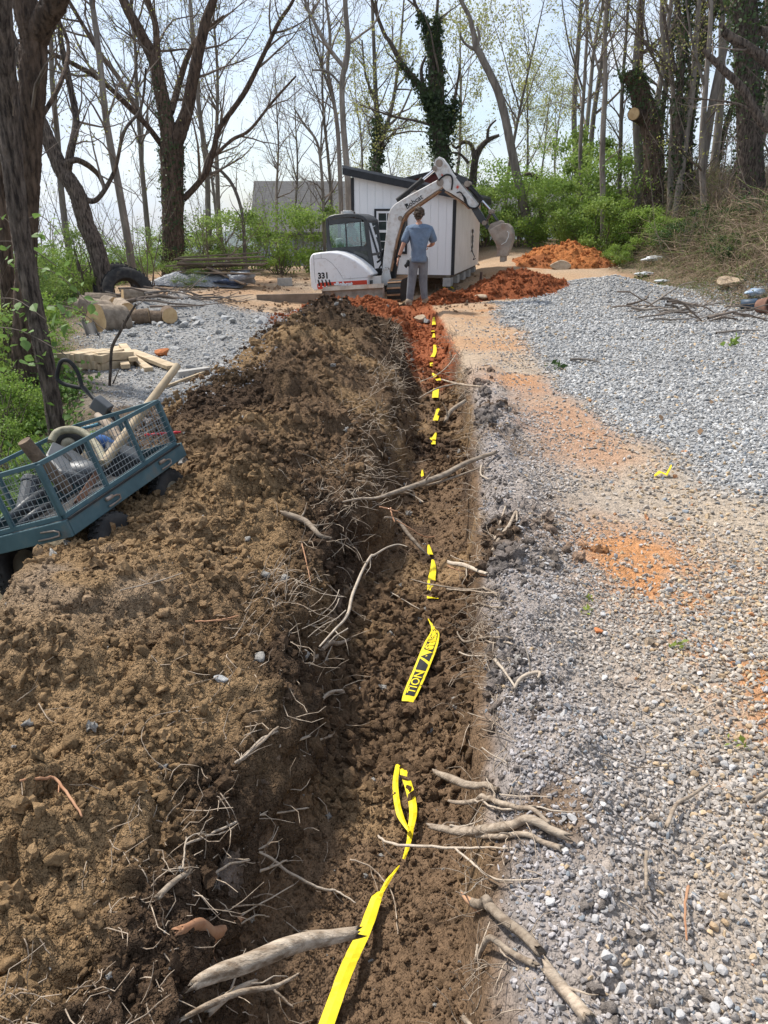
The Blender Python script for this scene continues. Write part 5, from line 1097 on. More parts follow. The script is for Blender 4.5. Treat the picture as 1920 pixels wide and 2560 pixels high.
ct = traced_tree('tree', [[(1640, 640, 66), (1632, 500, 54), (1634, 400, 50), (1630, 328, 50), (1609, 262, 48), (1590, 205, 44), (1574, 180, 44)], [(1612, 300, 34), (1596, 288, 32, -.25), (1584, 285, 30, -.5)], [(1600, 190, 10), (1605, 100, 9), (1602, 0, 8), (1606, -80, 6)]], 26,
            'topped trunk with a pale round saw cut and ivy on the bank', bark=M_barkw, seed=16, dens=(.6, 2, 2), lf=(1.2, .6, .3), twig_limbs=[0, 2], ivy=[(0, .55, 1.0, 1400, .09, .12), (0, .1, .5, 500, .08, .06)], sides=14, start=.2)
p0 = at(1585, 285, 25.5); nn = (Vector((0, 0, CAMH)) - p0).normalized() * 0.8 + Vector((-.35, 0, .1)); nn.normalize(); q = p0 + nn * 0.02 - Vector(ct.location)
m = MB().cyl(q - nn * .06, q + nn * .03, 0.17, 18); m.build('cut_face', M_cutw, ct)
bigr = traced_tree('tree', [[(1888, 560, 74), (1880, 470, 62), (1874, 350, 57), (1871, 246, 55), (1866, 120, 53), (1862, 0, 52), (1858, -120, 50)], [(1866, 130, 16), (1830, 90, 10), (1800, 60, 7)], [(1870, 200, 14), (1920, 140, 10), (1980, 80, 8)]], 21.5,
            'massive straight trunk clad in vine stems on top of the bank', bark=M_bark, seed=17, dens=(.7, 2, 2.4), lf=(1.4, .7, .35), ivy=[(0, .45, 1.0, 2000, .10, .16), (0, .05, .45, 350, .08, .05)], sides=16, start=.15)
traced_tree('tree', [[(2060, 800, 60), (2050, 500, 56), (2030, 360, 50), (2000, 280, 46), (1960, 100, 40), (1950, -100, 36)], [(2035, 370, 26), (1970, 300, 23), (1915, 318, 20), (1860, 228, 18), (1808, 174, 16), (1776, 143, 13), (1757, 124, 9)], [(2000, 280, 28), (1925, 165, 24), (1871, 119, 22), (1835, 98, 20), (1808, 78, 17)], [(1990, 200, 26), (1930, 95, 22), (1898, 76, 19)], [(1900, 290, 9), (1850, 262, 6), (1780, 250, 4), (1700, 245, 3)]], 11.0,
            'tree at the edge of the yard reaching out cut limbs over the bank', bark=M_bark, seed=18, dens=(.5, 1.6, 2), lf=(1.0, .5, .25), twig_limbs=[1, 2, 4], rmin=.004, start=.2)
for k, (x0, x1, w, Y, lab, ivy) in enumerate(((1760, 1772, 15, 23, 'pale smooth young trunk standing before the massive vine clad trunk', 0), (1700, 1712, 20, 24.5, 'ivy sleeved trunk rising right of the topped trunk', 1), (1726, 1752, 22, 26, 'second ivy sleeved trunk, stockier, behind the pale young trunk', 1), (1675, 1662, 14, 25, 'plain dark pole of a tree just right of the topped trunk', 0),
                                              (1508, 1520, 15, 26, 'grey trunk above the bright yellow green bush', 0), (1456, 1462, 10, 28, 'thin grey trunk left of the bright yellow green bush', 0), (1548, 1570, 11, 27, 'thin trunk just left of the topped trunk', 0))):
    rs = np.random.default_rng(60 + k); lm = [(x0, 640, w * 1.2), (x0, 520, w), (x0 + rs.normal(0, 5), 380, w * .95), ((x0 + x1) / 2 + rs.normal(0, 6), 220, w * .8), (x1 + rs.normal(0, 5), 60, w * .65), (x1 + 6, -100, w * .5)]
    b2 = [((x0 + x1) / 2, 230, w * .5), (x1 - 40, 110, w * .35), (x1 - 60, -20, w * .25)]
    traced_tree('tree', [lm, b2], Y, lab, bark=M_barkg if not ivy else M_bark, seed=70 + k, dens=(1.3, 1.6, 2.2), lf=(1.9, .9, .45), start=.3, buds=500, budsize=.06, ivy=[(0, .2, 1.0, 1300, .10, .12)] if ivy else None)
# --- woodland behind: prototypes copied one by one
def wood_proto(seed, H, r, label, group, bark, buds, budmat, budsize, dens=(2.2, 2.0, 2.4), ivy=0, lf=(2.4, 1.1, .5), lean=.03):
    rs = np.random.default_rng(seed); root = empty('tree', (0, 0, 0), (0, 0, 0), label, 'tree', group)
    pts = wander((0, 0, -.3), (rs.normal(0, lean), rs.normal(0, lean), 1), H, rs, 9, .05, .02); rad = np.linspace(r, r * .16, len(pts)); sp = spline(pts, 3); rd = spline([(q, 0, 0) for q in rad], 3)[:, 0]
    t = TB(); t.tube(sp, rd, 8); t.build('trunk', bark, root); t = TB(); tips = []
    for q in range(5):
        i = int(len(sp) * rs.uniform(.35, .8)); d = rs.normal(size=3); d[2] = 0; d = d / np.linalg.norm(d) * .7 + np.array([0, 0, .9]); c = wander(sp[i], d, H * rs.uniform(.25, .45), rs, 6, .1, .06); cr_ = np.linspace(rd[i] * .55, .01, 7); t.tube(c, cr_, 5)
        twigs(t, tips, c, cr_, rs, 0, dens, lf, 3, .05, .007, .1)
    twigs(t, tips, sp, rd, rs, 0, dens, lf, 3, .05, .007, .3); t.build('crown', M_twig, root)
    if buds: tp = np.array(tips); tp = tp[rs.integers(0, len(tp), buds)] + rs.normal(0, .16, (buds, 3)); t = TB(); t.leaves(tp, budsize, rs); t.build('foliage', budmat, root, False)
    if ivy:
        i = rs.uniform(0, .7, ivy) * (len(sp) - 1); k = i.astype(int); d = rs.normal(size=(ivy, 3)); d[:, 2] *= .3; d /= np.linalg.norm(d, axis=1)[:, None]; t = TB(); t.leaves(sp[k] + (sp[k + 1] - sp[k]) * (i - k)[:, None] + d * (rd[k] + np.abs(rs.normal(0, .14, ivy)))[:, None], .13, rs, nrm=d); t.build('ivy', M_ivy, root, False)
    return root
WG = 'bare woodland trees on the bank'; YG = 'budding trees in the valley behind the site'; CG = 'pale green trees beyond the hedge'
protos = {'bare': [wood_proto(201 + k, 13 + k, .13 + .02 * k, 'bare grey woodland tree with fine twigs standing on the right bank', WG, M_barkg, 260, M_bud, .07) for k in range(3)],
          'ivy': [wood_proto(211, 12, .16, 'ivy covered woodland tree among the bare ones on the bank', 'ivied woodland trees on the bank', M_bark, 200, M_bud, .07, ivy=1800)],
          'left': [wood_proto(221 + k, 10 + 2 * k, .11, 'thin bare tree with sparse buds on the falling ground left of the yard', YG, M_barkg, 500, M_bud, .06, lean=.08) for k in range(2)],
          'green': [wood_proto(231 + k, 9.5 + k, .12, 'tree in soft yellow green spring leaf beyond the hedge', CG, M_barkg, 2600, M_bud, .10, dens=(1.5, 1.8, 2.4)) for k in range(2)]}
used = set()
def plant(kind, k, x, y, rz, s, dz=0.0):
    p = protos[kind][k % len(protos[kind])]; o = p if p.name not in used else copy_tree(p); used.add(p.name)
    o.location = (x, y, float(base_h(np.array([x]), np.array([y]))[0]) + dz); o.rotation_euler = (0, 0, rz); o.scale = (s, s, s * 1.05)
    if kind in ('bare', 'ivy'): o['label'] = ('ivy covered' if kind == 'ivy' else 'bare grey') + ' woodland tree ' + ('behind the bright bushes at the clay pile' if x < 10.2 and y > 26 else 'close behind the massive vine clad trunk' if y < 24.5 else 'deep in the wood behind the topped trunk' if y < 33 else 'far back in the wood on the bank')
    if kind == 'left': o['label'] = 'thin bare tree with sparse buds ' + ('down the slope beyond the old tyres' if x < -9 and y < 25 else 'near the old tyres and plank pile' if y < 22 else 'beyond the large forked tree' if x < -7 else 'in front of the grey house')
    if kind == 'green': o['label'] = 'tree in soft yellow green spring leaf ' + ('behind the shed' if x < 3 else 'beyond the hedge right of the shed' if x < 7 else 'near the white house')
    return o
rs = np.random.default_rng(5)
n = 0
for x, y in [(9.2, 25), (10.6, 23.2), (12.5, 21), (14, 24), (11.5, 27), (9.6, 30), (13.2, 29), (16.5, 27), (18, 31), (15, 33), (11, 34), (20, 36), (8.8, 35), (13, 38), (17, 40), (23, 34), (22, 42), (10, 42), (15, 46), (26, 40), (9.0, 27.5), (8.2, 32), (12.2, 25.4), (15.8, 22.5), (19.5, 26), (10.2, 25.8), (11.8, 22.6), (13.4, 26.4), (9.8, 28.2), (14.6, 20.6), (16.8, 24.4), (12.6, 30.6), (17.4, 29), (11.2, 31), (14.2, 35.5)]:
    plant('ivy' if n % 6 == 4 else 'bare', n, x + rs.normal(0, .4), y + rs.normal(0, .5), rs.uniform(0, 6.28), rs.uniform(.8, 1.15)); n += 1
for x, y in [(-9.6, 24), (-11.5, 20), (-13, 27), (-9, 30), (-15, 32), (-6.4, 31), (-11, 37), (-4.6, 34), (-2.5, 36), (-17.5, 26), (-8.5, 40), (-13.5, 18), (-6.2, 19.2), (-9.3, 17.4), (-1.0, 40), (-5, 45)]:
    plant('left', n, x, y, rs.uniform(0, 6.28), rs.uniform(.75, 1.15)); n += 1
for x, y in [(3.5, 42), (5.5, 38), (7.5, 44), (1.2, 46), (9.5, 50), (5.0, 52), (12, 56), (-1.5, 52)]:
    plant('green', n, x, y, rs.uniform(0, 6.28), rs.uniform(.8, 1.1)); n += 1

# --- multi-stemmed bare brush
def brush_proto(seed, label, group):
    rs = np.random.default_rng(seed); root = empty('bare_shrub', (0, 0, 0), (0, 0, 0), label, 'shrub', group); t = TB(); tips = []; tr = TB()
    for q in range(9):
        d = rs.normal(0, .42, 3); d[2] = 1; c = wander((rs.normal(0, .1), rs.normal(0, .1), -.1), d, rs.uniform(2.0, 4.2), rs, 7, .13, .02); r = np.linspace(rs.uniform(.012, .026), .004, 8); tr.tube(c, r, 5); twigs(t, tips, c, r, rs, 0, (2.6, 2.4, 2), (.9, .45, .25), 2, .03, .004, .2)
    tr.build('stem', M_twig, root); t.build('crown', M_twig, root); tp = np.array(tips); tp = tp[rs.integers(0, len(tp), 160)]; t = TB(); t.leaves(tp, .045, rs); t.build('foliage', M_leafy, root, False); return root
brp = [brush_proto(251 + k, 'x', 'bare twiggy shrubs at the wood edge') for k in range(3)]
for k, (x, y, s_) in enumerate([(-6.2, 20.4, .8), (-7.4, 23, .9), (-5.4, 24.6, .9), (-8.4, 21.6, 1.0), (-4.4, 28, 1.0), (-3.0, 28.5, 1.0), (-6.6, 29, 1.1), (-9.8, 19, .9), (-10.6, 25, 1.1), (-7.2, 15.6, .7), (-7.4, 13.6, .8), (-4.9, 9.0, .6), (8.6, 24.8, .9), (9.2, 22.6, .9), (9.9, 24, 1.1), (10.8, 21.2, 1.0), (9.6, 19.4, .8), (11.4, 20, 1.1), (10.4, 17.4, .8), (12.4, 18.4, 1.0), (11.6, 15.8, .8), (8.4, 26.4, 1.1), (13, 22, 1.2), (7.9, 21, .6), (12, 24, 1.2), (10.2, 27, 1.3)]):
    p = brp[k % 3]; o = p if p.name not in used else copy_tree(p); used.add(p.name); o.location = (x, y, float(base_h(np.array([x]), np.array([y]))[0])); o.rotation_euler = (0, 0, k * 1.3); o.scale = (s_,) * 3
    o['label'] = 'bare twiggy shrub ' + (('among the undergrowth near the cut logs' if y < 17 else 'near the foot of the large forked tree' if y < 26 else 'in front of the grey house') if x < 0 else ('on the bank above the stick pile' if y < 20.5 else 'on the bank round the topped trunk'))
# --- bushes
def bush_proto(seed, rx, rz, nleaf, size, mat, label, group, cat='bush', stems=11, clumps=30, leafdrop=0.0):
    rs = np.random.default_rng(seed); root = empty('bush', (0, 0, 0), (0, 0, 0), label, cat, group); t = TB()
    C = rs.normal(size=(clumps, 3)); C /= np.linalg.norm(C, axis=1)[:, None]; C *= rs.uniform(.35, 1.0, (clumps, 1)) ** .6; C[:, :2] *= rx; C[:, 2] = rz * (.52 + .48 * C[:, 2])
    for q in range(stems):
        c = C[q]; p = spline([(c[0] * .1, c[1] * .1, -.1), (c[0] * .5 + rs.normal(0, .1), c[1] * .5, c[2] * .55), tuple(c)], 4); t.tube(p, np.linspace(.022, .005, len(p)), 4)
    for c in C[stems:]:
        b = C[rs.integers(0, stems)] * .5; t.tube(spline([tuple(b), tuple((b + c) / 2 + rs.normal(0, .1, 3)), tuple(c)], 2), np.linspace(.01, .003, 5), 3)
    t.build('stem', M_twig, root); t = TB(); k = rs.integers(0, clumps, nleaf); sg = rs.uniform(.06, .22, clumps) * rx
    p = C[k] + rs.normal(size=(nleaf, 3)) * sg[k][:, None] * np.array([1, 1, .6]); p[:, 2] = np.maximum(p[:, 2], .03); nr = p - np.array([0, 0, rz * .4]); nr /= np.linalg.norm(nr, axis=1)[:, None]
    t.leaves(p, size, rs, nrm=nr * .5 + np.array([0, 0, .5])); t.build('foliage', mat, root, False); return root
BP = {'hedge': [bush_proto(301 + k, 1.5, 2.6, 5200, .085, M_leafb if k else M_leafg, 'broad green leafy bush in the hedge behind the shed and digger', 'green hedge bushes') for k in range(2)],
      'bright': [bush_proto(311, 1.2, 1.9, 7000, .075, M_leafb, 'bright yellow green bush at the edge of the clay pile', 'bright bushes by the clay pile')],
      'under': [bush_proto(321 + k, .9, 1.5, 4200, .05, M_leafb if k else M_leafg, 'small leafed undergrowth bush on the slope left of the yard', 'undergrowth bushes on the left slope') for k in range(2)],
      'bank': [bush_proto(331, .9, .9, 2600, .06, M_leafd, 'low dull green bush scrambling on the bramble bank', 'low bushes on the bank')]}
def bush(kind, k, x, y, s, sz=1.0, rz=None, dz=0.0):
    p = BP[kind][k % len(BP[kind])]; o = p if p.name not in used else copy_tree(p); used.add(p.name)
    o.location = (x, y, float(base_h(np.array([x]), np.array([y]))[0]) - .05 + dz); o.rotation_euler = (0, 0, rs.uniform(0, 6.28)); o.scale = (s, s, s * sz)
    if kind == 'hedge': o['label'] = 'broad green leafy bush ' + ('in the hedge behind the digger' if x < 0 else 'in the hedge behind the bucket' if x < 5 else 'behind the orange clay pile')
    if kind == 'bright': o['label'] = 'small bright yellow green bush at the foot of the bank' if s < .7 else 'large bright yellow green bush at the edge of the clay pile'
    if kind == 'under': o['label'] = 'small leafed undergrowth bush ' + ('behind the left trunks near the cart' if y < 9.5 else 'beside the cut logs' if y < 14 else 'by the old tyres' if y < 19.5 else 'round the foot of the large forked tree')
    if kind == 'bank': o['label'] = 'low dull green bush on the bramble bank ' + ('above the stick pile' if y < 19 else 'below the topped trunk')
k = 0
for x, y, s, sz in [(-4.9, 26, 1.0, .82), (-3.4, 25.5, .95, .95), (-2.2, 26.5, 1.0, .9), (-5.8, 28, 1.1, .75), (-6.6, 26.6, .75, .7), (-1.2, 27.5, 1.0, .8), (3.6, 28.5, 1.0, .9), (4.8, 28, 1.05, .95), (5.6, 29.5, 1.05, .9), (2.6, 30, 1.1, .95), (6.6, 28.2, 1.0, .95), (4.2, 31, 1.2, 1.0), (7.6, 29, 1.2, 1.1), (8.0, 27.2, 1.05, 1.15), (7.6, 31.5, 1.3, 1.25), (-8, 29, 1.0, .6)]:
    bush('hedge', k, x, y, s, sz); k += 1
for x, y, s, sz in [(7.0, 25.3, 1.0, 1.0), (7.9, 24.6, .85, .9), (6.8, 26.2, 1.0, 1.1), (7.1, 23.4, .42, .9), (8.4, 23.2, .6, .8)]: bush('bright', 0, x, y, s, sz)
for x, y, s, sz in [(-6.9, 17.8, 1.1, 1.0), (-7.9, 18.8, 1.0, .7), (-6.6, 11.8, 1.0, 1.1), (-6.0, 10.6, .95, 1.1), (-5.5, 9.7, .75, 1.1), (-7.4, 13.4, 1.1, 1.0), (-6.4, 10.2, 1.2, 1.3), (-8.0, 15, 1.0, .8), (-7.6, 12.4, 1.1, .9), (-9.5, 17, 1.1, .7), (-9, 20.5, 1.1, .65), (-7.2, 21.5, .9, .7), (-11, 22, 1.2, .7), (-5.4, 8.4, .95, 1.2), (-4.9, 7.2, .8, 1.1), (-4.4, 6.3, .6, 1.0), (-4.7, 9.2, .6, 1.2), (-3.9, 7.4, .5, 1.0), (-5.9, 9.4, .9, 1.3), (-3.4, 5.4, .4, .8), (-6.9, 14.6, .9, .9), (-7.6, 16.4, 1.1, .9), (-6.8, 10.9, 1.1, 1.2), (-8.6, 19.6, 1.1, .8), (-5.1, 20.6, .6, .6), (-4.35, 9.6, .5, 1.2), (-4.15, 8.5, .6, 1.2), (-3.75, 7.1, .5, 1.1), (-6.5, 14.2, .7, 1.0), (-3.3, 6.1, .42, 1.0), (-5.0, 10.4, .55, 1.2), (-8.8, 24.8, 1.1, .6), (-5.7, 22.8, .8, .7), (-6.8, 24.2, .9, .8), (-10.4, 13.6, 1.2, .8)]:
    bush('under', k, x, y, s, sz); k += 1
for x, y, s, sz in [(8.4, 18.6, .8, .9), (9.3, 17.2, .9, .9), (9.8, 20, 1.0, 1.0), (10.6, 16.2, .9, .9), (8.7, 21.2, .9, 1.2), (11, 18.4, 1.0, 1.0), (8.3, 22.3, .8, 1.1), (11.8, 14.6, .9, 1.0)]: bush('bank', 0, x, y, s, sz)

# --- ground cover on the left slope, litter and brambles on the bank (nobody could count these)
M_gl = material('cover_leaf', attr='col', inst=True, scale=2, vary=0.25, rough=0.6, trans=0.4)
M_cane = material('dry_cane', attr='col', inst=True, scale=4, vary=0.25, rough=0.9)
def sprig(seed, n, h, size, mat):
    rs = np.random.default_rng(seed); t = TB()
    for q in range(4): c = wander((rs.normal(0, .03), rs.normal(0, .03), -.02), (rs.normal(0, .5), rs.normal(0, .5), 1), h, rs, 3, .2, 0); t.tube(c, np.linspace(.004, .002, 4), 3)
    p = rs.normal(0, .11, (n, 3)); p[:, 2] = np.abs(rs.normal(0, h * .5, n)); t.leaves(p, size, rs, .8); o = t.build('sprig', mat, None, False); return o
def canes(seed, mat):
    rs = np.random.default_rng(seed); t = TB()
    for q in range(9): c = wander((rs.normal(0, .25), rs.normal(0, .25), -.05), (rs.normal(0, .7), rs.normal(0, .7), .9), rs.uniform(.5, 1.3), rs, 6, .3, -.12); t.tube(c, np.linspace(.007, .003, 7), 3)
    p = rs.normal(0, .25, (14, 3)); p[:, 2] = np.abs(p[:, 2]) * .6; t.leaves(p, .06, rs); return t.build('canes', mat, None, False)
sprigs = proto_collection('sprig_proto', [sprig(401 + q, 22, .16, .055, M_gl) for q in range(4)]); cane_c = proto_collection('cane_proto', [canes(411 + q, M_cane) for q in range(4)])
N = 15000; y = rng.uniform(2.2, 30, N); y = 2.2 + 27 * rng.random(N) ** 1.6; x = -1.2 - rng.uniform(0, 1, N) * (0.62 * y + 1.2)
xe = I(y, [0, 2, 4, 6.5, 9, 14, 20, 26, 40], [-2.3, -2.2, -2.3, -2.6, -4.1, -6.4, -7.8, -8.2, -10]); kk = (x < xe + .25 * fbm(x, y, f=1.2, o=2, seed=501)) & (rng.random(N) < .35 + .65 * sst(-.2, .3, fbm(x, y, f=.8, o=3, seed=502))); x, y = x[kk], y[kk]; N = len(x)
g1, g2 = np.array([.09, .17, .035]), np.array([.22, .33, .075]); c = g1 + (g2 - g1) * rng.random((N, 1)) * sst(-.5, .5, fbm(x, y, f=1., o=2, seed=503))[:, None] * 1.3
s = (.55 + .8 * rng.random(N)) * (1 + .02 * y)
scatter('ground_cover', np.stack([x, y, base_h(x, y)], 1), np.stack([rng.normal(0, .2, N), rng.normal(0, .2, N), rng.uniform(0, 6.28, N)], 1), s[:, None] * np.ones((N, 3)), rng.integers(0, 4, N), c, sprigs, 'fresh green ground cover leaves on the shaded left slope')
N = 4200; y = rng.uniform(11, 34, N); xr = I(y, [0, 10, 14, 17, 22, 28, 40], [16, 11, 8.4, 6.9, 7.2, 7.4, 8.7]); x = xr + np.abs(rng.normal(0, 2.6, N)) + .1
c = np.where((rng.random(N) < .28)[:, None], np.array([.15, .18, .06]), np.array([.30, .225, .155])) * (.6 + .8 * rng.random((N, 1))); s = (.4 + .8 * rng.random(N)) * sst(-.1, 1.5, x - xr).clip(.35, 1)
scatter('bramble', np.stack([x, y, ground_h(x, y)], 1), np.stack([rng.normal(0, .3, N), rng.normal(0, .3, N), rng.uniform(0, 6.28, N)], 1), s[:, None] * np.ones((N, 3)), rng.integers(0, 4, N), c, cane_c, 'tangle of dry brown bramble canes covering the right bank')
N = 2600; y = rng.uniform(11, 32, N); xr = I(y, [0, 10, 14, 17, 22, 28, 40], [16, 11, 8.4, 6.9, 7.2, 7.4, 8.7]); x = xr + rng.normal(2.4, 2.0, N); kk = x > xr - .6; x, y = x[kk], y[kk]; N = len(x)
dry = rng.random(N) < .55; c = np.where(dry[:, None], np.array([.32, .235, .16]), np.array([.11, .15, .045])) * (.6 + .8 * rng.random((N, 1)))
scatter('leaf_litter', np.stack([x, y, ground_h(x, y)], 1), np.stack([rng.normal(0, .3, N), rng.normal(0, .3, N), rng.uniform(0, 6.28, N)], 1), (.6 + .9 * rng.random(N))[:, None] * np.array([[1, 1, .55]]), rng.integers(0, 4, N), c, sprigs, 'dead leaves and creeping ivy littering the bank')
# --- near left leafy vine with large leaves
vn = empty('vine', tuple(at(40, 1000, 6.6)), (0, 0, 0), 'leafy vine with large heart shaped leaves hanging round the left trunks', 'vine'); vl = Vector(vn.location); r_ = random.Random(9)
lm = bpy.data.meshes.new('leaf'); pts = [(0, 0, 0), (.28, .18, .05), (.42, .5, .08), (.25, .8, .04), (0, 1.05, -.06), (-.25, .8, .04), (-.42, .5, .08), (-.28, .18, .05), (0, .5, 0)]
lm.from_pydata(pts, [], [(8, i, i + 1) for i in range(7)] + [(8, 7, 0)]); lm.materials.append(leafmat('vine_leaf', (.10, .19, .045), (.22, .33, .09), .35)); 
tv = TB()
for cx_, cy_, w, h, n, Yb in ((60, 640, 80, 60, 20, 6.8), (45, 780, 70, 50, 16, 6.2), (55, 860, 110, 70, 26, 5.9), (150, 720, 70, 90, 26, 7.0), (190, 800, 70, 60, 16, 7.2), (20, 580, 40, 60, 12, 6.8), (110, 570, 40, 40, 8, 7.2)):
    a0 = at(cx_ - w, cy_ - h * .6, Yb); a1 = at(cx_ + w, cy_ + h * .4, Yb - .2); mid = (a0 + a1) / 2 + Vector((0, 0, .08)); tv.tube(spline([tuple(a0 - vl), tuple(mid - vl), tuple(a1 - vl)], 5), np.full(11, .004), 4)
    for q in range(n):
        p = at(cx_ + r_.gauss(0, w * .55), cy_ + r_.gauss(0, h * .5), Yb + r_.gauss(0, .18)); o = bpy.data.objects.new('leaf', lm); COL.objects.link(o); o.parent = vn; o.location = p - vl
        s = r_.uniform(.05, .10); o.scale = (s, s, s); o.rotation_euler = (r_.gauss(-.5, .45), r_.gauss(0, .4), r_.uniform(0, 6.28))
tv.build('stem', M_twig, vn)
# ---------------------------------------------------------------- garden cart and what lies in it
M_teal_p = material('teal_paint', (0.040, 0.085, 0.100), (0.065, 0.125, 0.142), scale=7, rough=0.5, spec=0.4, bump=0.1, bscale=30, dirt=(0.16, 0.11, 0.07), dirt_amt=0.28, dirt_scale=7)
M_wire = material('mesh_wire', (0.20, 0.22, 0.23), (0.30, 0.32, 0.33), scale=10, rough=0.5, metal=0.4)
M_tyre = material('tyre_rubber', (0.022, 0.021, 0.021), (0.05, 0.047, 0.044), scale=10, rough=0.9, bump=0.4, bscale=30, dirt=(0.14, 0.10, 0.07), dirt_amt=0.3, dirt_scale=5)
M_hub = material('cream_hub', (0.34, 0.30, 0.22), (0.42, 0.37, 0.27), scale=6, rough=0.6, dirt=(0.1, 0.07, 0.05), dirt_amt=0.4, dirt_scale=9)
M_plas = material('grey_plastic', (0.045, 0.048, 0.052), (0.085, 0.09, 0.095), scale=5, rough=0.45, spec=0.5, dirt=(0.16, 0.13, 0.10), dirt_amt=0.2)
M_logb = material('log_bark', (0.10, 0.07, 0.05), (0.22, 0.16, 0.11), scale=12, rough=0.95, bump=0.9, bscale=24, bdist=0.02)
M_wood = material('weathered_wood', (0.22, 0.17, 0.125), (0.38, 0.31, 0.24), scale=7, detail=7, rough=0.9, bump=0.5, bscale=30, bdist=0.006, stretch=(1, 1, 1), vary=0.2)
M_pale = material('pale_wood', (0.33, 0.25, 0.16), (0.50, 0.40, 0.27), scale=6, rough=0.8, bump=0.2, bscale=25, vary=0.15)
C0 = at(163, 1297, 3.3); F0 = at(440, 1112, 4.42); T0 = at(86, 1166, 3.28)
ca = (F0 - C0).normalized(); cu_ = (T0 - C0); cu_ = (cu_ - ca * cu_.dot(ca)).normalized(); cw = cu_.cross(ca).normalized()
if cw.x > 0: cw = -cw
CMt = Matrix((ca, cw, cu_)).transposed().to_4x4(); CMt.translation = C0
cart = empty('garden_cart', C0, (0, 0, 0), 'tilted dark teal steel garden cart with wire mesh sides full of scrap', 'cart'); cart.rotation_mode = 'QUATERNION'; cart.rotation_quaternion = CMt.to_quaternion()
Lc = (F0 - C0).length; Wc, Hc = 0.62, 0.285
def side(p0, du, n, name, open_right=False):
    """mesh panel from p0 along du (length n): rails, posts and wires"""
    p0 = Vector(p0); u = Vector(du).normalized(); ln = Vector(du).length; up = Vector((0, 0, 1)); nrm = u.cross(up)
    pn = MB(); pn.bar(p0 + up * Hc, p0 + u * ln + up * Hc, 0.022, 0.022); pn.bar(p0 + up * .012, p0 + u * ln + up * .012, 0.02, 0.024)
    pn = pn.build(name, M_teal_p, cart, bevel=0.002)
    for k in range(n + 1): MB().bar(p0 + u * (ln * k / n) + up * .02, p0 + u * (ln * k / n) + up * Hc, 0.022, 0.022, up=u).build('post', M_teal_p, cart, bevel=0.002)
    w = MB(); st = 0.032
    for k in range(1, int(ln / st)): w.bar(p0 + u * k * st + up * .02 + nrm * .004, p0 + u * k * st + up * Hc + nrm * .004, 0.0022, 0.0022, up=u)
    for k in range(1, int(Hc / st)): w.bar(p0 + up * k * st + nrm * .006, p0 + u * ln + up * k * st + nrm * .006, 0.0022, 0.0022)
    w.build('wire_mesh', M_wire, pn)
side((0, 0, 0), (Lc, 0, 0), 3, 'side_panel'); side((0, Wc, 0), (Lc, 0, 0), 3, 'side_panel'); side((0, 0.012, 0), (0, Wc - .024, 0), 2, 'end_panel'); side((Lc, .012, 0), (0, Wc - .024, 0), 2, 'end_panel')
bm_ = MB(); bm_.bar((-.01, -.012, -.045), (Lc + .02, -.012, -.045), 0.02, 0.085); bm_.build('bed_rail', M_teal_p, cart, bevel=0.004)
MB().bar((-.01, Wc + .012, -.045), (Lc + .02, Wc + .012, -.045), 0.02, 0.085).build('bed_rail', M_teal_p, cart, bevel=0.004)
MB().bar((-.021, -.02, -.045), (-.021, Wc + .02, -.045), 0.02, 0.087).build('bed_rail', M_teal_p, cart, bevel=0.004); MB().bar((Lc + .03, -.02, -.045), (Lc + .03, Wc + .02, -.045), 0.02, 0.087).build('bed_rail', M_teal_p, cart, bevel=0.004)
MB().box((Lc / 2, Wc / 2, -.075), (Lc, Wc, .012)).build('bed', M_blk, cart)
MB().bar((-.012, -.026, -.003), (Lc, -.026, -.003), 0.006, 0.012).build('trim_strip', M_blk, cart)
for (px_, ax) in ((0.33, 0), (0.9, 0)):
    c_ = MB(); pts = [(px_ - .03, -.03, -.03), (px_ + .05, -.034, -.035), (px_ + .075, -.034, -.045), (px_ + .07, -.034, -.065), (px_ + .02, -.034, -.068), (px_ - .04, -.034, -.066)]; c_.tube(pts, .005, 6); c_.cyl((px_ - .035, -.03, -.028), (px_ + .02, -.03, -.03), .011, 8); c_.build('latch_pin', M_steel, cart, smooth=True)
c_ = MB(); c_.tube([(-.034, .14, -.03), (-.038, .06, -.035), (-.038, .035, -.045), (-.038, .04, -.065), (-.038, .10, -.068), (-.038, .17, -.066)], .005, 6); c_.build('latch_pin', M_steel, cart, smooth=True)
def tyre_mesh(R_, w, mat, name, parent, hub=True, mt=None, lugs=28):
    pr = [(R_ * .56, -w * .40), (R_ * .75, -w * .5), (R_ * .93, -w * .46), (R_, -w * .3), (R_ * 1.0, w * .3), (R_ * .93, w * .46), (R_ * .75, w * .5), (R_ * .56, w * .40), (R_ * .54, 0), (R_ * .56, -w * .40)]
    m = MB().lathe(pr, 36, 'y'); t = m.xform(mt).build(name, mat, parent, smooth=True)
    lg = MB()
    for k in range(lugs):
        for s, o_ in ((-1, 0), (1, .5)):
            a = 2 * math.pi * (k + o_) / lugs; lg.box((R_ * 1.005 * math.cos(a), s * w * .17, R_ * 1.005 * math.sin(a)), (.014 * R_ / .17, w * .27, R_ * .13), Euler((0, -a, 0)).to_matrix())
    lg.xform(mt).build('tread', mat, t)
    return t
for a_, w_ in ((0.24, -0.01), (0.24, Wc + .01), (Lc - .2, .05), (Lc - .2, Wc - .05)):
    mt = Matrix.Translation((a_, w_, -.27)); wh = empty('wheel', (0, 0, 0)); wh.parent = cart
    tyre_mesh(.175, .10, M_tyre, 'tyre', wh, mt=mt); 
    MB().lathe([(0.0, -.04), (.03, -.045), (.04, -.03), (.085, -.025), (.10, -.04), (.10, .04), (.085, .025), (.03, .03), (0, .03)], 20, 'y').xform(mt).build('rim', M_hub, wh, smooth=True)
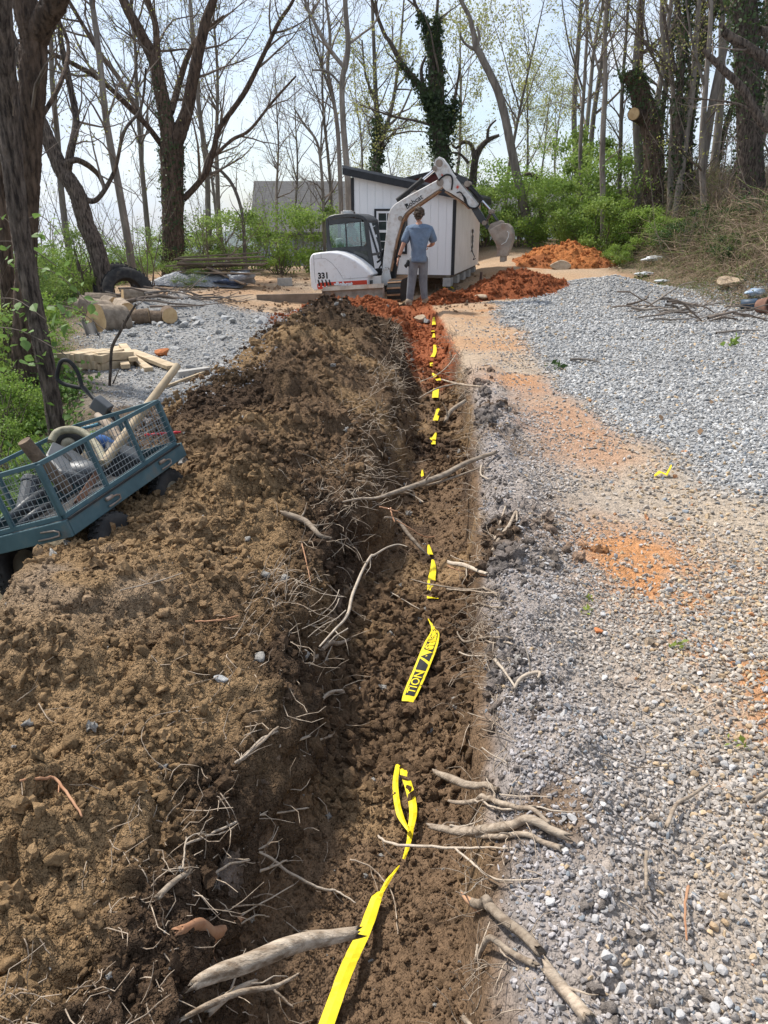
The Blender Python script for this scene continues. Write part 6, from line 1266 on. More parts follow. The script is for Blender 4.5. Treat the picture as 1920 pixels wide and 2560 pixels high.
MB().bar((.24, 0, -.27), (.24, Wc, -.27), .03, .03).bar((.24, .1, -.27), (.34, .1, -.08), .03, .03).bar((.24, Wc - .1, -.27), (.34, Wc - .1, -.08), .03, .03).build('axle', M_blk, cart)
MB().bar((Lc - .2, 0.05, -.27), (Lc - .2, Wc - .05, -.27), .03, .03).bar((Lc - .2, .2, -.27), (Lc - .2, .2, -.08), .03, .03).bar((Lc - .2, .4, -.27), (Lc - .2, .4, -.08), .03, .03).build('axle', M_blk, cart)
CI = CMt.inverted()
def cl(px, py, Y): return CI @ at(px, py, Y)
hd = [cl(330, 1095, 4.75), cl(273, 1032, 4.95), cl(206, 968, 5.05)]
ho = MB().tube(hd, .016, 10).build('pull_handle', M_blk, cart, smooth=True)
MB().tube(spline([tuple(cl(*q)) for q in ((206, 970, 5.05), (196, 935, 5.06), (182, 912, 5.06), (166, 900, 5.06), (152, 905, 5.06), (145, 925, 5.06), (143, 945, 5.06), (152, 956, 5.06), (170, 963, 5.06), (204, 970, 5.05))], 5).tolist(), .014, 9).build('grip_loop', M_blk, ho, smooth=True)
MB().bar(cl(236, 1002, 4.96), cl(272, 1030, 4.94), .075, .095).build('handle_box', M_plas, ho, bevel=.008)
# scrap carried in the cart: each thing on its own
def stick(name, px, label, cat, mat, r, n=10, group=None, endmat=None, wob=.0):
    pts = [tuple(at(*q)) for q in px]; sp = spline(pts, 5); rr2 = np.interp(np.linspace(0, 1, len(sp)), np.linspace(0, 1, len(r)), r); o_ = Vector(sp[0])
    m = MB().tube([Vector(p) - o_ for p in sp], list(rr2), n).build(name, mat, None, angle=40); m.location = o_; return tag(m, label, cat, group)
stick('log', [(60, 1102, 3.75), (95, 1145, 3.78), (170, 1225, 3.85)], 'short brown log poking out over the near corner of the cart', 'log', M_logb, [.035, .036, .034], 12)
stick('wooden_post', [(444, 914, 4.9), (400, 972, 4.7), (330, 1065, 4.35), (258, 1160, 4.0)], 'long pale peeled post leaning out of the cart', 'post', M_pale, [.024, .026, .028, .028], 12)
stick('log', [(243, 1038, 4.75), (280, 1075, 4.6), (310, 1115, 4.45)], 'grey weathered stick standing in the far end of the cart', 'log', M_wood, [.022, .03, .032], 10)
stick('hose', [(128, 1104, 4.15), (142, 1082, 4.2), (172, 1074, 4.25), (204, 1080, 4.25), (232, 1102, 4.2), (252, 1132, 4.1), (262, 1158, 4.0)], 'ribbed tan suction hose arching over the scrap in the cart', 'hose', material('tan_hose', (.20, .18, .12), (.32, .29, .20), scale=30, rough=.6, bump=.5, bscale=60), [.023] * 7, 12)
stick('board', [(192, 1260, 3.7), (222, 1215, 3.85), (246, 1180, 3.95)], 'rusty brown flat bar lying inside the cart', 'board', material('rusty_bar', (.09, .045, .03), (.16, .085, .055), scale=9, rough=.9), [.025, .025, .025], 4)
mw = empty('lawn_mower', at(160, 1165, 4.05), (0, 0, 0), 'dismantled dark grey plastic mower deck lying in the cart', 'mower'); mo = Vector(mw.location)
def mp3(px, py, Y): return at(px, py, Y) - mo
dk = MB(); q = [mp3(*p) for p in ((112, 1135, 3.95), (132, 1100, 4.1), (190, 1128, 4.15), (245, 1165, 4.05), (220, 1190, 3.9), (150, 1180, 3.85))]
dk.add([tuple(p) for p in q] + [tuple(p - Vector((0, 0, .07))) for p in q], [tuple(range(6)), tuple(range(11, 5, -1))] + [((i + 1) % 6, i, 6 + i, 6 + (i + 1) % 6) for i in range(6)]); dk.build('deck', M_plas, mw, bevel=.015)
rcs = MB(); q = [mp3(*p) + Vector((0, 0, .006)) for p in ((136, 1125, 4.05), (146, 1116, 4.1), (205, 1152, 4.1), (190, 1170, 3.95))]; rcs.add([tuple(p) for p in q] + [tuple(p + Vector((0, 0, .01))) for p in q], [(0, 1, 2, 3), (7, 6, 5, 4), (0, 4, 5, 1), (1, 5, 6, 2), (2, 6, 7, 3), (3, 7, 4, 0)]); rcs.build('grass_chute', M_blk, mw)
MB().cyl(mp3(60, 1285, 3.6), mp3(75, 1210, 3.75), .045, 12).cyl(mp3(75, 1210, 3.75), mp3(80, 1195, 3.78), .05, 12).build('motor_tube', M_plas, mw, bevel=.008)
MB().tube([mp3(20, 1300, 3.5), mp3(60, 1262, 3.6), mp3(110, 1225, 3.75)], .022, 10).build('handle_tube', M_plas, mw, smooth=True); MB().tube([mp3(50, 1310, 3.5), mp3(90, 1280, 3.6), mp3(120, 1262, 3.7)], .018, 10).build('handle_tube', M_plas, mw, smooth=True)
MB().blob(mp3(205, 1175, 3.98), .09, 3, .15, 3, (1.4, .8, .6)).build('motor_cover', M_plas, mw, smooth=True)
tw = empty('spare_wheel', at(172, 1112, 4.35), (0, 0, R(15)), 'small black spare wheel with pale rim lying in the cart', 'wheel'); tyre_mesh(.085, .05, M_tyre, 'tyre', tw, mt=Matrix.Rotation(R(-12), 4, 'X'), lugs=20); MB().lathe([(0, -.01), (.02, -.02), (.045, -.012), (.05, .01), (0, .012)], 18, 'y').build('rim', M_hub, tw, smooth=True)
bt = at(320, 1132, 4.3); b_ = MB().lathe([(0, 0), (.045, 0), (.05, .01), (.05, .15), (.035, .19), (.02, .2), (.02, .225), (0, .225)], 16).build('bottle', material('blue_plastic', (.03, .08, .22), (.05, .13, .32), rough=.35), None, smooth=True); b_.location = bt - Vector((0.03, 0, .02)); b_.rotation_euler = (0, R(-50), R(20)); tag(b_, 'blue plastic bottle tucked in the far end of the cart', 'bottle')
g_ = MB().box((0, 0, 0), (.20, .16, .16)).build('box', M_plas, None, bevel=.01); g_.location = at(295, 1150, 4.25); g_.rotation_euler = (.2, .5, .5); tag(g_, 'grey plastic box wedged beside the pale post in the cart', 'box')
tr_ = MB()
q = [at(*p) for p in ((205, 1072, 4.6), (255, 1058, 4.75), (278, 1060, 4.75), (295, 1085, 4.65), (270, 1100, 4.55))]; o_ = q[0]
tr_.tube([p - o_ for p in q], .012, 8).build('tray', material('blue_tray', (.05, .17, .24), (.08, .23, .30), rough=.4), None, smooth=True); o2 = bpy.data.objects['tray']; o2.location = o_; tag(o2, 'bent blue rail showing above the far side of the cart', 'rail')
rd_ = MB(); a, b = at(362, 1088, 4.75), at(452, 1080, 4.85); o_ = a
sp = [a + (b - a) * (k / 24) - o_ for k in range(25)]; rd_.tube(sp, [.006 + .005 * (0.5 + .5 * math.sin(k * 1.3)) for k in range(25)], 8); rd_ = rd_.build('stake', material('red_plastic', (.42, .02, .03), (.5, .04, .05), rough=.35), None, smooth=True); rd_.location = o_; tag(rd_, 'thin beaded red plastic stake behind the cart', 'stake')
# ---------------------------------------------------------------- roots in the trench
M_root = material('root_bark', (0.20, 0.15, 0.108), (0.44, 0.36, 0.275), scale=26, rough=0.95, stretch=(.5, 1.6, 1.6), bump=0.9, bscale=60, bdist=0.006, vary=0.25, dirt=(.12, .085, .055), dirt_amt=.35, dirt_scale=14)
M_rootp = material('root_pale', (0.36, 0.29, 0.22), (0.52, 0.44, 0.35), scale=14, rough=0.9, bump=0.9, bscale=70, bdist=0.006, vary=0.15, dirt=(.15, .105, .065), dirt_amt=.30, dirt_scale=12)
M_logs = material('stripped_log', (0.22, 0.155, 0.10), (0.64, 0.53, 0.41), scale=7, detail=8, rough=0.9, bump=1.0, bscale=22, bdist=0.012, stretch=(0.5, 6, 6), ramp=(.36, .62), dirt=(.15, .105, .065), dirt_amt=.42, dirt_scale=9)
M_rooto = material('root_orange', (0.36, 0.17, 0.09), (0.46, 0.27, 0.16), scale=14, rough=0.85, vary=0.15)
def kB(x, y): return (700 + x / 2.37, 1100 + y / 2.37)
def kC(x, y): return (400 + x / 1.58, 1750 + y / 1.58)
def kF(x, y): return (960 + x / 3.77, 700 + y / 3.77)
def kD(x, y): return (x / 2.37, 1400 + y / 2.37)
def kG(x, y): return (1200 + x / 2.304, 1700 + y / 2.304)
RG = 'thin roots sticking out of the trench sides'; nroot = 0
def gnarly(sp, r, rs, n):
    """fibrous tube: ridges run along it, ends torn to points"""
    m = len(sp); t = np.gradient(sp, axis=0); t /= np.linalg.norm(t, axis=1)[:, None] + 1e-9; u = np.cross(t, np.array([.1, .2, .97])); u /= np.linalg.norm(u, axis=1)[:, None] + 1e-9; w = np.cross(t, u)
    a = np.arange(n) * 2 * math.pi / n; k = np.arange(m)[:, None]; ridge = 1 + .16 * fbm(np.cos(a)[None] * 2.2 + 0 * k, np.sin(a)[None] * 2.2 + k * .018, o=3, g=.7, seed=int(rs.integers(0, 999))) + .10 * fbm(a[None] * 4 + 0 * k, k * .02, o=2, seed=int(rs.integers(0, 999)))
    tear = rs.uniform(-1, 1, n) * 1.8
    ring = sp[:, None] + (u[:, None] * np.cos(a)[None, :, None] + w[:, None] * np.sin(a)[None, :, None]) * (r[:, None] * ridge)[:, :, None]
    ring[0] -= t[0][None] * (r[0] * (tear + .5))[:, None]; ring[-1] += t[-1][None] * (r[-1] * (np.roll(tear, 3) + .5))[:, None]
    i = np.arange(m * n).reshape(m, n); j = np.roll(i, -1, 1); f = np.stack([i[:-1].ravel(), j[:-1].ravel(), j[1:].ravel(), i[1:].ravel()], 1).tolist(); v = ring.reshape(-1, 3).tolist(); v += [tuple(sp[0]), tuple(sp[-1])]
    f += [(m * n, (q + 1) % n, q) for q in range(n)] + [(m * n + 1, (m - 1) * n + q, (m - 1) * n + (q + 1) % n) for q in range(n)]
    return v, f
def root_at(conv, pts, w, z0, z1, label=None, mat=None, fork=0, lie=False, name='root', cat='root', n=8, wz=None):
    """pixel path; height runs from z0 to z1 (or lies on the soil)"""
    global nroot; nroot += 1; rs = np.random.default_rng(900 + nroot); sc = {kB: 2.37, kC: 1.58, kF: 3.77, kD: 2.37, kG: 2.304}[conv]
    P = []; 
    for k, p in enumerate(pts):
        t = k / max(1, len(pts) - 1); px, py = conv(*p)
        P.append(hit(px, py) + Vector((0, 0, .012)) if lie else gz(px, py, z0 + (z1 - z0) * t))
    if lie:
        zs = [p.z for p in P]; P = [Vector((p.x, p.y, .5 * p.z + .25 * (zs[max(k - 1, 0)] + zs[min(k + 1, len(zs) - 1)]) + .01)) for k, p in enumerate(P)]
    for k, p in enumerate(P):
        if lie or p.z < S(p.x, p.y) + .006:
            w_ = np.mean(w) if isinstance(w, (list, tuple)) else w; rr_ = w_ / sc * (p - Vector((0, 0, CAMH))).length / FPX / 2
            P[k] = (p if lie else hit(*conv(*pts[k]))) + Vector((0, 0, (.008 + .6 * rr_) if lie else (.018 + .9 * rr_)))
    ww = w if isinstance(w, (list, tuple)) else (w, w * .55)
    sp = spline([tuple(p) for p in P], 6); dep = np.linalg.norm(sp - np.array([0, 0, CAMH]), axis=1); pw = np.interp(np.linspace(0, 1, len(sp)), np.linspace(0, 1, len(ww)), ww)
    r = np.maximum(pw / sc * dep / FPX / 2, .0012); o_ = sp[0].copy()
    if not lie and sc != 3.77:
        ov_ = sp[:, 0] > lip_r(sp[:, 1]) - .02; sp[:, 2] = np.where(ov_, np.maximum(sp[:, 2], surf(sp[:, 0], sp[:, 1]) + .012 + .7 * r), sp[:, 2]); zs_ = sp[:, 2]
        for q in range(8): zs_ = np.convolve(np.pad(zs_, 1, 'edge'), [.25, .5, .25], 'valid')
        sp[:, 2] = np.where(ov_, np.maximum(zs_, sp[:, 2] - .006), zs_); r = r * .8
    if r.max() > .0065:
        sp = spline(sp, 3); r = np.interp(np.linspace(0, 1, len(sp)), np.linspace(0, 1, len(r)), r); dep = np.linalg.norm(sp - np.array([0, 0, CAMH]), axis=1); sp = sp + np.stack([fbm(np.arange(len(sp)) * .045 + 50 * q, np.zeros(len(sp)) + nroot, o=3, seed=7) for q in range(3)], 1) * (r * .35)[:, None]; v, f = gnarly(sp - o_, r, rs, 16 if r.max() > .012 else 10)
        ob = mesh_obj(name, v, f, mat or M_root, None, True)
    else:
        sp = sp + rs.normal(size=sp.shape) * (r * .25)[:, None]; ob = MB().tube([tuple(p - o_) for p in sp], [float(max(q, .001)) for q in r], 5).build(name, mat or M_root, None, smooth=True)
    ob.location = tuple(o_)
    for q in range(fork):
        i = rs.integers(2, len(sp) - 1); d = sp[i] - sp[i - 1]; d = d / (np.linalg.norm(d) + 1e-9) + rs.normal(0, .6, 3); ln = rs.uniform(.05, .14) * (1 + dep[i] * .05); c = wander(sp[i] - o_, d, ln, rs, 4, .3, 0)
        MB().tube([tuple(p) for p in c], list(np.linspace(r[i] * .5, .0008, 5)), 4).build('side_root', mat or M_root, ob, smooth=True)
    if not label:
        mx_, my_ = float(sp[len(sp) // 2][0]), float(sp[len(sp) // 2][1]); sd_ = 'right wall' if mx_ > float(lip_r(np.array(my_))) - .3 else ('trench floor edge' if mx_ > float(lip_l(np.array(my_))) - .05 else 'heap slope')
        zn = 'beside the plain yellow end of the tape' if my_ < 1.45 else 'near the twisted part of the tape' if my_ < 2.15 else 'near the lettered piece of tape' if my_ < 3.2 else 'near the long arching root' if my_ < 4.6 else 'near the branch across the trench' if my_ < 6 else 'far along the trench'
        label2 = 'thin %s root on the %s %s' % ({'root_pale': 'pale', 'root_orange': 'orange'}.get((mat or M_root).name, 'grey'), sd_, zn)
    tag(ob, label or label2, cat, None if label else RG); return ob
root_at(kB, [(575, 345), (700, 300), (850, 250), (980, 200), (1100, 140), (1275, 98)], (24, 34, 38, 40, 34, 24), .00, .03, 'thick grey branch lying right across the trench', M_root, 3, name='branch', cat='branch', n=12)
root_at(kB, [(760, 285), (900, 260), (1050, 215), (1200, 160)], (8, 16, 18, 10), -.04, -.01, 'second grey root running under the thick branch across the trench', M_root, 1)
root_at(kB, [(375, 362), (470, 350), (560, 345), (700, 315), (770, 318), (850, 370)], (14, 20, 14, 8), .06, -.06, 'brown root bending off the left end of the crossing branch', M_root, 2)
root_at(kB, [(1195, 145), (1188, 190), (1195, 235), (1235, 252)], (14, 14, 10), .02, -.05, 'pale hooked root end on the right rim by the crossing branch', M_rootp)
root_at(kB, [(590, 395), (650, 410), (700, 425)], (14, 10), .03, 0, 'short orange splintered root below the crossing branch', M_rooto, 1)
root_at(kB, [(655, 400), (665, 450), (680, 490)], (12, 8), .0, -.05, 'upright orange root splinter hanging below the crossing branch', M_rooto)
root_at(kB, [(620, 450), (700, 480), (760, 560), (830, 640), (885, 700)], (16, 30, 26, 14), -.05, -.3, 'dark thick root slanting down to the tape in the trench', M_root, 4)
root_at(kB, [(690, 470), (780, 530), (850, 570), (915, 578)], (9, 9, 7), -.05, -.2, None, M_rooto)
root_at(kB, [(752, 632), (700, 618), (640, 635), (560, 680), (535, 690), (480, 790), (430, 920), (400, 1040), (330, 1120), (235, 1225)], (6, 9, 12, 16, 20, 22, 24, 24, 18, 12), -.02, -.02, 'long pale forked root arching along the left trench edge', M_rootp, 3, n=10)
for p, w in (([(390, 1010), (330, 1060), (250, 1100), (165, 1168)], 9), ([(350, 940), (320, 1000), (250, 1060), (130, 1118)], 8), ([(400, 1120), (330, 1160), (290, 1200)], 12), ([(380, 930), (300, 920), (230, 905)], 7), ([(350, 890), (320, 960), (250, 1030)], 7)): root_at(kB, p, w, .0, .02, None, M_rootp)
for p, w, z0, z1, m, l in (([(775, 830), (900, 855), (1100, 890), (1220, 915), (1285, 945)], (8, 14, 18, 16), -.2, -.04, M_root, 'long straight root reaching over the tape from the right wall'), ([(985, 885), (1100, 900), (1290, 925)], (14, 14, 12), -.16, -.05, M_root, None), ([(1000, 730), (1080, 745), (1225, 820)], (26, 36, 22), -.18, -.05, M_rootp, 'splintered pale root end poking from the right wall above the long root'), ([(995, 755), (1100, 785), (1220, 825)], (14, 12), -.2, -.07, M_rooto, None), ([(1010, 690), (1090, 715), (1180, 735)], 9, -.15, -.05, M_root, None),
                         ([(1050, 1142), (1075, 1180), (1110, 1205), (1220, 1200), (1375, 1205)], (10, 16, 20, 22, 20), -.2, -.06, M_root, 'root with a bent tip sticking out of the right wall beside the lettering'), ([(1150, 1225), (1260, 1230), (1380, 1238)], (14, 18, 16), -.17, -.06, M_root, None), ([(1062, 1290), (1200, 1300), (1365, 1318)], (14, 14, 12), -.2, -.08, M_rootp, None), ([(1180, 1338), (1270, 1325), (1360, 1305)], 8, -.15, -.06, M_root, None),
                         ([(1270, 1345), (1340, 1430), (1390, 1505)], (26, 18, 14), -.1, .02, M_rootp, 'straight pale stick leaning against the right trench edge'), ([(1385, 1512), (1415, 1460), (1475, 1420), (1535, 1415), (1525, 1450)], (24, 28, 30, 26, 16), -.03, .04, M_rootp, 'pale arched root lying on the right rim'), ([(1255, 690), (1290, 625), (1350, 540), (1395, 455), (1400, 510)], (22, 30, 28, 18, 14), -.15, .04, M_root, 'dark looped root against the tan part of the right wall'), ([(1268, 625), (1300, 530), (1335, 415)], (16, 18, 14), -.1, .05, M_root, 'straight dark stick beside the looped root on the right wall'),
                         ([(1040, 955), (1100, 940), (1240, 960)], 7, -.18, -.05, M_root, None), ([(1140, 1010), (1260, 1020), (1330, 1012)], (14, 12), -.15, -.05, M_root, None), ([(1200, 985), (1300, 985), (1420, 975)], 6, -.1, 0, M_root, None), ([(1160, 1060), (1270, 1090), (1370, 1080)], 6, -.16, -.03, M_root, None), ([(1240, 1160), (1330, 1130)], 6, -.1, -.04, M_root, None), ([(1200, 1465), (1300, 1480), (1380, 1500)], 7, -.15, -.05, M_root, None), ([(1215, 1120), (1300, 1110), (1350, 1135)], 6, -.12, -.02, M_root, None)):
    root_at(kB, p, w, z0, z1, l, m, 1)
for p, w, m, l in (([(165, 1645), (250, 1590), (320, 1560), (382, 1535)], (14, 18, 18, 12), M_rootp, 'pale stick standing out over the left side of the trench'), ([(262, 1350), (320, 1250), (378, 1168)], 10, M_rootp, None), ([(195, 1310), (290, 1275), (345, 1255), (415, 1228)], (30, 34, 24, 14), M_root, 'thick torn root end in the left trench edge below the arching root'), ([(580, 885), (660, 930), (740, 985), (830, 1035)], 9, M_rootp, None), ([(130, 640), (165, 780), (185, 905)], 9, M_rooto, None), ([(40, 470), (150, 530), (230, 590), (300, 640)], (34, 34, 26, 20), M_root, 'thick dark root half buried on the heap by the trench')):
    root_at(kB, p, w, .02, .0, l, m, 2, lie=True)
for p, w, z0, z1, m, l in (([(860, 545), (940, 572), (1100, 580), (1250, 590), (1395, 602)], (10, 14, 14, 12, 6), -.24, -.03, M_rootp, 'long thin pale root crossing over the tape where it twists'), ([(1165, 590), (1230, 640), (1330, 712), (1500, 722)], (10, 11, 10, 6), -.12, .02, M_rootp, 'thin root forking down from the long pale root'),
                         ([(1070, 505), (1200, 520), (1350, 540), (1595, 572)], (24, 40, 42, 36), -.18, .0, M_root, 'thickest snapped root jutting from the right wall'), ([(1180, 548), (1330, 562), (1570, 602)], (16, 24, 24), -.2, -.02, M_root, 'root lying just below the thickest snapped root'), ([(1145, 497), (1210, 500), (1275, 492)], 12, -.13, -.1, M_rootp, None),
                         ([(1145, 408), (1250, 415), (1360, 450), (1535, 512)], (14, 24, 26, 18), -.17, .0, M_root, 'forked root above the thickest snapped root'), ([(1240, 422), (1380, 460), (1605, 468)], (10, 11, 8), -.12, .03, M_rootp, None), ([(1085, 288), (1150, 310), (1240, 345), (1330, 378)], (20, 38, 36, 22), -.22, -.06, M_root, 'weathered broken root stub high on the right wall'),
                         ([(1192, 768), (1260, 828), (1340, 888), (1420, 958), (1495, 1032)], (20, 44, 46, 46, 46), -.16, .02, M_root, 'thick root with a torn orange end slanting down the right rim'), ([(1530, 1105), (1600, 1190), (1680, 1290)], (48, 52, 54), .02, .05, M_root, 'thick grey root running out of the ground at the right rim'), ([(1250, 1052), (1290, 1025), (1370, 1030), (1475, 1064)], (18, 26, 26, 26), -.15, .0, M_root, 'short bent root forking off below the torn orange one'), ([(1256, 968), (1250, 1010), (1258, 1045)], 14, -.15, -.16, M_rootp, None), ([(1195, 1262), (1240, 1285)], 26, -.2, -.15, M_root, None),
                         ([(1270, 140), (1340, 155), (1410, 180)], 6, -.1, -.02, M_root, None), ([(1215, 60), (1310, 100), (1375, 130)], 6, -.1, 0, M_root, None), ([(1270, 215), (1330, 250), (1375, 268)], 7, -.08, 0, M_rootp, None), ([(1340, 390), (1450, 398), (1545, 405)], 7, -.03, .03, M_rootp, None), ([(1190, 735), (1250, 710), (1300, 690)], 5, -.12, -.03, M_root, None), ([(1290, 310), (1310, 350), (1325, 372)], 6, -.02, -.02, M_rootp, None)):
    root_at(kC, p, w, z0, z1, l, m, 1, n=12 if l else 6)
root_at(kC, [(1190, 765), (1215, 790), (1258, 828)], (10, 30, 34), -.14, -.125, 'torn orange heartwood at the end of the thick slanting root', M_rooto)
for p, w, m, l in (([(105, 600), (200, 545), (350, 500), (490, 480), (590, 475)], (9, 10, 10, 8, 6), M_rootp, 'long greenish twig bowed over the heap edge'), ([(95, 700), (100, 640), (115, 590), (180, 560)], 8, M_rootp, None), ([(330, 595), (430, 660), (520, 720), (640, 785), (700, 792), (775, 838)], (8, 11, 11, 9, 5), M_rootp, 'crooked pale twig reaching down into the trench from the heap'), ([(190, 722), (270, 695), (358, 680)], 12, M_rootp, None), ([(390, 697), (505, 685)], 12, M_rootp, None), ([(0, 812), (60, 762), (122, 722)], (24, 18), M_root, None), ([(310, 272), (400, 215), (470, 150)], (14, 10), M_root, None), ([(580, 88), (660, 40), (722, -4)], (14, 10), M_rootp, None), ([(540, 150), (600, 185), (680, 205)], (18, 8), M_root, None),
                   ([(750, 652), (830, 700), (890, 742), (925, 830), (940, 950)], 7, M_root, 'thin dark root strand looping beside the twisted tape'), ([(470, 205), (530, 190), (590, 188)], (16, 10), M_rootp, None), ([(170, 870), (300, 866), (420, 870)], 9, M_root, None), ([(240, 940), (340, 880), (530, 790)], 8, M_rootp, None), ([(260, 930), (380, 905), (435, 898)], 8, M_rootp, None), ([(350, 810), (420, 800), (480, 830)], 7, M_root, None), ([(540, 240), (590, 250), (630, 235)], 6, M_rootp, None), ([(480, 395), (540, 360), (550, 355)], 12, M_rootp, None), ([(380, 620), (440, 600), (470, 530)], 6, M_rootp, None), ([(200, 1255), (300, 1190), (380, 1165)], (26, 14), M_rootp, None), ([(430, 1155), (480, 1200), (530, 1260)], 10, M_root, None)):
    root_at(kC, p, w, 0, 0, l, m, 2, lie=True)
lg = root_at(kC, [(145, 1140), (250, 1090), (450, 1018), (600, 975), (765, 952)], (46, 70, 76, 70, 50), .02, -.12, 'large stripped log lying on the heap edge near the trench', M_logs, 0, name='log', cat='log', n=18); lg.location.z += .02
root_at(kC, [(80, 1260), (190, 1205), (330, 1150), (450, 1130), (548, 1085)], (14, 26, 24, 18, 8), -.04, -.16, 'split flat root lying under the large stripped log', M_logs, 2, n=10)
root_at(kC, [(80, 930), (160, 935), (220, 955), (320, 940)], (30, 40, 44, 20), 0, 0, 'muddy brown root lump above the large stripped log', M_rooto, 1, lie=True, n=10)
for p, w, m, l in (([(130, 1355), (250, 1350), (350, 1400), (450, 1480), (500, 1600)], (12, 18, 18, 16, 10), M_rooto, 'curved reddish root lying on the tan soil of the heap'), ([(720, 215), (850, 200), (960, 165), (1085, 125)], (7, 9, 9, 5), M_rootp, 'white forked twig on the dark part of the heap'), ([(830, 150), (880, 188)], 6, M_rootp, None), ([(1050, 950), (900, 990), (845, 1070), (870, 1170), (940, 1250), (1025, 1312)], 6, M_root, 'thin root strand curving across the middle of the heap'), ([(1395, 1255), (1450, 1195), (1560, 1125), (1650, 1070)], (14, 16, 16, 12), M_rootp, None), ([(1300, 1655), (1420, 1600), (1659, 1555)], 10, M_rootp, None), ([(1160, 415), (1290, 392), (1420, 385)], (10, 8), M_rooto, None), ([(110, 890), (170, 860), (235, 785)], 6, M_root, None), ([(820, 1412), (890, 1438)], 10, M_rootp, None), ([(240, 905), (290, 970), (345, 1020)], 6, M_root, None)):
    root_at(kD, p, w, 0, 0, l, m, 1, lie=True)
for p, w, z0, z1, m, l in (([(330, 1112), (500, 1022), (690, 980), (760, 985)], (10, 16, 16, 10), -.06, .02, M_root, 'slim root crossing the far part of the trench'), ([(540, 938), (720, 985), (935, 1032)], (12, 20, 16), -.03, .03, M_root, 'grey stick on the rim meeting the slim far root'), ([(340, 960), (500, 890), (600, 810), (680, 700)], (9, 10, 8), -.1, .05, M_root, None), ([(580, 876), (740, 872)], 8, -.04, .02, M_root, None), ([(580, 1325), (630, 1232), (765, 1140)], (30, 42, 30), -.1, .03, M_root, 'stubby dark root curling over the far right rim'), ([(700, 1122), (800, 1010)], 10, -.08, .02, M_root, None), ([(1085, 500), (1180, 640), (1330, 800)], 8, .02, .02, M_root, None), ([(1110, 740), (1280, 810), (1480, 875)], 9, .015, .015, M_root, None)):
    root_at(kF, p, w, z0, z1, l, m, 1)
for p, w, m in (([(690, 460), (800, 520), (900, 548), (1140, 545)], 9, M_root), ([(1210, 250), (1400, 150), (1650, 40)], 9, M_root), ([(1065, 890), (1120, 780), (1200, 720), (1300, 650)], (24, 18, 12), M_root), ([(1570, 740), (1660, 690)], 30, M_root), ([(1185, 1240), (1170, 1400), (1180, 1560)], (18, 12, 10), M_rooto), ([(950, 1045), (945, 1250)], (22, 16), M_root), ([(800, 1320), (950, 1420), (1080, 1560)], 7, M_root)):
    root_at(kG, p, w, 0, 0, None, m, 0, lie=True, name='twig', cat='twig')['label'] = 'thin dry twig lying on the gravel by the trench'
for o in bpy.data.objects:
    if o.name.startswith('twig') and o.parent is None and o.get('category') == 'twig': o['group'] = 'dry twigs on the near gravel'
# hair-fine rootlets along both edges
t = TB(); rs = np.random.default_rng(77); nq = 4200; ry = 0.9 + 11 * rs.random(nq) ** 1.8; rl = rs.random(nq) < .62
rx = np.where(rl, lip_l(ry) + rs.normal(-.12, .14, nq), lip_r(ry) + rs.normal(.02, .05, nq)); kk = rs.random(nq) < .3 + .7 * sst(-.1, .3, fbm(rx, ry, f=1.4, o=2, seed=601)); rx, ry, rl = rx[kk], ry[kk], rl[kk]; rz_ = surf(rx, ry)
for x, y, z, left in zip(rx, ry, rz_, rl):
    d = np.array([(1 if left else -1) * rs.uniform(.1, 1), rs.normal(0, .8), rs.normal(.1, .45)]); ln = rs.uniform(.03, .17) * (1 + .07 * y)
    c = wander((x, y, z), d, ln, rs, 4, .38, -.05); t.tube(c, np.linspace(.0016, .0007, 5) * (1 + .18 * y), 3)
o = t.build('rootlet', M_root, None); tag(o, 'mat of hair fine rootlets fringing both trench edges', 'rootlets', None, 'stuff')

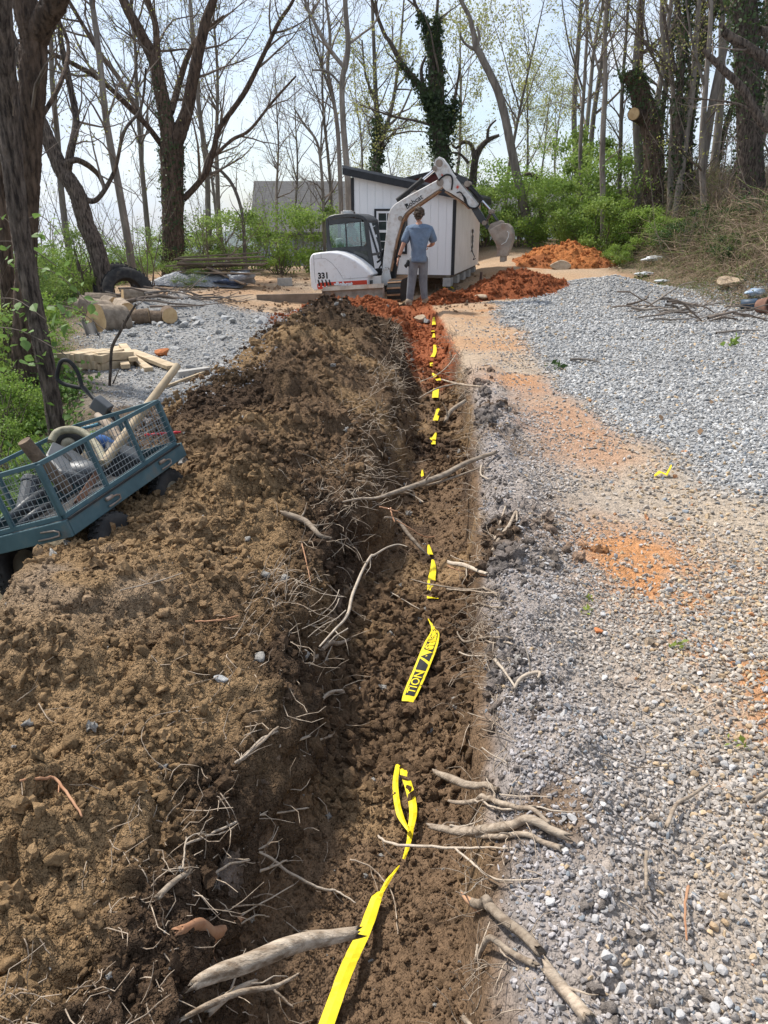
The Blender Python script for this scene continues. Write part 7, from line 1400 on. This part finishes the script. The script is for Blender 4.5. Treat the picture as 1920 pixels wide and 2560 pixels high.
# ---------------------------------------------------------------- caution tape
M_tape = material('yellow_tape', (0.68, 0.52, 0.012), (0.80, 0.64, 0.02), scale=9, rough=0.5, spec=0.25, bump=.5, bscale=30, bdist=.004, dirt=(.16, .11, .06), dirt_amt=.22, dirt_scale=38)
M_ink = material('black_ink', (0.015, 0.015, 0.015), rough=0.4)
tape = empty('caution_tape', tuple(gz(*kC(700, 1180), -.36)), (0, 0, 0), 'yellow and black caution tape half buried along the trench floor', 'caution tape'); to = Vector(tape.location)
def kZ(x, y): return (1000 + x / 5.53, 1400 + y / 5.53)
KS = {kB: 2.37, kC: 1.58, kF: 3.77, kZ: 5.53}
def strip(conv, pts, name='tape_strip', lift=.022, flatten=1):
    P = []; W = []
    for x, y, w in pts:
        p = hit(*conv(x, y)); P.append(np.array(p)); W.append(w / KS[conv] * (p - Vector((0, 0, CAMH))).length / FPX)
    P = np.array(P); z = P[:, 2].copy()
    for q in range(flatten): z = np.convolve(np.pad(z, 1, 'edge'), [.25, .5, .25], 'valid')
    P2 = []
    for k in range(len(P)):          # keep the pixel, move along the ray to the smoothed height
        P2.append(np.array(gz(*conv(pts[k][0], pts[k][1]), z[k] + lift)))
    sp = spline(P2, 5); ww = np.interp(np.linspace(0, 1, len(sp)), np.linspace(0, 1, len(W)), W); t = np.gradient(sp, axis=0); nrm = np.stack([t[:, 1], -t[:, 0], 0 * t[:, 0]], 1); nrm /= np.linalg.norm(nrm, axis=1)[:, None] + 1e-9
    rs = np.random.default_rng(int(pts[0][0])); zz = rs.normal(0, .0012, len(sp))
    Lf = sp - nrm * ww[:, None] / 2; Rt = sp + nrm * ww[:, None] / 2; Md = sp.copy(); Lf[:, 2] += zz; Rt[:, 2] -= zz; Md[:, 2] += .003
    n = len(sp); v = np.concatenate([Lf, Md, Rt]) - np.array(to); f = [(i, i + 1, n + i + 1, n + i) for i in range(n - 1)] + [(n + i, n + i + 1, 2 * n + i + 1, 2 * n + i) for i in range(n - 1)]
    o = mesh_obj(name, v, f, M_tape, tape, False); md = o.modifiers.new('thick', 'SOLIDIFY'); md.thickness = .0006; md.offset = -1
    return o, sp, nrm, ww
sa, sp_a, nr_a, w_a = strip(kC, [(640, 1330, 50), (690, 1190, 48), (730, 1080, 47), (770, 990, 45), (805, 920, 43), (835, 840, 41), (855, 785, 36), (876, 758, 16), (902, 712, 14), (945, 655, 5)], flatten=5, lift=.042)
strip(kC, [(962, 630, 8), (975, 590, 14), (986, 545, 18), (990, 500, 26)], flatten=2)
strip(kC, [(992, 500, 22), (1000, 440, 28), (992, 380, 30), (975, 320, 30), (952, 265, 28), (936, 228, 8)], flatten=3, lift=.045); strip(kC, [(985, 520, 8), (950, 460, 24), (934, 390, 22), (930, 320, 20), (940, 255, 16)], flatten=3, lift=.045)
sc_, sp_c, nr_c, w_c = strip(kZ, [(100, 1960, 150), (140, 1860, 185), (200, 1720, 195), (270, 1560, 195), (335, 1400, 198), (390, 1260, 196), (440, 1130, 180), (480, 1010, 120), (450, 920, 40), (390, 815, 12)], flatten=6, lift=.05)
strip(kZ, [(170, 1940, 50), (130, 2080, 34)], lift=.02)
for seg in ([(905, 710, 14), (908, 760, 34), (898, 830, 44), (900, 890, 58), (905, 940, 68)], [(880, 622, 10), (890, 680, 36)], [(843, 178, 6), (843, 232, 28)], [(905, -12, 34), (910, 26, 22)]): strip(kB, seg, flatten=2)
for seg in ([(490, 1440, 14), (465, 1505, 48)], [(520, 1168, 16), (512, 1230, 42), (484, 1325, 46)], [(490, 1025, 54), (482, 1110, 58)], [(465, 878, 26), (500, 925, 62), (520, 955, 22)], [(440, 768, 20), (456, 812, 42)], [(480, 612, 28), (478, 680, 32), (455, 725, 40)], [(470, 503, 12), (468, 542, 32)], [(460, 463, 22), (462, 487, 32)], [(470, 352, 18), (470, 422, 36)]): strip(kF, seg, flatten=1)
def on_tape(sp, nr, ww, verts, L, uo, hfrac):
    """map text (x along the tape from 0 to L, y across) on to the strip"""
    seg = np.concatenate([[0], np.cumsum(np.linalg.norm(np.diff(sp, axis=0), axis=1))]); out = []
    for x, y, z in verts:
        s = np.clip(x + uo, 0, seg[-1]); i = min(max(np.searchsorted(seg, s) - 1, 0), len(sp) - 2); f = (s - seg[i]) / (seg[i + 1] - seg[i] + 1e-9)
        p = sp[i] * (1 - f) + sp[i + 1] * f; n_ = nr[i] * (1 - f) + nr[i + 1] * f; w = ww[i] * (1 - f) + ww[i + 1] * f; yy = np.clip(y, -.5, .5) * hfrac
        out.append(p - n_ * yy * w + np.array([0, 0, .0035 - .002 * abs(2 * yy)]) + np.array([0, 0, z]) - np.array(to))
    return out
def tape_text(body, sp, nr, ww, u0, u1, hfrac, mat, parent, z=.0, sm=0.0):
    v, f = text_mesh(body, 1.0, offset=.01); v = np.array(v); x0, x1, y0, y1 = v[:, 0].min(), v[:, 0].max(), v[:, 1].min(), v[:, 1].max()
    vv = [((p[0] - x0) / (x1 - x0) * (u1 - u0), (p[1] - y0) / (y1 - y0) - .5 + sm, z) for p in v]
    me = mesh_obj('lettering', on_tape(sp, nr, ww, vv, u1 - u0, u0, hfrac), f, mat, parent)
def tape_band(sp, nr, ww, poly, hfrac, mat, parent, z):
    b = bmesh.new(); b.faces.new([b.verts.new((x, y, 0)) for x, y in poly]); bmesh.ops.triangulate(b, faces=b.faces); 
    for q in range(3): bmesh.ops.subdivide_edges(b, edges=b.edges[:], cuts=1)
    v = [(p.co.x, p.co.y, z) for p in b.verts]; f = [[p.index for p in q.verts] for q in b.faces]; b.free(); mesh_obj('ink_block', on_tape(sp, nr, ww, v, 1, 0, hfrac), f, mat, parent)
Lt = float(np.linalg.norm(np.diff(sp_c, axis=0), axis=1).sum()); u = lambda f: f * Lt
tape_band(sp_c, nr_c, w_c, [(u(.53), -.5), (u(.55), .5), (u(.82), .5), (u(.82), -.5)], .66, M_ink, sc_, .001); tape_text('CUIDAD', sp_c, nr_c, w_c, u(.545), u(.82), .58, M_tape, sc_, .003)
tape_band(sp_c, nr_c, w_c, [(u(.43), -.5), (u(.53), -.5), (u(.47), .5)], .70, M_ink, sc_, .001); tape_band(sp_c, nr_c, w_c, [(u(.33), -.5), (u(.40), -.5), (u(.45), .5), (u(.33), .5)], .70, M_ink, sc_, .001)
tape_band(sp_c, nr_c, w_c, [(u(.06), -.5), (u(.06), .5), (u(.32), .5), (u(.32), -.5)], .66, M_ink, sc_, .001); tape_text('TION', sp_c, nr_c, w_c, u(.08), u(.315), .58, M_tape, sc_, .003)
# ---------------------------------------------------------------- yard debris, left side
def put(o, p, rot=(0, 0, 0), label=None, cat=None, group=None):
    o.location = p; o.rotation_euler = rot; return tag(o, label, cat, group)
M_saw = material('sawn_end', (0.46, 0.30, 0.15), (0.56, 0.40, 0.22), scale=10, rough=.85)
M_barkl = material('log_bark_pale', (0.20, 0.155, 0.115), (0.36, 0.29, 0.22), scale=9, rough=.95, bump=.8, bscale=20, bdist=.02, vary=.25)
def log_piece(px, py, Y, r, ln, yaw, pitch, label, group=None, seed=0, mat=None):
    c = at(px, py, Y); c.z = max(c.z, S(c.x, c.y) + r * .55); root = empty('log', c, (0, pitch, yaw), label, 'log', group); rs = random.Random(seed); n = 18
    prof = [1 + rs.gauss(0, .05) for k in range(n)]
    def ringp(x): return [(x, r * prof[k] * math.cos(6.2832 * k / n), r * prof[k] * math.sin(6.2832 * k / n)) for k in range(n)]
    m = MB(); vs = ringp(-ln / 2) + ringp(0) + ringp(ln / 2); m.add(vs, [(j * n + k, j * n + (k + 1) % n, (j + 1) * n + (k + 1) % n, (j + 1) * n + k) for j in (0, 1) for k in range(n)]); m.build('bark', mat or M_barkl, root, smooth=True)
    for s in (-1, 1):
        e = MB(); e.add(ringp(s * ln / 2), [tuple(range(n)) if s > 0 else tuple(reversed(range(n)))]); e.build('sawn_end', M_saw, root)
    return root
def kH(x, y): return (x / 2.183, 600 + y / 2.183)       # crop of the left yard
LG = 'cut logs heaped by the tyres'
for k, (x, y, Y, r, ln, yaw, pitch, lab) in enumerate(((600, 470, 12.2, .25, .5, 1.0, .12, 'largest sawn log at the front of the log heap'), (575, 330, 14.6, .14, .7, .15, .05, 'pale log on top of the heap beside the tyres'), (610, 355, 14.3, .16, .55, 2.2, .0, 'grey barked log leaning on top of the log heap'), (585, 372, 13.9, .13, .5, -1.2, 0, 'small round log end facing out of the heap'), (680, 412, 13.5, .15, .5, -1.0, .1, 'log with a bright round cut beside the largest one'), (500, 370, 14.4, .16, .6, .4, 0, 'log at the tree side of the heap'), (560, 410, 13.5, .17, .8, .3, .3, 'split pale log resting on the largest one'), (700, 480, 12.9, .14, .75, .2, -.1, 'red brown split log at the foot of the heap'), (810, 465, 13.0, .12, .5, .1, .05, 'short brown log by the rubble'), (925, 455, 13.1, .13, .4, -1.2, 0, 'round brown log end on the rubble mound'), (690, 360, 14.8, .12, .8, .1, 0, 'long thin log behind the heap'), (770, 385, 14.2, .13, .6, .5, .1, 'log half under the brush pile'))):
    log_piece(*kH(x, y), Y, r, ln, yaw, pitch, lab, None, k, M_logb if k in (7, 8, 9) else None)
for k, (x, y, Y, tilt, yaw, lab) in enumerate(((650, 262, 17.4, 1.25, .5, 'old black tyre behind the other leaning on the crooked tree'), (695, 288, 16.7, 1.1, .45, 'old black tyre in front, leaning with its opening showing'))):
    t0 = empty('tyre', at(*kH(x, y), Y), (0, 0, yaw), lab, 'tyre'); tyre_mesh(.53, .28, M_tyre, 'carcass', t0, mt=Matrix.Rotation(R(-22), 4, 'X'), lugs=34)
# sawn lumber on the gravel
def board(p0, p1, w, h, mat, label, group=None, name='plank'):
    a, b = Vector(p0), Vector(p1); o = MB().bar(Vector((0, 0, 0)), b - a, w, h).build(name, mat, None, bevel=.004); return put(o, a, (0, 0, 0), label, 'plank', group)
def hb(x, y, dz=0.0): 
    p = hit(*kH(x, y)); return p + Vector((0, 0, dz))
board(hb(715, 625, .04), hb(945, 715, .04), .14, .045, M_pale, 'long pale plank lying alone on the gravel')
board(hb(640, 610, .05), hb(690, 715, .05), .10, .05, M_pale, 'pale sawn timber lying next to the stack of short offcuts'); board(hb(675, 618, .1), hb(735, 700, .1), .10, .05, M_pale, 'pale sawn timber laid over the other two'); board(hb(700, 640, .03), hb(815, 722, .03), .10, .05, M_pale, 'short pale timber at the foot of the stack')
board(hb(968, 752, .04), hb(1140, 728, .04), .10, .06, M_block, 'grey concrete kerb piece lying by the heap', name='kerb_piece')['category'] = 'kerb'
board(hb(905, 812, .02), hb(1150, 725, .03), .03, .03, M_pale, 'thin pale stick beside the grey kerb piece')
r_ = random.Random(4); OG = 'short sawn offcuts stacked on the gravel'
for k in range(16):
    x = 430 + k % 8 * 28 + r_.gauss(0, 5); y = 690 - (k // 8) * 28 + r_.gauss(0, 4); p = hb(430 + k % 8 * 28, 698); o = MB().box((0, 0, 0), (.16, .45, .09)).build('offcut', M_pale, None, bevel=.005)
    put(o, p + Vector((0, 0, .05 + .095 * (k // 8))), (r_.gauss(0, .06), r_.gauss(0, .06), R(-25) + r_.gauss(0, .12)), 'short sawn timber offcut in the small stack on the gravel', 'offcut', OG)
gp_ = MB(); pr = [(.09 * math.cos(a), .09 * math.sin(a)) for a in np.linspace(math.pi, 2 * math.pi, 9)]; n = 9
gp_.add([(0, x, z) for x, z in pr] + [(.95, x, z) for x, z in pr], [(k, k + 1, n + k + 1, n + k) for k in range(n - 1)]); o = gp_.build('gutter', M_blk, None, smooth=True); md = o.modifiers.new('t', 'SOLIDIFY'); md.thickness = .006
g0 = hit(*kH(480, 500)); g1 = hit(*kH(575, 598)); put(o, g0 + Vector((0, 0, .22)), (R(20), R(14), math.atan2(g1.y - g0.y, g1.x - g0.x)), 'black half round gutter piece lying at the edge of the bushes', 'gutter')
# plank pile on a grey tarpaulin
M_tarp = material('grey_tarp', (.16, .17, .19), (.30, .31, .33), scale=3, rough=.35, bump=.9, bscale=6, bdist=.05, spec=.5)
tp = at(*kH(1080, 250), 21); tp.z = S(tp.x, tp.y)
u = np.linspace(-1, 1, 44); U, V = np.meshgrid(u, u); Xt = tp.x + U * 1.3; Yt = tp.y + V * .5; rr_ = np.maximum(np.abs(U), np.abs(V)); Zt = ground_h(Xt, Yt) + .03 + .34 * np.clip(1 - rr_ ** 2.2, 0, 1) + .13 * fbm(Xt, Yt, f=1.8, o=4, seed=651) * (1 - rr_ ** 4)
o = fast_mesh('tarpaulin', np.stack([Xt.ravel(), Yt.ravel(), Zt.ravel()], 1), grid_faces(44, 44), M_tarp, smooth=True); tag(o, 'crumpled silvery grey tarpaulin under the plank pile', 'tarpaulin')
M_oldp = material('old_plank', (.13, .095, .07), (.24, .185, .135), scale=5, rough=.95, stretch=(1, 6, 6), vary=.3)
for k in range(15):
    a = at(*kH(970 + r_.gauss(0, 30), 225 - k * 4), 21.2 + r_.gauss(0, .25)); b = a + Vector((r_.uniform(1.4, 2.4), r_.gauss(0, .25), r_.gauss(.0, .12))); a.z = max(a.z, tp.z + .42 + .025 * k) if k < 12 else a.z
    b.z = a.z + r_.gauss(.02, .10); board(a, b, .14, .035, M_oldp, 'weathered plank in the pile on the grey tarpaulin', 'weathered planks piled on the tarpaulin')
board(at(*kH(1135, 148), 20.9), at(*kH(1335, 240), 20.4), .16, .04, M_oldp, 'long plank sloping off the pile to the bare ground')
o = MB().blob((0, 0, 0), .35, 3, .5, 3, (1.2, .8, .5)).build('plastic_sack', M_tarp, None, smooth=True); put(o, at(*kH(1310, 205), 20.8), (0, 0, .3), 'crumpled pale plastic sack at the end of the plank pile', 'sack')
o = MB().blob((0, 0, 0), .3, 3, .6, 5, (1.4, .8, .35)).build('plastic_sheet', material('dark_blue_sheet', (.03, .05, .10), (.06, .09, .16), scale=4, rough=.4), None, smooth=True); put(o, at(*kH(1262, 232), 20.7), (0, 0, .1), 'dark blue plastic sheet wad beside the pale sack', 'sheet')
# brush pile
BG = 'branches in the brush pile'
for k in range(46):
    cx_, cy_ = r_.uniform(760, 1140), r_.uniform(300, 400) ; Y = 14.8 + r_.gauss(0, .5); a = at(*kH(cx_, cy_), Y); ln = r_.uniform(.9, 2.2); yaw = r_.gauss(0.1, .45); d = Vector((math.cos(yaw), math.sin(yaw), r_.gauss(-.05, .12)))
    rs = np.random.default_rng(700 + k); c = wander((0, 0, 0), d, ln, rs, 6, .13, 0); rad = np.linspace(r_.uniform(.012, .035), .005, 7); a.z = max(a.z, S(a.x, a.y) + .05)
    tb = TB(); tb.tube(c - c[3], rad, 6); o = tb.build('branch', M_twig if k % 3 else M_barkg, None); put(o, a, (0, 0, 0), 'bare cut branch lying in the brush pile behind the rubble', 'branch', BG)
# grey rubble: pieces one can count
RB = 'grey rubble chunks on the left gravel'; M_rub = material('rubble', (.30, .30, .30), (.46, .455, .44), scale=5, rough=.95, bump=.5, bscale=14, bdist=.03, vary=.25)
rp = [rock_proto(k + 80, M_rub, 2, .15, (1, .75, .55)) for k in range(5)]
k = 0
while k < 110:
    x, y = r_.uniform(560, 1450), r_.triangular(380, 780, 470); px_, py_ = kH(x, y); p = hit(px_, py_)
    if p.y < 7.5 or p.y > 16.5 or float(gravel_left(np.array([p.x]), np.array([p.y]))[0]) < .25: k += .25; continue
    o = rp[int(k) % 5].copy(); o.name = 'rubble_chunk'; COL.objects.link(o); s = r_.uniform(.07, .22) * (1.3 if y < 480 else .8); o.scale = (s, s, s * r_.uniform(.6, 1)); put(o, p + Vector((0, 0, .12 * s)), (r_.gauss(0, .3), r_.gauss(0, .3), r_.uniform(0, 6.28)), 'broken grey concrete rubble chunk lying on the left gravel', 'rubble', RB); k += 1
o = rock_proto(95, material('orange_brick', (.42, .14, .05), (.52, .2, .08), scale=7, rough=.9), 2, .12, (1, .7, .5)); o.name = 'brick_piece'; COL.objects.link(o); o.scale = (.24,) * 3; put(o, hb(888, 632, .05), (0, 0, .4), 'orange broken brick alone on the left gravel', 'brick')
def block(x, y, Y, rot, label, conv=kH):
    b = MB(); W_, D_, H_ = .40, .20, .20
    b.box((0, -.085, 0), (W_, .03, H_)).box((0, .085, 0), (W_, .03, H_))
    for q in (-.185, 0, .185): b.box((q, 0, 0), (.03, .14, H_))
    o = b.build('concrete_block', M_block, None); p = at(*conv(x, y), Y); p.z = S(p.x, p.y) + .1; put(o, p, rot, label, 'block')
block(1555, 240, 21.5, (0, 0, .2), 'hollow concrete block alone on the bare ground left of the digger')
o = MB().box((0, 0, 0), (2.2, .1, .22)).build('form_board', material('form_board', (.16, .13, .10), (.25, .2, .16), scale=5, rough=.9), None); p = at(*kH(1640, 275), 19.3); p.z = S(p.x, p.y) + .1; put(o, p, (0, 0, .25), 'low grey board edging the ground behind the digger', 'board')
# hanging black sapling by the cart
traced_tree('sapling', [[(175, 1010, 8), (182, 940, 8), (183, 880, 8), (205, 830, 7), (232, 800, 6), (250, 760, 5)], [(185, 900, 4), (200, 870, 3), (212, 850, 2)]], 7.6, 'dead black sapling bending up behind the cart handle', cat='sapling', seed=31, dens=(.5, 1, 1), lf=(.4, .2, .1), maxlev=1, rmin=.003, base_z=-.9) if False else None
sp_t = traced_tree('sapling', [[(272, 995, 9), (276, 930, 9), (280, 870, 9), (300, 830, 8), (322, 790, 7), (340, 760, 5)], [(282, 960, 4), (295, 930, 3), (302, 915, 2)], [(318, 822, 4), (308, 800, 3)]], 7.9, 'dead black sapling standing between the cart and the timber stack', cat='sapling', seed=32, dens=(.5, 1, 1), lf=(.4, .2, .1), maxlev=1, rmin=.003)
# ---------------------------------------------------------------- clay mound rocks, right side
M_rock = material('sandstone', (.34, .25, .17), (.48, .38, .27), scale=4, rough=.9, bump=.5, bscale=12, bdist=.03, vary=.15)
def rockat(px, py, s, sq, label, seed, mat=None, cat='rock', lie=True, rz=0.0):
    o = rock_proto(seed, mat or M_rock, 3, .10, sq); o.name = 'rock'; COL.objects.link(o); p = hit(px, py); o.scale = (s,) * 3; put(o, p + Vector((0, 0, .2 * s)), (.1, .1, rz), label, cat); return o
rockat(1242, 731, .62, (1, .8, .65), 'blocky tan boulder at the foot of the red clay mound', 151); rockat(1212, 738, .5, (.8, .8, .5), 'grey tan rock just left of the blocky boulder', 152); rockat(1208, 752, .38, (1, .5, .3), 'flat slanting rock in front of the blocky boulder', 153); rockat(1398, 673, .55, (1.3, .8, .55), 'pale boulder between the red mound and the orange pile', 154)
rockat(1052, 806, .30, (1, .7, .6), 'brown rock lying in the far end of the trench', 155); rockat(1065, 808, .22, (.8, 1, .5), 'grey stone beside the brown rock in the trench', 156, M_rub)
rockat(1825, 715, .45, (1.5, .8, .6), 'pale tan boulder on the litter below the massive trunk', 157)
rockat(553, 1704, .036 * 1.6, (1, .8, .6), 'pale grey stone lying on the brown heap', 158, M_rub); rockat(1672, 1482, .05, (1, .8, .7), 'upright grey stone standing on the tan gravel', 159, M_rub); rockat(1497, 1583, .055, (1, 1, .3), 'flat orange brick chip on the grey gravel near the trench', 160, MATS['orange_brick'], 'brick')
rockat(1622, 1612, .055, (1, .8, .7), 'tan and grey cobble beside the orange soil patch', 161)
# yellow capped stub and strip by the shed
yp = empty('marker_stake', hit(1118, 722), (0, 0, 0), 'yellow capped pipe stub with trailing yellow strip in front of the shed', 'stake')
MB().cyl((-.08, 0, .0), (-.10, 0, .36), .035, 12).build('pipe', M_tape, yp); MB().cyl((-.10, 0, .36), (-.10, 0, .41), .07, 12).build('cap', M_tape, yp); q = MB(); q.add([(-.06, -.03, .25), (.0, -.03, .15), (.05, -.1, .06), (.12, -.2, .02), (-.02, -.03, .25), (.05, -.03, .15), (.11, -.1, .06), (.18, -.2, .02)], [(0, 1, 5, 4), (1, 2, 6, 5), (2, 3, 7, 6)]); q.build('strip', M_tape, yp)
o = MB().cyl((0, 0, -.1), (.02, 0, .32), .035, 8).build('steel_stake', material('rusty_stake', (.08, .05, .04), (.14, .09, .07), scale=8, rough=.9), None); put(o, hit(1200, 712), (0, 0, 0), 'dark rusty stake standing in the red clay', 'stake')
q = MB(); q.add([(-.035, 0, .0), (0, .012, .018), (.03, 0, .004), (.055, .02, .05), (-.03, .03, .0), (.0, .045, .02), (.035, .035, .006), (.06, .045, .055)], [(0, 1, 5, 4), (1, 2, 6, 5), (2, 3, 7, 6)]); o = q.build('tape_scrap', M_tape, None, smooth=True); o.modifiers.new('t', 'SOLIDIFY').thickness = .001; put(o, hit(1653, 1196) + Vector((0, 0, .012)), (0, 0, 0), 'small folded scrap of yellow tape on the open gravel', 'tape scrap'); o.scale = (1.3,) * 3
# litter and sticks at the foot of the bank
M_wpl = material('white_plastic', (.55, .58, .60), (.70, .72, .73), scale=4, rough=.35)
for px_, py_, s, lab in ((1643, 652, .42, 'large white plastic sheet scrap on the bank'), (1612, 690, .30, 'small white plastic scrap at the toe of the bank'), (1655, 708, .22, 'faint white scrap half under dry stems')):
    o = MB().blob((0, 0, 0), 1, 3, .45, int(px_), (1, .5, .18)).build('plastic_scrap', M_wpl, None, smooth=True); o.scale = (s,) * 3; put(o, hit(px_, py_) + Vector((0, 0, .05)), (0, 0, .2), lab, 'plastic')
o = MB().blob((0, 0, 0), .17, 3, .45, 4, (1.2, .8, .5)).build('plastic_bag', material('blue_bag', (.12, .22, .38), (.5, .58, .64), scale=5, rough=.35), None, smooth=True); put(o, hit(1888, 745) + Vector((0, 0, .1)), (0, 0, 0), 'crumpled blue and white plastic bag beside the brown pot', 'bag')
o = MB().lathe([(0, 0), (.13, 0), (.16, .25), (.175, .25), (.175, .28), (.155, .28), (.12, .02), (0, .02)], 20).build('flower_pot', material('terracotta', (.17, .09, .065), (.25, .14, .10), scale=6, rough=.9), None, smooth=True); put(o, hit(1895, 785) + Vector((0, 0, .14)), (R(80), 0, .4), 'brown pot lying on its side among the sticks', 'pot')
o = MB().lathe([(0, 0), (.10, 0), (.11, .28), (.1, .3), (0, .3)], 16).build('canister', material('dark_blue_can', (.03, .05, .08), (.05, .08, .12), rough=.5), None, smooth=True); put(o, hit(1850, 775) + Vector((0, 0, .1)), (R(85), 0, 1.2), 'dark blue canister lying among the sticks', 'canister')
for k in range(30):
    px_, py_ = r_.uniform(1600, 1930), r_.uniform(772, 812); p = hit(px_, py_); ln = r_.uniform(.6, 1.9); yaw = r_.gauss(.1, .35); rs = np.random.default_rng(800 + k)
    c = wander((0, 0, 0), (math.cos(yaw), math.sin(yaw), .03), ln, rs, 7, .2, 0); tb = TB(); tb.tube(c - c[3], np.linspace(r_.uniform(.012, .035), .006, 8), 6); o = tb.build('branch', M_barkg if k % 2 else M_twig, None); put(o, p + Vector((0, 0, .04 + .006 * k)), (0, 0, 0), 'dead branch in the loose stick pile at the foot of the bank', 'branch', 'stick pile at the foot of the bank')
for k, (a, b, lab) in enumerate((((1790, 838), (1905, 830), 'long stick lying alone on the open gravel'), ((1425, 905), (1500, 912), 'thin stick lying across the middle of the gravel'))):
    p, q_ = hit(*a), hit(*b); rs = np.random.default_rng(840 + k); c = spline([(0, 0, 0), tuple((q_ - p) * .5 + Vector((0, .05, .01))), tuple(q_ - p)], 6); tb = TB(); tb.tube(c, np.linspace(.02, .008, len(c)), 6); put(tb.build('branch', M_barkg, None), p + Vector((0, 0, .03)), (0, 0, 0), lab, 'branch')
# green leaf sprigs and weeds on the gravel
M_weed = leafmat('weed_leaf', (.20, .26, .04), (.34, .40, .08), .4)
for k, (px_, py_, s, m, lab) in enumerate(((1385, 925, .16, M_leafd, 'dark green leafy sprig lying on the gravel edge'), (1830, 868, .2, M_leafg, 'green leafy twig lying far out on the gravel'), (1466, 1535, .05, M_weed, 'pale yellow green weed seedling between trench and soil patch'), (1690, 1625, .06, M_weed, 'yellow green weed seedling with two shoots on tan gravel'), (1472, 1500, .04, M_weed, 'tiny weed seedling close to the grey rim'), (1850, 1868, .05, M_weed, 'yellow green weed among tan stones near the right edge'))):
    t = TB(); rs = np.random.default_rng(860 + k); t.leaves(rs.normal(0, .3, (10, 3)) * np.array([1, .6, .4]) + np.array([0, 0, .3]), .55, rs, asp=.5); o = t.build('weed', m, None, False); put(o, hit(px_, py_), (0, 0, 0), lab, 'plant'); o.scale = (s,) * 3
for k in range(14):
    px_, py_ = r_.uniform(1280, 1900), r_.uniform(960, 1160); t = TB(); t.leaves([(0, 0, .005)], .06, np.random.default_rng(880 + k), 1.5, .7); put(t.build('fallen_leaf', M_dry, None, False), hit(px_, py_) + Vector((0, 0, .01)), (0, 0, 0), 'single dry brown leaf fallen on the pale gravel', 'leaf', 'brown leaves on the gravel')

# ---------------------------------------------------------------- the air: distant ridges fade towards the sky
hz = MB().box((0, 2340, 20), (7400, 4760, 380)).build('haze', None, None)
hm = bpy.data.materials.new('haze_air'); hm.use_nodes = True; N = NT(hm); N.n.clear(); ho_ = N.new('ShaderNodeOutputMaterial'); pv = N.new('ShaderNodeVolumePrincipled'); pv.inputs['Density'].default_value = 0.00010; pv.inputs['Color'].default_value = (.80, .88, 1.0, 1); pv.inputs['Anisotropy'].default_value = 0.2
N.l(pv.outputs[0], ho_.inputs['Volume']); hz.data.materials.append(hm); tag(hz, 'thin pale blue air veiling the distant ridges', None, None, 'stuff'); hz.display_type = 'WIRE'
